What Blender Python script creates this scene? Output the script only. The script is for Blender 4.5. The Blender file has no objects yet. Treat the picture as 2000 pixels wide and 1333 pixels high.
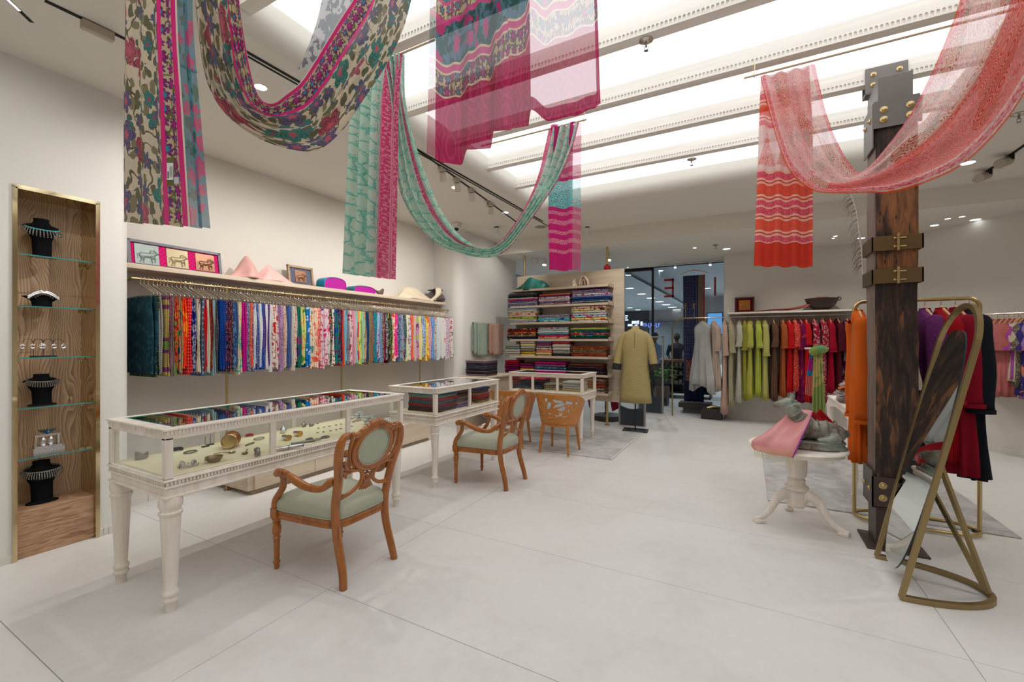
import bpy, bmesh, math, random
from mathutils import Vector, Matrix, noise as mnoise
R = random.Random(7)
PI = math.pi
sc = bpy.context.scene
COL = sc.collection
# ---------------------------------------------------------------- camera
TH = math.radians(28.5); H = 1.5; F = 850.0; CX, CY = 1000.0, 666.0
cam = bpy.data.objects.new('camera', bpy.data.cameras.new('camera'))
cam.data.sensor_width = 36; cam.data.lens = 36*F/2000; cam.data.clip_start = .02
cam.location = (0, 0, H); cam.rotation_euler = (PI/2, 0, TH)
COL.objects.link(cam); sc.camera = cam
FW = Vector((-math.sin(TH), math.cos(TH), 0)); RT = Vector((math.cos(TH), math.sin(TH), 0)); UP = Vector((0, 0, 1))
# ---------------------------------------------------------------- world + light + exposure
w = bpy.data.worlds.new('world'); sc.world = w; w.use_nodes = True
w.node_tree.nodes['Background'].inputs[0].default_value = (.55, .62, .72, 1)
w.node_tree.nodes['Background'].inputs[1].default_value = .35
sc.view_settings.view_transform = 'Standard'; sc.view_settings.look = 'None'
sc.view_settings.exposure = .07; sc.view_settings.gamma = 1; sc.view_settings.use_curve_mapping = False
SKY_E = 1.8      # stretched light ceiling of the skylight
def area(name, loc, size, e, col=(1, .97, .92), rot=(0, 0, 0), sy=None):
    l = bpy.data.lights.new(name, 'AREA'); l.energy = e; l.size = size; l.color = col
    if sy: l.shape = 'RECTANGLE'; l.size_y = sy
    o = bpy.data.objects.new(name, l); o.location = loc; o.rotation_euler = rot; COL.objects.link(o); return o
# bare spots added to lift the brightness of shop and mall, without fixtures
def spot(loc, e, ang=100, col=(1, .965, .92), rot=(0, 0, 0), r=.008, blend=.8):
    l = bpy.data.lights.new('fill_spot', 'SPOT'); l.energy = e; l.spot_size = math.radians(ang); l.spot_blend = blend
    l.color = col; l.shadow_soft_size = r
    o = bpy.data.objects.new('fill_spot', l); o.location = loc; o.rotation_euler = rot; COL.objects.link(o); return o
# ---------------------------------------------------------------- picture -> place helpers
def ray(px, py): return FW + RT*((px-CX)/F) + UP*((CY-py)/F)
C0 = Vector((0, 0, H))
def onz(px, py, z=0): d = ray(px, py); return C0 + d*((z-H)/d.z)
def ony(px, py, Y): d = ray(px, py); return C0 + d*(Y/d.y)
def onx(px, py, X): d = ray(px, py); return C0 + d*(X/d.x)
# ---------------------------------------------------------------- mesh builder
class MB:
    def __init__(s): s.v = []; s.f = []; s.uv = {}; s.mi = []; s.M = None; s.cur = 0
    def add(s, vs, fs, uvs=None):
        b = len(s.v)
        for p in vs: s.v.append(tuple(s.M @ Vector(p)) if s.M is not None else tuple(p))
        for i, f in enumerate(fs):
            if uvs: s.uv[len(s.f)] = uvs[i]
            s.f.append(tuple(b+k for k in f)); s.mi.append(s.cur)
        return s
    def box(s, a, b, c=0.0):
        x0, y0, z0 = [min(a[i], b[i]) for i in range(3)]; x1, y1, z1 = [max(a[i], b[i]) for i in range(3)]
        if c:
            # chamfered box
            vs = []; 
            for sx, sy, sz in [(i, j, k) for i in (0, 1) for j in (0, 1) for k in (0, 1)]:
                X = (x0, x1)[sx]; Y = (y0, y1)[sy]; Z = (z0, z1)[sz]
                dx = c*(1-2*sx); dy = c*(1-2*sy); dz = c*(1-2*sz)
                vs += [(X, Y+dy, Z+dz), (X+dx, Y, Z+dz), (X+dx, Y+dy, Z)]
            def I(i, j, k, a): return (i*4+j*2+k)*3+a
            fs = []
            for i in (0, 1): fs.append([I(i, 0, 0, 0), I(i, 1, 0, 0), I(i, 1, 1, 0), I(i, 0, 1, 0)][::(1 if i else -1)])
            for j in (0, 1): fs.append([I(0, j, 0, 1), I(1, j, 0, 1), I(1, j, 1, 1), I(0, j, 1, 1)][::(-1 if j else 1)])
            for k in (0, 1): fs.append([I(0, 0, k, 2), I(1, 0, k, 2), I(1, 1, k, 2), I(0, 1, k, 2)][::(1 if k else -1)])
            for j in (0, 1):
                for k in (0, 1): fs.append([I(0, j, k, 1), I(0, j, k, 2), I(1, j, k, 2), I(1, j, k, 1)])
            for i in (0, 1):
                for k in (0, 1): fs.append([I(i, 0, k, 0), I(i, 0, k, 2), I(i, 1, k, 2), I(i, 1, k, 0)])
                for j in (0, 1): fs.append([I(i, j, 0, 0), I(i, j, 0, 1), I(i, j, 1, 1), I(i, j, 1, 0)])
            for i in (0, 1):
                for j in (0, 1):
                    for k in (0, 1): fs.append([I(i, j, k, 0), I(i, j, k, 1), I(i, j, k, 2)])
            return s.add(vs, fs)
        vs = [(x0, y0, z0), (x1, y0, z0), (x1, y1, z0), (x0, y1, z0), (x0, y0, z1), (x1, y0, z1), (x1, y1, z1), (x0, y1, z1)]
        return s.add(vs, [(0, 3, 2, 1), (4, 5, 6, 7), (0, 1, 5, 4), (1, 2, 6, 5), (2, 3, 7, 6), (3, 0, 4, 7)])
    def cyl(s, p, q, r, r2=None, n=12, cap=True):
        return s.tube([p, q], [r, r if r2 is None else r2], n, cap)
    def tube(s, pts, r, n=8, cap=True, asp=1.0, closed=False, up=None, sq=False):
        pts = [Vector(p) for p in pts]; m = len(pts)
        rs = r if isinstance(r, (list, tuple)) else [r]*m
        vs = []; fs = []
        prev = None
        for i, p in enumerate(pts):
            if closed: t = pts[(i+1) % m]-pts[i-1]
            else: t = pts[min(i+1, m-1)]-pts[max(i-1, 0)]
            if t.length < 1e-9: t = Vector((0, 0, 1))
            t.normalize()
            if up is not None: a = Vector(up).cross(t)
            elif prev is None: a = t.cross(Vector((0, 0, 1)) if abs(t.z) < .95 else Vector((0, 1, 0)))
            else: a = prev - t*prev.dot(t)
            if a.length < 1e-6: a = t.orthogonal()
            a.normalize(); prev = a; b = t.cross(a)
            for k in range(n):
                an = 2*PI*k/n + (PI/4 if sq else 0)
                vs.append(p + a*(rs[i]*math.cos(an)*asp) + b*(rs[i]*math.sin(an)))
        for i in range(m if closed else m-1):
            j = (i+1) % m
            for k in range(n): fs.append((i*n+k, i*n+(k+1) % n, j*n+(k+1) % n, j*n+k))
        if cap and not closed:
            fs.append(tuple(range(n))[::-1]); fs.append(tuple((m-1)*n+k for k in range(n)))
        return s.add(vs, fs)
    def lathe(s, prof, c=(0, 0, 0), n=20, sx=1, sy=1):
        vs = []; fs = []
        for r, z in prof:
            for k in range(n): vs.append((c[0]+sx*r*math.cos(2*PI*k/n), c[1]+sy*r*math.sin(2*PI*k/n), c[2]+z))
        m = len(prof)
        for i in range(m-1):
            for k in range(n): fs.append((i*n+k, i*n+(k+1) % n, (i+1)*n+(k+1) % n, (i+1)*n+k))
        if prof[0][0] > 1e-4: fs.append(tuple(range(n))[::-1])
        if prof[-1][0] > 1e-4: fs.append(tuple((m-1)*n+k for k in range(n)))
        return s.add(vs, fs)
    def ball(s, c, r, n=10, m=7):
        r = (r, r, r) if not isinstance(r, (tuple, list)) else r
        vs = []; fs = []
        for i in range(m+1):
            a = PI*i/m
            for k in range(n): vs.append((c[0]+r[0]*math.sin(a)*math.cos(2*PI*k/n), c[1]+r[1]*math.sin(a)*math.sin(2*PI*k/n), c[2]+r[2]*math.cos(a)))
        for i in range(m):
            for k in range(n): fs.append((i*n+k, (i+1)*n+k, (i+1)*n+(k+1) % n, i*n+(k+1) % n))
        return s.add(vs, fs)
    def prism(s, poly, z0, z1):
        n = len(poly); vs = [(x, y, z0) for x, y in poly]+[(x, y, z1) for x, y in poly]
        return s.add(vs, [tuple(range(n))[::-1], tuple(range(n, 2*n))]+[(i, (i+1) % n, n+(i+1) % n, n+i) for i in range(n)])
    def wall(s, pts, z0, z1, th=.12):
        # vertical wall along a polyline, thickness to its left
        P = [Vector((p[0], p[1])) for p in pts]; n = len(P); off = []
        for i in range(n):
            t = (P[min(i+1, n-1)]-P[max(i-1, 0)]).normalized(); off.append(P[i]+Vector((-t.y, t.x))*th)
        vs = [(p.x, p.y, z) for z in (z0, z1) for p in P]+[(p.x, p.y, z) for z in (z0, z1) for p in off]
        fs = []
        for i in range(n-1):
            fs += [(i, i+1, n+i+1, n+i), (2*n+i+1, 2*n+i, 3*n+i, 3*n+i+1), (n+i, n+i+1, 3*n+i+1, 3*n+i), (i+1, i, 2*n+i, 2*n+i+1)]
        fs += [(0, n, 3*n, 2*n), (n-1, 3*n-1, 4*n-1, 2*n-1)]
        return s.add(vs, fs)
    def grid(s, fn, nu, nv, uvf=None, skip=None):
        vs = [fn(i/nu, j/nv) for j in range(nv+1) for i in range(nu+1)]
        fs = []; uvs = []
        for j in range(nv):
            for i in range(nu):
                if skip and skip((i+.5)/nu, (j+.5)/nv): continue
                fs.append((j*(nu+1)+i, j*(nu+1)+i+1, (j+1)*(nu+1)+i+1, (j+1)*(nu+1)+i))
                if uvf: uvs.append([uvf(i/nu, j/nv), uvf((i+1)/nu, j/nv), uvf((i+1)/nu, (j+1)/nv), uvf(i/nu, (j+1)/nv)])
        return s.add(vs, fs, uvs if uvf else None)
    def mesh(s, name, mats, smooth=True):
        me = bpy.data.meshes.new(name); me.from_pydata(s.v, [], s.f)
        for m in (mats if isinstance(mats, (list, tuple)) else [mats]): me.materials.append(m)
        if any(s.mi): me.polygons.foreach_set('material_index', s.mi)
        if s.uv:
            l = me.uv_layers.new(name='uv')
            for p in me.polygons:
                u = s.uv.get(p.index)
                if u:
                    for k, li in enumerate(p.loop_indices): l.data[li].uv = u[k]
        if smooth:
            me.polygons.foreach_set('use_smooth', [True]*len(me.polygons))
        me.update(); return me
    def obj(s, name, mats, parent=None, smooth=False, auto=40, fix=True):
        me = s.mesh(name, mats, smooth)
        if fix:
            bm = bmesh.new(); bm.from_mesh(me)
            bmesh.ops.remove_doubles(bm, verts=bm.verts, dist=1e-5)
            bmesh.ops.recalc_face_normals(bm, faces=bm.faces)
            if smooth and auto:
                for e in bm.edges:
                    if len(e.link_faces) == 2 and e.calc_face_angle(0) > math.radians(auto): e.smooth = False
            bm.to_mesh(me); bm.free()
        o = bpy.data.objects.new(name, me); COL.objects.link(o)
        if parent is not None: o.parent = parent
        return o
def thing(name, label, cat, loc=(0, 0, 0), rz=0, group=None, rot=None, s=1):
    o = bpy.data.objects.new(name, None); COL.objects.link(o)
    o.location = loc; o.rotation_euler = rot or (0, 0, rz); o.empty_display_size = .1; o.scale = (s, s, s)
    return tag(o, label, cat, group)
def tag(o, label, cat, group=None):
    o['label'] = label; o['category'] = cat
    if group: o['group'] = group
    return o
def struct(o): o['kind'] = 'structure'; return o
def dup(o, parent=None, **k):
    c = o.copy(); COL.objects.link(c)
    if parent is not None: c.parent = parent
    for ch in list(o.children): dup(ch, c)
    for kk, vv in k.items():
        if kk in ('label', 'group', 'category'): c[kk] = vv
        else: setattr(c, kk, vv)
    return c
def mod(o, kind, **k):
    m = o.modifiers.new(kind.lower(), kind)
    for a, b in k.items(): setattr(m, a, b)
    return o
def bake(o):
    dg = bpy.context.evaluated_depsgraph_get(); dg.update()
    me = bpy.data.meshes.new_from_object(o.evaluated_get(dg)); o.modifiers.clear(); o.data = me; return o
def blob(mb, name, mats, parent=None, vox=.01, smooth=3, zmat=None):
    """closed primitives fused into one smooth continuous skin"""
    o = mb.obj(name, mats, None, True, 0)
    mod(o, 'REMESH', mode='VOXEL', voxel_size=vox, use_smooth_shade=True)
    if smooth: mod(o, 'SMOOTH', iterations=smooth, factor=.5)
    bake(o)
    if parent is not None: o.parent = parent
    if not o.data.materials:
        for m in (mats if isinstance(mats, (list, tuple)) else [mats]): o.data.materials.append(m)
    if zmat:
        for p in o.data.polygons: p.material_index = zmat(p.center)
    for p in o.data.polygons: p.use_smooth = True
    return o
def crom(P, t):
    n = len(P)-1; x = min(max(t, 0), 1)*n; i = min(int(x), n-1); f = x-i
    p0 = P[max(i-1, 0)]; p1 = P[i]; p2 = P[i+1]; p3 = P[min(i+2, n)]
    return tuple(.5*((2*b)+(-a+c)*f+(2*a-5*b+4*c-d)*f*f+(-a+3*b-3*c+d)*f**3) for a, b, c, d in zip(p0, p1, p2, p3))
def path(P, n): return [crom(P, i/n) for i in range(n+1)]
# ---------------------------------------------------------------- shader helpers
def lin(c):
    return tuple(((x/255)/12.92 if x/255 <= .04045 else (((x/255)+.055)/1.055)**2.4) for x in c)
class NT:
    def __init__(s, name):
        s.mat = bpy.data.materials.new(name); s.mat.use_nodes = True; s.t = s.mat.node_tree; s.t.nodes.clear()
        s.out = s.t.nodes.new('ShaderNodeOutputMaterial')
    def n(s, ty, **k):
        x = s.t.nodes.new('ShaderNode'+ty)
        for a, b in k.items(): setattr(x, a, b)
        return x
    def put(s, sock, v):
        if isinstance(v, bpy.types.NodeSocket): s.t.links.new(v, sock)
        elif v is not None:
            if sock.type == 'RGBA' and len(v) == 3: v = tuple(v)+(1,)
            sock.default_value = v
    def m(s, op, a, b=None, c=None):
        x = s.n('Math', operation=op); s.put(x.inputs[0], a); s.put(x.inputs[1], b); s.put(x.inputs[2], c); return x.outputs[0]
    def vm(s, op, a, b=None, o=0, sc_=None):
        x = s.n('VectorMath', operation=op); s.put(x.inputs[0], a)
        if b is not None: s.put(x.inputs[1], b)
        if sc_ is not None: s.put(x.inputs['Scale'], sc_)
        return x.outputs[o]
    def mix(s, f, a, b):
        x = s.n('Mix', data_type='RGBA'); s.put(x.inputs[0], f); s.put(x.inputs[6], a); s.put(x.inputs[7], b); return x.outputs[2]
    def lt(s, a, b): return s.m('LESS_THAN', a, b)
    def gt(s, a, b): return s.m('GREATER_THAN', a, b)
    def band(s, x, a, b): return s.m('MULTIPLY', s.gt(x, a), s.lt(x, b))
    def noise(s, v, scale, det=2, o='Fac', dist=0, rough=.5):
        x = s.n('TexNoise'); s.put(x.inputs['Vector'], v); x.inputs['Scale'].default_value = scale
        x.inputs['Detail'].default_value = det; x.inputs['Distortion'].default_value = dist; x.inputs['Roughness'].default_value = rough
        return x.outputs[o]
    def vor(s, v, scale, rnd=1, feat='F1'):
        x = s.n('TexVoronoi', feature=feat); s.put(x.inputs['Vector'], v); x.inputs['Scale'].default_value = scale
        x.inputs['Randomness'].default_value = rnd; return x
    def ramp(s, f, stops, interp='LINEAR'):
        x = s.n('ValToRGB'); s.put(x.inputs[0], f); cr = x.color_ramp; cr.interpolation = interp
        while len(cr.elements) < len(stops): cr.elements.new(.5)
        for e, (p, c) in zip(cr.elements, stops): e.position = p; e.color = tuple(c)+(1,)
        return x.outputs[0]
    def coord(s, kind='Object'): return s.n('TexCoord').outputs[kind]
    def xyz(s, v): x = s.n('SeparateXYZ'); s.put(x.inputs[0], v); return x.outputs
    def comb(s, a, b, c=0.0): x = s.n('CombineXYZ'); s.put(x.inputs[0], a); s.put(x.inputs[1], b); s.put(x.inputs[2], c); return x.outputs[0]
    def rnd(s): return s.n('ObjectInfo').outputs['Random']
    def bump(s, h, st=.3, d=.01): x = s.n('Bump'); s.put(x.inputs['Height'], h); x.inputs['Strength'].default_value = st; x.inputs['Distance'].default_value = d; return x.outputs[0]
    def pr(s, col, rough=.5, metal=0, nrm=None, sheen=0, coat=0, spec=.5, emit=None, es=0):
        x = s.n('BsdfPrincipled'); s.put(x.inputs['Base Color'], col); s.put(x.inputs['Roughness'], rough); x.inputs['Metallic'].default_value = metal
        x.inputs['Specular IOR Level'].default_value = spec
        if nrm is not None: s.put(x.inputs['Normal'], nrm)
        if sheen: x.inputs['Sheen Weight'].default_value = sheen
        if coat: x.inputs['Coat Weight'].default_value = coat
        if emit: s.put(x.inputs['Emission Color'], emit); x.inputs['Emission Strength'].default_value = es
        return x.outputs[0]
    def done(s, sh): s.t.links.new(sh, s.out.inputs[0]); return s.mat
    def shmix(s, f, a, b): x = s.n('MixShader'); s.put(x.inputs[0], f); s.t.links.new(a, x.inputs[1]); s.t.links.new(b, x.inputs[2]); return x.outputs[0]
    def cloth(s, col, transl=.35, transp=.1, rough=.85, nrm=None, spec=.2, metal=0):
        a = s.pr(col, rough, metal, nrm, .0, 0, spec)
        t = s.n('BsdfTranslucent'); s.put(t.inputs[0], col)
        r = s.shmix(transl, a, t.outputs[0])
        if not (isinstance(transp, float) and transp == 0) and transp != 0:
            tr = s.n('BsdfTransparent'); s.put(tr.inputs[0], (1, 1, 1)); r = s.shmix(transp, r, tr.outputs[0])
        return s.done(r)
    def flower(s, v, scale, rnd=.6, k=2.5, size=.42, seed=0.0):
        """returns mask, centre mask, random colour value of flower-like blossoms"""
        vs = s.vm('ADD', v, (seed, seed*.7, 0)); vo = s.vor(vs, scale, rnd)
        vec = s.vm('SUBTRACT', vs, vo.outputs['Position']); e = s.xyz(vec)
        r = s.m('MULTIPLY', s.vm('LENGTH', s.comb(e[0], e[1], 0), o=1), scale)
        rc = s.xyz(vo.outputs['Color'])
        an = s.m('ADD', s.m('ARCTAN2', e[1], e[0]), s.m('MULTIPLY', rc[1], 6.0))
        pet = s.m('ABSOLUTE', s.m('COSINE', s.m('MULTIPLY', an, k)))
        Rr = s.m('MULTIPLY', s.m('ADD', .55, s.m('MULTIPLY', pet, .45)), s.m('MULTIPLY', s.m('ADD', .6, s.m('MULTIPLY', rc[2], .4)), size))
        ratio = s.m('DIVIDE', r, Rr)
        return s.lt(r, Rr), ratio, rc[0]
def simple(name, rgb, rough=.5, metal=0, var=.06, sc_=8, bump=0, coat=0, spec=.5, raw=False):
    c = rgb if raw else lin(rgb); t = NT(name); v = t.coord('Object')
    nz = t.noise(v, sc_, 3)
    col = t.mix(nz, tuple(x*(1-var) for x in c), tuple(min(1, x*(1+var)) for x in c))
    nr = t.bump(t.noise(v, sc_*12, 2), bump, .002) if bump else None
    return t.done(t.pr(col, rough, metal, nr, 0, coat, spec))
def wood(name, a, b, axis=0, scale=14, rough=.4, coat=0, bump=.15, stretch=.07, dist=1.5, spec=.5):
    t = NT(name); v = t.coord('Object'); e = t.xyz(v)
    k = [1.0, 1.0, 1.0]; k[axis] = stretch
    vv = t.comb(t.m('MULTIPLY', e[0], k[0]), t.m('MULTIPLY', e[1], k[1]), t.m('MULTIPLY', e[2], k[2]))
    n1 = t.noise(vv, scale, 4, dist=dist); n2 = t.noise(vv, scale*7, 2)
    f = t.m('ADD', t.m('MULTIPLY', n1, .75), t.m('MULTIPLY', n2, .25))
    col = t.ramp(f, [(.3, lin(b)), (.52, lin(a)), (.75, tuple(min(1, x*1.12) for x in lin(a)))])
    return t.done(t.pr(col, rough, 0, t.bump(f, bump, .003), 0, coat, spec))
def metal(name, rgb, rough=.25, bump=0):
    t = NT(name); v = t.coord('Object'); nz = t.noise(v, 25, 3)
    r = t.m('ADD', rough-.05, t.m('MULTIPLY', nz, .12))
    return t.done(t.pr(lin(rgb), r, 1, t.bump(t.noise(v, 120, 2), bump, .004) if bump else None))
def glass(name, tint=(.93, .97, .96), refl=.1):
    t = NT(name); fr = t.n('Fresnel'); fr.inputs[0].default_value = 1.5
    a = t.n('BsdfTransparent'); t.put(a.inputs[0], tint); g = t.n('BsdfGlossy'); g.inputs['Roughness'].default_value = .01; t.put(g.inputs[0], (1, 1, 1))
    f = t.m('MULTIPLY', t.m('MULTIPLY', fr.outputs[0], refl*10), t.m('SUBTRACT', 1.0, t.n('NewGeometry').outputs['Backfacing']))
    return t.done(t.shmix(f, a.outputs[0], g.outputs[0]))
def emis(name, rgb, st):
    t = NT(name); e = t.n('Emission'); t.put(e.inputs[0], rgb); e.inputs[1].default_value = st; return t.done(e.outputs[0])
_pm = {}
def fabric(kind, a, b=None, c=None, sc_=30, transp=0.0, shine=0.0):
    """printed cloth for small goods; a/b/c are sRGB triples"""
    key = (kind, a, b, c, sc_, transp, shine)
    if key in _pm: return _pm[key]
    b = b or tuple(min(255, int(x*1.35+18)) for x in a); c = c or b
    A, B, C = lin(a), lin(b), lin(c)
    t = NT('fabric_%s_%02x%02x%02x' % (kind, *a)); v0 = t.coord('Object'); rn = t.m('MULTIPLY', t.rnd(), 7.0)
    v = t.vm('ADD', v0, t.comb(rn, rn, rn)); e = t.xyz(v)
    shade = t.noise(v, 6, 2)
    col = t.mix(shade, tuple(x*.85 for x in A), tuple(min(1, x*1.15) for x in A))
    if kind == 'floral':
        f, rt, rc = t.flower(t.comb(t.m('ADD', e[0], e[1]), e[2]), sc_, .8, 2.5, .55)
        col = t.mix(t.lt(t.m('ABSOLUTE', t.m('SUBTRACT', t.noise(v, sc_*.8, 1), .5)), .02), col, C)
        col = t.mix(f, col, t.mix(t.gt(rc, .5), B, C)); col = t.mix(t.m('MULTIPLY', f, t.lt(rt, .3)), col, A)
    elif kind == 'dots':
        vo = t.vor(t.comb(t.m('ADD', e[0], e[1]), e[2]), sc_*1.6, .05); col = t.mix(t.lt(vo.outputs['Distance'], .2), col, B)
    elif kind == 'specks':
        col = t.mix(t.gt(t.noise(v, sc_*4, 2), .54), col, B); col = t.mix(t.gt(t.noise(v, sc_*1.1, 2), .62), col, C)
    elif kind == 'check':
        ch = t.n('TexChecker'); t.put(ch.inputs[0], t.comb(t.m('ADD', e[0], e[1]), e[2])); ch.inputs[3].default_value = sc_*3; col = t.mix(ch.outputs[1], col, B)
    elif kind == 'stripes':
        col = t.mix(t.gt(t.m('SINE', t.m('MULTIPLY', e[2], sc_*9.0)), .1), col, B)
    elif kind == 'bands':
        n = t.noise(t.comb(0.0, 0.0, e[2]), sc_*.35, 1); col = t.ramp(n, [(0, A), (.45, B), (.55, A), (.62, C)], 'CONSTANT')
    elif kind == 'blot':
        n = t.noise(v, sc_*.6, 3); col = t.ramp(n, [(.0, B), (.4, A), (.56, C), (.62, A)], 'CONSTANT')
    nr = t.bump(t.noise(v, 300, 1), .15, .001)
    m = t.cloth(col, .12 if not transp else .3, transp, .85 if not shine else .38, nr, .2 if not shine else .6)
    _pm[key] = m; return m
# ================================================================ materials
def plaster(name, rgb, var=.05):
    t = NT(name); v = t.coord('Object'); a = t.noise(v, 1.3, 4); b = t.noise(v, 45, 3)
    c = lin(rgb); col = t.mix(a, tuple(x*(1-var) for x in c), tuple(min(1, x*(1+var)) for x in c))
    return t.done(t.pr(col, .85, 0, t.bump(b, .12, .002), 0, 0, .2))
M = {}
M['wall'] = plaster('limewash_plaster', (223, 220, 214)); M['wall2'] = plaster('warm_plaster', (216, 211, 202), .06)
M['ceil'] = plaster('ceiling_plaster', (223, 218, 208), .03)
t = NT('micro_cement_slab'); v = t.coord('Object'); rn = t.rnd()
n1 = t.noise(v, 1.1, 5, dist=.6); n2 = t.noise(v, 14, 4)
f = t.m('ADD', t.m('MULTIPLY', n1, .7), t.m('MULTIPLY', n2, .3)); f = t.m('ADD', f, t.m('MULTIPLY', t.m('SUBTRACT', rn, .5), .08))
M['floor'] = t.done(t.pr(t.ramp(f, [(.25, lin((205, 202, 197))), (.5, lin((218, 216, 212))), (.8, lin((225, 223, 219)))]), t.m('ADD', .3, t.m('MULTIPLY', n2, .2)), 0, t.bump(n2, .03, .002), 0, 0, .4))
M['joint'] = simple('floor_joint', (150, 144, 135), .9)
M['cream'] = wood('cream_painted_wood', (238, 229, 217), (225, 212, 198), 2, 10, .5, 0, .08, .1)
M['creamx'] = wood('cream_painted_wood_long', (238, 229, 217), (225, 212, 198), 1, 10, .5, 0, .08, .1)
M['beam'] = wood('pale_beam_wood', (236, 231, 222), (224, 217, 204), 0, 8, .6, 0, .05, .05)
M['oak'] = wood('greyed_oak_veneer', (205, 188, 166), (186, 168, 146), 0, 9, .55, 0, .05, .05)
M['oaky'] = wood('greyed_oak_veneer_y', (205, 188, 166), (186, 168, 146), 1, 9, .55, 0, .05, .05)
t = NT('cathedral_grain_oak'); v = t.coord('Object'); e = t.xyz(v)
wv = t.vm('ADD', v, t.vm('SCALE', t.noise(t.comb(t.m('MULTIPLY', e[0], 1.0), e[1], t.m('MULTIPLY', e[2], .35)), 2.6, 3, 'Color'), sc_=.22))
ew = t.xyz(wv); g = t.m('FRACT', t.m('ADD', t.m('MULTIPLY', ew[1], 62.0), t.m('MULTIPLY', t.noise(t.comb(e[0], e[1], t.m('MULTIPLY', e[2], .3)), 4.5, 2), 15.0)))
g2 = t.noise(t.comb(e[0], t.m('MULTIPLY', e[1], 60.0), t.m('MULTIPLY', e[2], 3.0)), 2.5, 3)
f = t.m('ADD', t.m('MULTIPLY', g, .7), t.m('MULTIPLY', g2, .3))
M['grain'] = t.done(t.pr(t.ramp(f, [(.12, lin((132, 102, 78))), (.42, lin((172, 140, 110))), (.85, lin((200, 170, 138)))]), .5, 0, t.bump(f, .1, .002)))
t = NT('oak_drawer_front'); v = t.coord('Object'); e = t.xyz(v)
g = t.noise(t.comb(e[0], t.m('MULTIPLY', e[1], 1.0), t.m('MULTIPLY', e[2], 9.0)), 7, 5, dist=1.2)
M['grainh'] = t.done(t.pr(t.ramp(g, [(.3, lin((130, 96, 70))), (.5, lin((172, 134, 102))), (.7, lin((194, 160, 128)))]), .5))
M['brass'] = metal('brushed_brass', (196, 172, 122), .32); M['gold'] = metal('polished_champagne_metal', (214, 196, 156), .08)
M['agold'] = metal('antique_gold_tube', (160, 140, 100), .42); M['bronze'] = metal('aged_bronze_strap', (124, 104, 74), .45, .2)
M['steel'] = metal('steel_wire', (205, 198, 188), .25); M['nickel'] = metal('champagne_nickel', (212, 200, 180), .25)
M['iron'] = simple('dark_brown_painted_steel', (66, 52, 46), .45); M['grey'] = simple('grey_painted_steel', (118, 112, 108), .5)
M['black'] = simple('black_velvet', (16, 16, 20), .95, spec=.1); M['blackp'] = simple('black_powder_coat', (28, 30, 34), .5)
M['silver'] = metal('oxidised_silver', (150, 147, 142), .4, .6); M['silverb'] = metal('bright_silver', (215, 215, 218), .22, .3)
M['copper'] = metal('hammered_copper', (176, 108, 62), .3, .6); M['cbrass'] = metal('dull_brass_bowl', (150, 130, 95), .35)
M['teak'] = wood('polished_rosewood', (168, 98, 34), (122, 66, 22), 2, 16, .25, .3, .1, .12)
M['ply'] = wood('honey_bent_plywood', (194, 126, 54), (170, 104, 40), 0, 12, .35, .1, .05, .1)
M['hang'] = wood('beech_hanger', (214, 170, 118), (190, 144, 95), 1, 12, .4)
M['white'] = simple('white_enamel', (225, 222, 216), .5); M['velv'] = simple('cream_velvet', (238, 224, 190), .9)
M['glass'] = glass('clear_glass', (.975, .985, .98)); M['glasst'] = glass('green_edge_glass_top', (.9, .945, .935), .2); M['gedge'] = simple('green_glass_edge', (60, 140, 135), .15)
M['mirror'] = NT('mirror_silver'); M['mirror'] = M['mirror'].done(M['mirror'].pr((.74, .785, .765), .01, 1))
M['red'] = simple('red_enamel', (186, 22, 30), .4); M['dark'] = simple('black_slot', (20, 18, 16), .8)
t = NT('sage_slub_silk'); v = t.coord('Object'); e = t.xyz(v)
g = t.noise(t.comb(t.m('MULTIPLY', e[0], 60.0), t.m('MULTIPLY', e[1], 60.0), t.m('MULTIPLY', e[2], 6.0)), 3, 2)
M['sage'] = t.done(t.pr(t.mix(g, lin((164, 168, 148)), lin((188, 190, 170))), .75, 0, t.bump(g, .2, .002), .0, 0, .3))
# charred timber
t = NT('charred_timber'); v = t.coord('Object'); e = t.xyz(v)
vz = t.comb(e[0], e[1], t.m('MULTIPLY', e[2], .16)); a = t.noise(vz, 26, 5, dist=.8); b = t.noise(vz, 55, 3); c = t.noise(v, 2.2, 3)
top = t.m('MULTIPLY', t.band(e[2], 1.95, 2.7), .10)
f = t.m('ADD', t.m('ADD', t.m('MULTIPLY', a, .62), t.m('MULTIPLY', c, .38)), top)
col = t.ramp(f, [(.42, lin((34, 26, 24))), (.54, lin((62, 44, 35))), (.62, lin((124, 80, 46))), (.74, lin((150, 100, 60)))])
vo = t.vor(t.comb(e[0], e[1], t.m('MULTIPLY', e[2], .22)), 42, 1)
col = t.mix(t.lt(vo.outputs['Distance'], .17), col, (.008, .006, .006))
nail = t.vor(t.comb(e[0], e[1], t.m('MULTIPLY', e[2], .35)), 10, 1)
M['char'] = t.done(t.pr(col, .62, 0, t.bump(t.m('ADD', a, t.m('MULTIPLY', b, .6)), .7, .02), 0, 0, .4))
M['charside'] = wood('weathered_timber_side', (122, 104, 92), (92, 74, 64), 2, 18, .7, 0, .4, .06)
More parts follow.
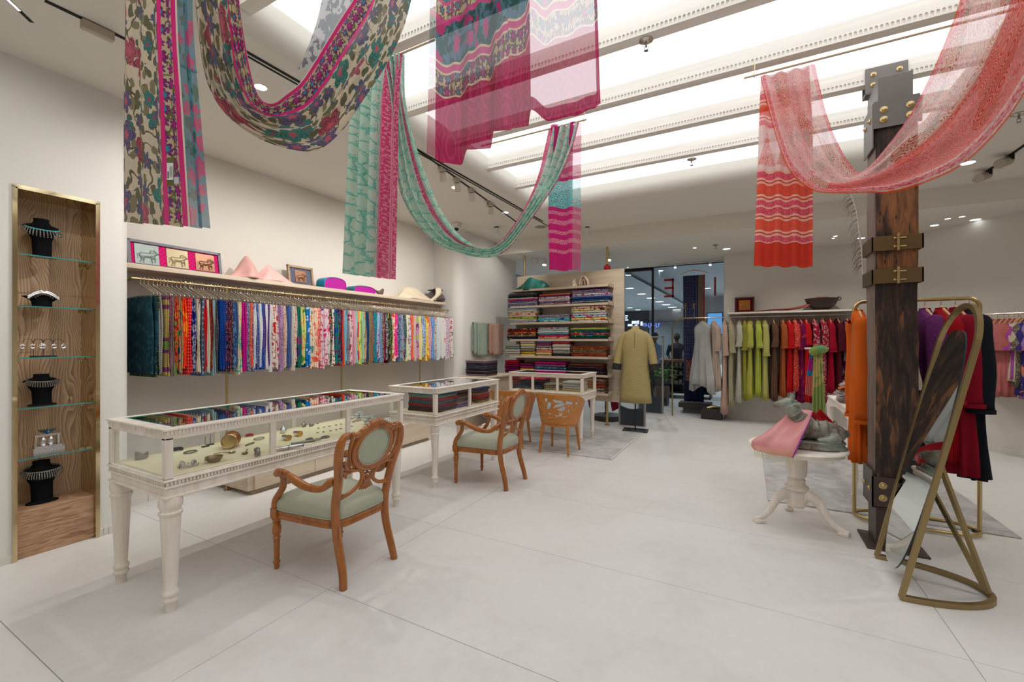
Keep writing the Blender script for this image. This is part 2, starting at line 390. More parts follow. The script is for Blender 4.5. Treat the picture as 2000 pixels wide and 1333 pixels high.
# ---- long draped cloths, driven by uv (u across the cloth 0..1, v metres along it)
def uvsep(t): o = t.n('UVMap'); o.uv_map = 'uv'; return o.outputs[0], t.xyz(o.outputs[0])
def kalamkari():
    t = NT('kalamkari_floral_print'); uv, e = uvsep(t); U, V = e[0], e[1]
    p = t.comb(t.m('MULTIPLY', U, 1.1), V)
    pn = t.vm('ADD', p, t.vm('SCALE', t.noise(p, 9, 2, 'Color'), sc_=.045))
    cream = t.mix(t.noise(p, 60, 2), lin((200, 186, 160)), lin((218, 206, 182)))
    vine = t.lt(t.m('ABSOLUTE', t.m('SUBTRACT', t.noise(pn, 8, 1), .5)), .012)
    col = t.mix(vine, cream, lin((96, 94, 74)))
    lf, lr, lc = t.flower(pn, 15, .95, 1.0, .5, 3.3); col = t.mix(lf, col, t.mix(t.gt(lc, .6), lin((104, 102, 78)), lin((132, 124, 96))))
    f2, r2, c2 = t.flower(pn, 7.0, .8, 3.0, .36, 1.7)
    blue = t.mix(t.gt(c2, .55), lin((98, 104, 128)), lin((62, 134, 128)))
    fc = t.mix(t.gt(t.m('FRACT', t.m('MULTIPLY', r2, 4.0)), .75), blue, lin((60, 62, 88))); fc = t.mix(t.lt(r2, .28), fc, lin((170, 70, 96)))
    col = t.mix(f2, col, fc)
    f1, r1, c1 = t.flower(pn, 5.0, .6, 2.5, .40)
    base = t.ramp(c1, [(0, lin((172, 78, 92))), (.3, lin((62, 136, 126))), (.62, lin((108, 98, 130))), (.8, lin((180, 92, 106)))], 'CONSTANT')
    fc = t.mix(t.gt(t.m('FRACT', t.m('MULTIPLY', r1, 3.5)), .8), base, lin((70, 60, 80))); fc = t.mix(t.lt(r1, .3), fc, lin((196, 96, 112)))
    col = t.mix(f1, col, fc)
    # border: beige with pink-violet blossoms between pink stripes, then teal field
    pb = t.comb(t.m('MULTIPLY', U, 1.1), V); fb, rb, cb = t.flower(pb, 19, .25, 3.5, .62)
    bc = t.mix(t.lt(t.m('ABSOLUTE', t.m('SUBTRACT', t.noise(pb, 24, 1), .5)), .04), lin((202, 184, 148)), lin((110, 108, 62)))
    bc = t.mix(fb, bc, t.mix(t.gt(rb, .5), t.mix(t.gt(cb, .6), lin((198, 44, 118)), lin((34, 150, 160))), lin((120, 44, 120))))
    pink = lin((222, 46, 128))
    tp = t.mix(t.noise(p, 9, 3), lin((58, 142, 148)), lin((112, 136, 166))); ft, r_, ct = t.flower(pn, 14, .8, 2.5, .55, 5.1); tp = t.mix(ft, tp, t.mix(t.gt(ct, .5), lin((200, 56, 120)), lin((46, 104, 96))))
    for x0, x1, cc in ((.70, 1.1, tp), (.70, .705, lin((235, 225, 205))), (.52, .535, pink), (.60, .70, bc), (.70, .725, pink), (.535, .60, bc), (.505, .535, pink), (.725, .732, lin((236, 226, 206)))):
        col = t.mix(t.band(U, x0, x1), col, cc)
    return t.cloth(col, .38, t.m('ADD', .03, t.m('MULTIPLY', t.gt(U, .735), .2)), .85, t.bump(t.noise(p, 260, 1), .2, .001), .1)
M['kalam'] = kalamkari()
def pallu():
    t = NT('teal_and_magenta_pallu'); uv, e = uvsep(t); U, V = e[0], e[1]     # v = metres above the hem
    p = t.comb(t.m('MULTIPLY', U, 1.6), V); V2 = t.m('ADD', V, t.m('MULTIPLY', t.m('SINE', t.m('MULTIPLY', U, 5.0)), .015))
    tl = t.mix(t.noise(p, 5, 3), lin((38, 118, 128)), lin((110, 136, 168)))
    tl = t.mix(t.lt(t.m('ABSOLUTE', t.m('SUBTRACT', t.noise(p, 12, 1), .5)), .03), tl, lin((40, 84, 78)))
    f, r, c = t.flower(p, 11, .7, 2.5, .6); col = t.mix(f, tl, t.mix(t.gt(c, .45), lin((196, 58, 124)), lin((36, 92, 92))))
    fb, rb, cb = t.flower(p, 17, .2, 3.5, .6)
    bc = t.mix(t.lt(t.m('ABSOLUTE', t.m('SUBTRACT', t.noise(p, 22, 1), .5)), .05), lin((206, 186, 150)), lin((112, 106, 66)))
    bc = t.mix(fb, bc, t.mix(t.gt(rb, .5), t.mix(t.gt(cb, .6), lin((190, 52, 116)), lin((44, 140, 146))), lin((118, 50, 112))))
    pink = lin((214, 62, 136)); cr = lin((226, 208, 172))
    mg = t.mix(t.noise(p, 3.5, 2), lin((172, 6, 84)), lin((206, 24, 104)))
    rg = t.m('SINE', t.m('MULTIPLY', t.vor(p, 5.5, .4).outputs['Distance'], 44.0)); mg = t.mix(t.m('MULTIPLY', t.gt(rg, .55), .35), mg, lin((224, 84, 140)))
    for x0, x1, cc in ((-.2, .285, mg), (.285, .293, cr), (.293, .385, bc), (.385, .393, cr), (.393, .42, pink), (.42, .43, cr), (.60, .625, pink), (.625, .685, bc), (.685, .70, pink)):
        col = t.mix(t.band(V2, x0, x1), col, cc)
    sheer = t.m('MULTIPLY', t.band(U, .60, .98), t.m('MULTIPLY', t.gt(V, .05), .28))
    sheer = t.m('ADD', sheer, t.m('MULTIPLY', t.lt(U, .05), .4))
    return t.cloth(col, .4, t.m('ADD', .06, sheer), .85, None, .1)
M['pallu'] = pallu()
def minty():
    t = NT('mint_block_print'); uv, e = uvsep(t); U, V = e[0], e[1]; p = t.comb(t.m('MULTIPLY', U, .9), V)
    pw = t.vm('ADD', p, t.vm('SCALE', t.noise(p, 12, 2, 'Color'), sc_=.03))
    vo = t.vor(pw, 12, .6, 'DISTANCE_TO_EDGE'); vv = t.vor(pw, 12, .6)
    col = t.mix(t.lt(vo.outputs['Distance'], .055), lin((206, 224, 208)), lin((108, 190, 172)))
    col = t.mix(t.m('MULTIPLY', t.gt(t.noise(p, 55, 2), .52), t.gt(vv.outputs['Distance'], .42)), col, lin((140, 206, 190)))
    pk = t.mix(t.gt(t.noise(p, 75, 1), .53), lin((214, 66, 122)), lin((232, 142, 168)))
    pk = t.mix(t.lt(t.m('ABSOLUTE', t.m('SUBTRACT', t.m('FRACT', t.m('MULTIPLY', U, 18.0)), .5)), .07), pk, lin((236, 150, 170)))
    for a, b in ((-.1, .05), (.80, 1.1)): col = t.mix(t.band(U, a, b), col, pk)
    return t.cloth(col, .4, .05, .85, None, .1)
M['mint'] = minty()
def minttail():
    t = NT('pink_and_mint_banded_end'); uv, e = uvsep(t); U, V = e[0], e[1]; p = t.comb(t.m('MULTIPLY', U, .9), V)
    pk = lin((214, 18, 124)); lt_ = t.mix(t.gt(t.noise(p, 85, 2), .5), lin((232, 158, 176)), lin((206, 48, 120)))
    col = t.mix(t.noise(p, 40, 2), lin((196, 10, 110)), pk)
    for k in range(11):
        if 5 <= k < 8: continue
        z = .155+.085*k; col = t.mix(t.band(V, z, z+(.04 if k % 2 else .03)), col, lt_)
    tq = t.mix(t.gt(t.noise(p, 60, 2), .5), lin((146, 206, 200)), lin((52, 158, 170)))
    col = t.mix(t.band(V, .56, .80), col, tq)
    return t.cloth(col, .4, t.m('ADD', .06, t.m('MULTIPLY', t.gt(U, .8), .35)), .85, None, .1)
M['minttail'] = minttail()
def coral():
    t = NT('coral_block_print'); uv, e = uvsep(t); U, V = e[0], e[1]; p = t.comb(t.m('MULTIPLY', U, 1.1), V)
    pw = t.vm('ADD', p, t.vm('SCALE', t.noise(p, 6, 2, 'Color'), sc_=.05))
    ln = t.gt(t.m('SINE', t.m('MULTIPLY', t.noise(pw, 14, 2), 90.0)), .25)
    a = t.mix(t.noise(p, 3, 2), lin((246, 212, 200)), lin((244, 222, 220))); b = t.mix(t.noise(p, 2.5, 2), lin((234, 158, 138)), lin((228, 156, 182)))
    col = t.mix(ln, a, b)
    hz = t.vor(pw, 13, 0); rg = t.gt(t.m('SINE', t.m('MULTIPLY', hz.outputs['Distance'], 50.0)), .3); zone = t.gt(t.noise(p, 2.2, 1), .55)
    col = t.mix(zone, col, t.mix(rg, lin((236, 196, 180)), lin((196, 72, 58))))
    f, r, c = t.flower(p, 5, .8, 1.5, .24, 2.2); col = t.mix(t.m('MULTIPLY', f, .45), col, lin((168, 172, 164)))
    deep = t.m('MULTIPLY', t.band(U, .5, .9), t.gt(V, .72)); col = t.mix(t.m('MULTIPLY', deep, .6), col, lin((214, 30, 22)))
    bd = t.mix(t.gt(t.noise(p, 60, 1), .52), lin((236, 150, 160)), lin((220, 74, 92)))
    col = t.mix(t.band(U, .03, .09), col, bd); col = t.mix(t.band(U, .92, .97), col, bd); orr = lin((226, 84, 30))
    col = t.mix(t.lt(U, .03), col, orr); col = t.mix(t.gt(U, .985), col, orr)
    return t.cloth(col, .45, t.m('SUBTRACT', .24, t.m('MULTIPLY', deep, .16)), .85, None, .1)
M['coral'] = coral()
def coraltail():
    t = NT('coral_banded_end'); uv, e = uvsep(t); U, V = e[0], e[1]; p = t.comb(t.m('MULTIPLY', U, .9), V)
    red = lin((212, 52, 32)); og = t.mix(t.gt(t.noise(p, 60, 2), .5), lin((232, 96, 66)), lin((226, 74, 60))); pk = t.mix(t.gt(t.noise(p, 70, 2), .5), lin((230, 110, 130)), lin((214, 60, 84)))
    wh = lin((240, 190, 170)); col = t.mix(t.gt(t.m('SINE', t.m('MULTIPLY', t.noise(p, 14, 2), 90.0)), .2), lin((232, 178, 170)), lin((220, 120, 130)))
    def B(a, b, c):
        nonlocal col; col = t.mix(t.band(V, a, b), col, c)
    B(0, .17, red)
    for z in (.17, .42, .98): B(z, z+.26, wh); B(z+.008, z+.045, pk); B(z+.06, z+.07, red); B(z+.085, z+.16, og); B(z+.175, z+.185, red); B(z+.2, z+.245, pk)
    wht = lin((238, 208, 204)); q = t.comb(t.m('MULTIPLY', U, 3.0), t.m('MULTIPLY', t.m('SUBTRACT', V, .80), 3.2))
    e2 = t.xyz(t.comb(t.m('SUBTRACT', t.m('FRACT', t.m('MULTIPLY', U, 3.0)), .5), t.m('MULTIPLY', t.m('SUBTRACT', V, .82), 3.6)))
    hw = t.m('MULTIPLY', t.m('SUBTRACT', .48, e2[1]), .55)
    tree = t.m('MULTIPLY', t.lt(t.m('ABSOLUTE', e2[0]), hw), t.band(e2[1], -.38, .46))
    tr = t.m('MULTIPLY', tree, t.gt(t.m('SINE', t.m('MULTIPLY', t.noise(p, 26, 2), 60.0)), -.1))
    B(.68, .98, t.mix(tr, wht, lin((224, 96, 78))))
    return t.cloth(col, .4, t.m('ADD', .06, t.m('MULTIPLY', t.gt(V, 1.25), .15)), .85, None, .1)
M['coraltail'] = coraltail()
def rugm(name, seed):
    t = NT(name); v = t.vm('ADD', t.coord('Object'), (seed, 0, 0)); e = t.xyz(v)
    a = t.noise(v, 3.2, 5, dist=.8, rough=.65); b = t.noise(t.comb(e[0], t.m('MULTIPLY', e[1], 8.0), 0.0), 9, 4, rough=.7); c = t.noise(v, 90, 2)
    f = t.m('ADD', t.m('ADD', t.m('MULTIPLY', a, .4), t.m('MULTIPLY', b, .4)), t.m('MULTIPLY', c, .2))
    col = t.ramp(f, [(.36, lin((146, 144, 144))), (.47, lin((180, 178, 176))), (.56, lin((202, 200, 197))), (.7, lin((212, 210, 207)))])
    col = t.mix(t.m('MULTIPLY', t.gt(t.noise(v, 2.1, 2), .66), t.m('MULTIPLY', b, .7)), col, lin((190, 138, 128)))
    return t.done(t.pr(col, .95, 0, t.bump(c, .6, .01), 0, 0, .1))
M['rug'] = rugm('faded_grey_rug', 0); M['rug2'] = rugm('faded_grey_rug_b', 5)
# ================================================================ setting
ZC, ZL, ZS = 3.43, 3.18, 3.64      # ceiling, lower ceiling, light panel
XL, XR, YF = -2.66, 1.50, 5.79     # skylight opening
fl = struct(MB().box((-5.1, -3.2, -.05), (5.4, 16.6, -.004)).obj('floor', M['joint']))
tile = None; k = 0
xs = [-5.38+3.15*i for i in range(5)]; ys = [.74+1.04*j for j in range(-4, 16)]
for x in xs:
    for y in ys:
        a = (max(x, -5.1), max(y, -3.2)); b = (min(x+3.15, 5.4), min(y+1.04, 16.6))
        if b[0]-a[0] < .05 or b[1]-a[1] < .05: continue
        o = MB().box((a[0]+.0015, a[1]+.0015, -.03), (b[0]-.0015, b[1]-.0015, 0), .0008).obj('tile', M['floor'], fl)
# left walls: niche wall, rounded into the recess, recess wall, rounded return, end wall
XW, XRc = -4.37, -4.93
def arc(cx, cy, r, a0, a1, n=8): return [(cx+r*math.cos(math.radians(a0+(a1-a0)*i/n)), cy+r*math.sin(math.radians(a0+(a1-a0)*i/n))) for i in range(n+1)]
Ya, Yb = onx(28, 700, XW).y, onx(190, 700, XW).y
ZT = 2.55
wn = struct(MB().wall([(XW, -3.2), (XW, Ya)], 0, ZC+.05, .5).obj('wall_left', M['wall'], smooth=True))
struct(MB().wall([(XW, Ya), (XW, Yb)], ZT, ZC+.05, .5).obj('header', M['wall'], wn))
wl = [(XW, Yb)] + arc(XW-.13, 1.50, .13, 0, 90) + [(XRc, 1.63)]
MB().wall(wl, 0, ZC+.05, .1).obj('rounded_pier', M['wall'], wn, True, 30)
wr = struct(MB().wall([(XRc, 1.55), (XRc, 6.2)], 0, ZC+.05, .1).obj('wall_recess', M['wall2']))
MB().wall([(XRc, 6.15), (XW-.16, 6.15)]+arc(XW-.16, 6.31, .16, -90, 0)+[(XW, 8.2)]+arc(XW-.1, 8.2, .1, 0, 90)+[(XW-.4, 8.3)], 0, ZC+.05, .1).obj('rounded_return', M['wall'], wr, True, 30)
# back right wall, curving toward the camera
wb = [(-.42, 10.32), (-.42, 9.53)]+arc(-.34, 9.53, .08, 180, 270, 4)+[(1.35, 9.45)]+[(1.75, 9.38), (2.1, 9.15), (2.45, 8.8), (2.85, 8.36), (3.3, 7.93), (4.2, 7.1), (5.0, 6.2), (5.25, 5.0), (5.25, -3.2)]
wb = [(-.34, 9.45)]+[(1.35, 9.45)]+wb[8:]
struct(MB().wall([(-.42, 10.32), (-.42, 9.47), (-.40, 9.45), (1.35, 9.45), (1.75, 9.38), (2.1, 9.15), (2.45, 8.8), (2.85, 8.36), (3.3, 7.93), (4.2, 7.1), (5.0, 6.2), (5.25, 5.0), (5.25, -3.2)][::1], 0, ZC+.05, .12).obj('wall_back', M['wall2'], smooth=True))
struct(MB().box((-5.1, -3.3, 0), (5.4, -3.2, ZC)).obj('wall_rear', M['wall']))
# ceiling with rounded skylight opening
c = MB()
xo0, xo1, yo1, yo0 = XL-.13, XR+.13, YF+.13, -1.2
c.box((-5.1, -3.2, ZC), (xo0, 7.4, ZC+.3)); c.box((xo1, -3.2, ZC), (5.4, 7.4, ZC+.3)); c.box((xo0, yo1, ZC), (xo1, 7.4, ZC+.3)); c.box((xo0, -3.2, ZC), (xo1, yo0, ZC+.3))
ce = struct(c.obj('ceiling', M['ceil']))
# soffit ring: fillet then vertical face, corners rounded
def ring():
    prof = [(0.13-.13*math.sin(a), ZC+.13-.13*math.cos(a)) for a in [i*PI/2/8 for i in range(9)]]+[(0, ZS+.02)]
    rc = .18; cs = []
    for (cx, cy, a0) in ((XR-rc, YF-rc, 0), (XL+rc, YF-rc, 90)):
        for i in range(9): cs.append((cx, cy, math.radians(a0+90*i/8), rc))
    pts = [(XR, yo0)]+[None]; rows = []
    for off, z in prof:
        row = [(XR+off, yo0, z)]
        for cx, cy, a, r in cs: row.append((cx+(r+off)*math.cos(a), cy+(r+off)*math.sin(a), z))
        row.append((XL-off, yo0, z)); rows.append(row)
    m = MB(); n = len(rows[0]); m.add([p for r in rows for p in r], [(j*n+i, j*n+i+1, (j+1)*n+i+1, (j+1)*n+i) for j in range(len(rows)-1) for i in range(n-1)])
    # small flat pieces outside the rounded corners
    for (cx, sx) in ((XR-rc, 1), (XL+rc, -1)):
        arcp = [(cx+sx*(rc+.13)*math.cos(PI/2*i/8), YF-rc+(rc+.13)*math.sin(PI/2*i/8), ZC) for i in range(9)]
        crn = (cx+sx*(rc+.13), YF-rc+rc+.13, ZC); m.add([crn]+arcp, [(0, i+1, i+2) for i in range(8)])
    return m
ring().obj('skylight_soffit', M['ceil'], ce, True, 60)
MB().box((XL-.1, yo0, ZS), (XR+.1, YF+.1, ZS+.02)).obj('light_panel', emis('stretched_light_ceiling', (.98, .985, 1), SKY_E), ce)
MB().box((-5.1, 7.4, ZL), (5.4, 10.32, ZL+.5)).obj('lower_ceiling', M['ceil'], ce)
MB().box((-5.1, 7.37, ZL), (5.4, 7.398, ZC+.1)).obj('bulkhead', M['ceil'], ce)
# baseboards (individual skirting tiles on the rounded pier)
bb = struct(MB().wall([(XW+.008, -3.2), (XW+.008, Ya-.01)], 0, .06, .02).obj('baseboard_left', M['wall2']))
for i in range(4):
    y = Yb+.005+i*.03; MB().box((XW-.01, y, 0), (XW+.01, y+.028, .06), .001).obj('skirting_tile', M['wall2'], bb)
pp = arc(XW-.13, 1.50, .138, 0, 90, 6)
for i in range(6): MB().wall([pp[i], pp[i+1]], 0, .06, .012).obj('skirting_tile', M['wall2'], bb)
for i in range(7): MB().box((XRc, 1.66+i*.29, 0), (XRc+.012, 1.66+i*.29+.286, .06), .001).obj('skirting_tile', M['wall2'], bb)
struct(MB().wall([(-.36, 9.437), (1.35, 9.437), (1.745, 9.368), (2.09, 9.14), (2.44, 8.79), (2.84, 8.35), (3.29, 7.92), (4.19, 7.09), (5.0, 6.18)], 0, .09, .015).obj('baseboard_back', M['wall2'], smooth=True))
# beams with a row of arched slots
def beam(y):
    w, z0, z1 = .085, 3.5, 3.632
    m = MB().box((XL-.02, y+.009, z0), (XR+.02, y+w, z1)); 
    m.box((XL-.02, y, z0+.052), (XR+.02, y+.009, z1)); m.box((XL-.02, y, z0), (XR+.02, y+.009, z0+.012))
    b = m.obj('ceiling_beam', M['beam'], None); P = .027; n = int((XR-XL)/P); a = MB()
    for i in range(n):
        x = XL+i*P; r = .0088; cx = x+P/2
        pts = [(cx-r, z0+.012), (cx-r, z0+.034)]+[(cx-r*math.cos(PI*k/5), z0+.034+r*math.sin(PI*k/5)) for k in range(1, 5)]+[(cx+r, z0+.034), (cx+r, z0+.012)]
        # left pillar, arch top, right pillar as front faces, plus slot walls
        vs = [(p[0], y, p[1]) for p in pts]+[(p[0], y+.009, p[1]) for p in pts]; q = len(pts)
        fs = [(k, k+1, q+k+1, q+k) for k in range(q-1)]
        ob = len(vs); vs += [(x, y, z0+.012), (x, y, z0+.052), (x+P, y, z0+.052), (x+P, y, z0+.012)]
        fs += [(ob, 0, 1, ob+1), (ob+1, 1, 2, 3), (ob+1, 3, 4, ob+2), (4, 5, 6, ob+2), (6, 7, ob+3, ob+2)]
        a.add(vs, fs)
    s = a.obj('arched_slot_row', M['beam'], b, fix=False); s['kind'] = 'stuff'
    return b
BY = [-.6, .1, .80, 1.50, 2.20, 2.90, 3.60, 4.30, 5.0]
nm = ['farthest', 'second farthest', 'third farthest', 'fourth farthest', 'fifth farthest', 'sixth farthest']
for i, y in enumerate(reversed(BY)):
    b = beam(y); tag(b, 'pale wooden ceiling beam with slotted edge, '+(nm[i]+' across the skylight' if i < 6 else ['just above the camera', 'behind the camera', 'farthest behind the camera'][i-6]), 'beam', 'skylight beams')
def downl(px, py, z=ZC, r=.04, e=0, lab=None, small=False):
    p = onz(px, py, z); t_ = thing('downlight', lab, 'ceiling light', (p.x, p.y, z), 0, 'recessed downlights')
    m = MB().lathe([(r, 0), (r+.012, -.004), (r+.012, 0), (r, .0)], (0, 0, 0), 20); m.obj('trim_ring', M['white'], t_, True)
    MB().lathe([(0, -.002), (r, -.002), (r, -.001), (0, -.001)], (0, 0, 0), 20).obj('lens', M['led'], t_)
    if e: spot((p.x, p.y, z-.02), e)
    return p
M['ledm'] = emis('mall_led_lens', (.9, .96, 1), 2.5); M['led'] = emis('led_lens', (.95, .98, 1), 4)
for px, py, z, r, lab in ((509, 170, ZC, .042, 'round ceiling downlight seen through the floral swag'), (890, 366, ZC, .05, 'round ceiling downlight above the mint swag'), (987, 415, ZC, .045, 'round ceiling downlight near the black track end'),
        (1890, 318, ZC, .06, 'round ceiling downlight below the coral swag at right'), (1905, 429, ZL, .055, 'large downlight above the pink garments'), (1825, 440, ZL, .045, 'downlight just right of the charred column'),
        (1851, 427, ZL, .03, 'small downlight, left one of a close pair'), (1879, 423, ZL, .03, 'small downlight, right one of a close pair'), (1826, 450, ZL, .03, 'downlight lower right of the charred column'),
        (1632, 461, ZL, .026, 'tiny ceiling light left of the column, upper of two'), (1628, 465, ZL, .022, 'tiny ceiling light left of the column, lower of two'), (1682, 465, ZL, .05, 'downlight half hidden by the charred column'),
        (1419, 486, ZL, .06, 'oval-looking downlight above the shop window'), (1357, 484, ZL, .028, 'tiny ceiling light above the shop window, nearer'), (1226, 522, ZL, .02, 'tiny ceiling light beside the shelf panel top')):
    downl(px, py, z, r, 0, lab)
# ---- added fill spots over the aisles, raising the overall level; no fixtures there
for x, y, e in ((-3.6, 2.2, 30), (-3.6, 3.9, 30), (-3.6, 5.4, 30), (3.0, 4.2, 60), (2.9, 6.2, 55), (3.2, 1.2, 60), (0, 6.8, 45), (-1.8, 6.8, 45), (-2.4, -1.8, 60), (2.5, -1.8, 60)):
    spot((x, y, ZC-.03), e, 125)
for y, e in ((-.2, 14), (.9, 16), (2.1, 54), (3.2, 68), (4.3, 68), (5.3, 56), (7.0, 24)): spot((-3.25, y, ZC-.1), e, 110, rot=(0, .72, 0))  # wall washers added to brighten the left walls
for x, y, e in ((1.0, 8.4, 34), (-.9, 8.6, 26), (1.7, 7.5, 36), (-2.8, 8.7, 22)): spot((x, y, ZL-.03), e, 125)  # more added spots, lifting the back walls
# ================================================================ niche display cabinet
cab = thing('display_niche', 'tall narrow oak jewellery niche with polished metal frame and glass shelves', 'cabinet', (XW, Ya, 0))
CW = Yb-Ya; D = .27
def loc(m): m.M = Matrix.Translation((0, 0, 0)); return m
MB().box((-D-.02, .012, 0), (-D, CW-.012, ZT-.012)).obj('back_panel', M['grain'], cab)
MB().box((-D, .012, 0), (-.02, CW-.012, .325), .002).obj('plinth_drawer', M['grainh'], cab)
m = MB()
m.box((-D, 0, 0), (.012, .012, ZT)); m.box((-D, CW-.012, 0), (.012, CW, ZT)); m.box((-D, 0, ZT-.012), (.012, CW, ZT)); 
m.box((.002, -.012, 0), (.014, .002, ZT)); m.box((.002, CW-.002, 0), (.014, CW+.012, ZT)); m.box((.002, -.012, ZT-.004), (.014, CW+.012, ZT+.014))
m.obj('metal_frame', M['gold'], cab)
SZ = [2.105, 1.745, 1.385, 1.034, .682]
for z in SZ:
    s = MB().box((-D, .014, z-.008), (-.035, CW-.014, z)).obj('glass_shelf', M['glass'], cab)
    MB().box((-.035, .014, z-.008), (-.0335, CW-.014, z)).obj('polished_edge', M['gedge'], s)
    cl = MB(); cl.box((-.2, CW-.05, z-.03), (-.18, CW-.014, z-.008), .002); cl.ball((-.19, CW-.03, z-.035), .009, 8, 5); cl.obj('shelf_clip', M['gold'], s)
def bust(y, z, h, label, x=-.15, w=1.0, nk='wide'):
    b = thing('necklace_bust', label, 'jewellery stand', (XW+x, Ya+y, z))
    m = MB(); rows = [(0, .078, .045), (.03, .074, .042), (.06, .05, .032), (.45, .052, .03), (.62, .072, .036), (.78, .098, .04), (.82, .085, .042), (.86, .05, .036), (.93, .040, .033), (1, .042, .034), (1, .0, .0)]
    n = 24; vs = []; fs = []
    for k, yy, xx in rows:
        for i in range(n):
            a = 2*PI*i/n; lean = -.02*k; vs.append((math.cos(a)*xx*w+lean, math.sin(a)*yy*w, k*h))
    for j in range(len(rows)-1):
        for i in range(n): fs.append((j*n+i, j*n+(i+1) % n, (j+1)*n+(i+1) % n, (j+1)*n+i))
    fs.append(tuple(range(n))[::-1]); m.add(vs, fs); m.obj('body', M['black'], b, True); return b
def necklace(y, z, rx, ry, drop, n, label, x=-.15, pl=.02, turq=False, rows=2):
    t_ = thing('necklace', label, 'necklace', (XW+x, Ya+y, z), 0); pts = []
    for i in range(33):
        a = -PI*.98+2*PI*.98*i/32; pts.append((math.cos(a)*rx, math.sin(a)*ry, -drop*(.5+.5*math.cos(a))))
    MB().tube(pts, .0035, 6).obj('chain', M['turq'] if turq else M['silver'], t_, True)
    b = MB()
    n = int(n*1.3)
    for k in range(n):
        a = -PI*.62+1.24*PI*k/(n-1); p = Vector((math.cos(a)*(rx+.004), math.sin(a)*(ry+.004), -drop*(.5+.5*math.cos(a))-.003))
        out = Vector((math.cos(a), math.sin(a)*.8, 0)); L = pl*(.6+.4*math.cos(a))
        for r in range(rows):
            q = p+out*(.006*r)+Vector((0, 0, -L*(r+.4)/rows)); b.ball(q, (.004, .0042, L/rows*.6), 6, 4)
        b.ball(p+out*.012+Vector((0, 0, -L*1.1)), .0045, 6, 4)
    o = b.obj('pendant', M['silver'], t_, True); o['kind'] = 'stuff'
    return t_
M['turq'] = simple('turquoise_beads', (70, 190, 200), .3)
cy_ = CW*.40
bust(cy_, SZ[0], .285, 'black velvet bust with turquoise-edged necklace on the top glass shelf')
necklace(cy_, SZ[0]+.245, .058, .088, .05, 17, 'turquoise edged silver necklace with long pendants on the top bust', pl=.045, turq=True, rows=3)
bust(cy_, SZ[1]-.002, .10, 'low black velvet mound on the second glass shelf', w=1.05)
for s_ in (-1, 1):
    t_ = thing('necklace', 'crossed silver chain necklace on low black mound, %s strand' % ('left' if s_ < 0 else 'right'), 'necklace', (XW-.12, Ya+cy_, SZ[1]))
    MB().tube([(0, s_*(-.08+.16*i/12), .02+.085*math.sin(PI*(.15+.7*i/12))+(.012 if i > 6 else 0)) for i in range(13)], .006, 8).obj('chain', M['silverb'], t_, True)
    b = MB()
    for i in range(12): b.ball((.008, s_*(-.085+.14*i/12), .012+.082*math.sin(PI*(.12+.7*i/12))), .0045, 6, 4)
    b.obj('bead', M['silver'], t_, True)['kind'] = 'stuff'
es = thing('earring_stand', 'black wire earring tree with dangling silver earrings on third glass shelf', 'jewellery stand', (XW-.13, Ya+cy_, SZ[2]))
m = MB().box((-.03, -.065, 0), (.03, .065, .01), .002)
for y in (-.05, 0, .05):
    m.cyl((0, y, 0), (0, y, .11), .002, None, 6)
    for s_ in (-1, 1): m.tube([(0, y, .11), (0, y+s_*.015, .13), (0, y+s_*.04, .128), (0, y+s_*.055, .105)], .0015, 5)
m.obj('wire_frame', M['blackp'], es, True)
for i, y in enumerate((-.105, -.055, -.01, .0, .055, .105)):
    e_ = thing('earring', 'silver drop earring on the wire tree, %s from the left' % ['first', 'second', 'third', 'fourth', 'fifth', 'sixth'][i], 'earring', (XW-.125, Ya+cy_+y, SZ[2]+.075), 0, 'earrings on the wire tree')
    MB().tube([(0, .012*math.sin(a*PI/6), .012*math.cos(a*PI/6)) for a in range(12)], .0035, 6, closed=True).ball((0, 0, .02), .006, 8, 5).obj('drop', M['silverb'], e_, True)
    b = MB(); [b.ball((0, (k-2)*.006, -.018), .004, 6, 4) for k in range(5)]; b.obj('bead', M['silver'], e_, True)['kind'] = 'stuff'
bust(cy_, SZ[3], .225, 'black velvet bust on the fourth glass shelf, collar necklace on it')
necklace(cy_, SZ[3]+.2, .05, .075, .028, 21, 'broad silver collar necklace on the bust above the peacock box', pl=.03, rows=3)
bx = thing('ornament_box', 'ornate silver shrine box topped by a peacock feather on fifth glass shelf', 'ornament', (XW-.13, Ya+cy_+.02, SZ[4]))
m = MB(); m.box((-.045, -.08, 0), (.045, .08, .05)); m.box((-.035, -.07, .05), (.035, .07, .06)); R.seed(3)
for i in range(60): m.ball((.035*R.choice((-1, 1)), R.uniform(-.075, .075), R.uniform(.01, .05)), R.uniform(.006, .012), 6, 4)
for s_ in (-1, 1):
    m.cyl((0, s_*.06, .055), (0, s_*.058, .13), .012, .01, 8)
    for i in range(8): m.ball((.012, s_*.06, .06+i*.009), .008, 6, 4)
m.box((-.012, -.065, .125), (.012, .065, .14))
m.ball((0, -.02, .085), (.015, .018, .035)); m.ball((0, .02, .085), (.015, .018, .035)); m.ball((0, -.02, .122), .012); m.ball((0, .02, .122), .012)
m.obj('body', M['silverb'], bx, True)
m = MB()
for a in range(-3, 4): m.tube([(0, 0, .14), (0, .012*a, .165), (0, .016*a, .18)], [.002, .006, .001], 5)
m.obj('feather_plume', simple('peacock_feather', (24, 60, 62), .5), bx, True)
MB().ball((.01, .004, .155), .009, 8, 6).obj('feather_eye', simple('feather_blue', (40, 120, 190), .3), bx, True)
bust(cy_-.0, .327, .30, 'black velvet bust standing on the oak plinth at the bottom', w=1.12)
necklace(cy_, .327+.262, .062, .095, .03, 25, 'wide silver bib necklace with clasp plates on the lowest bust', pl=.04, rows=3)
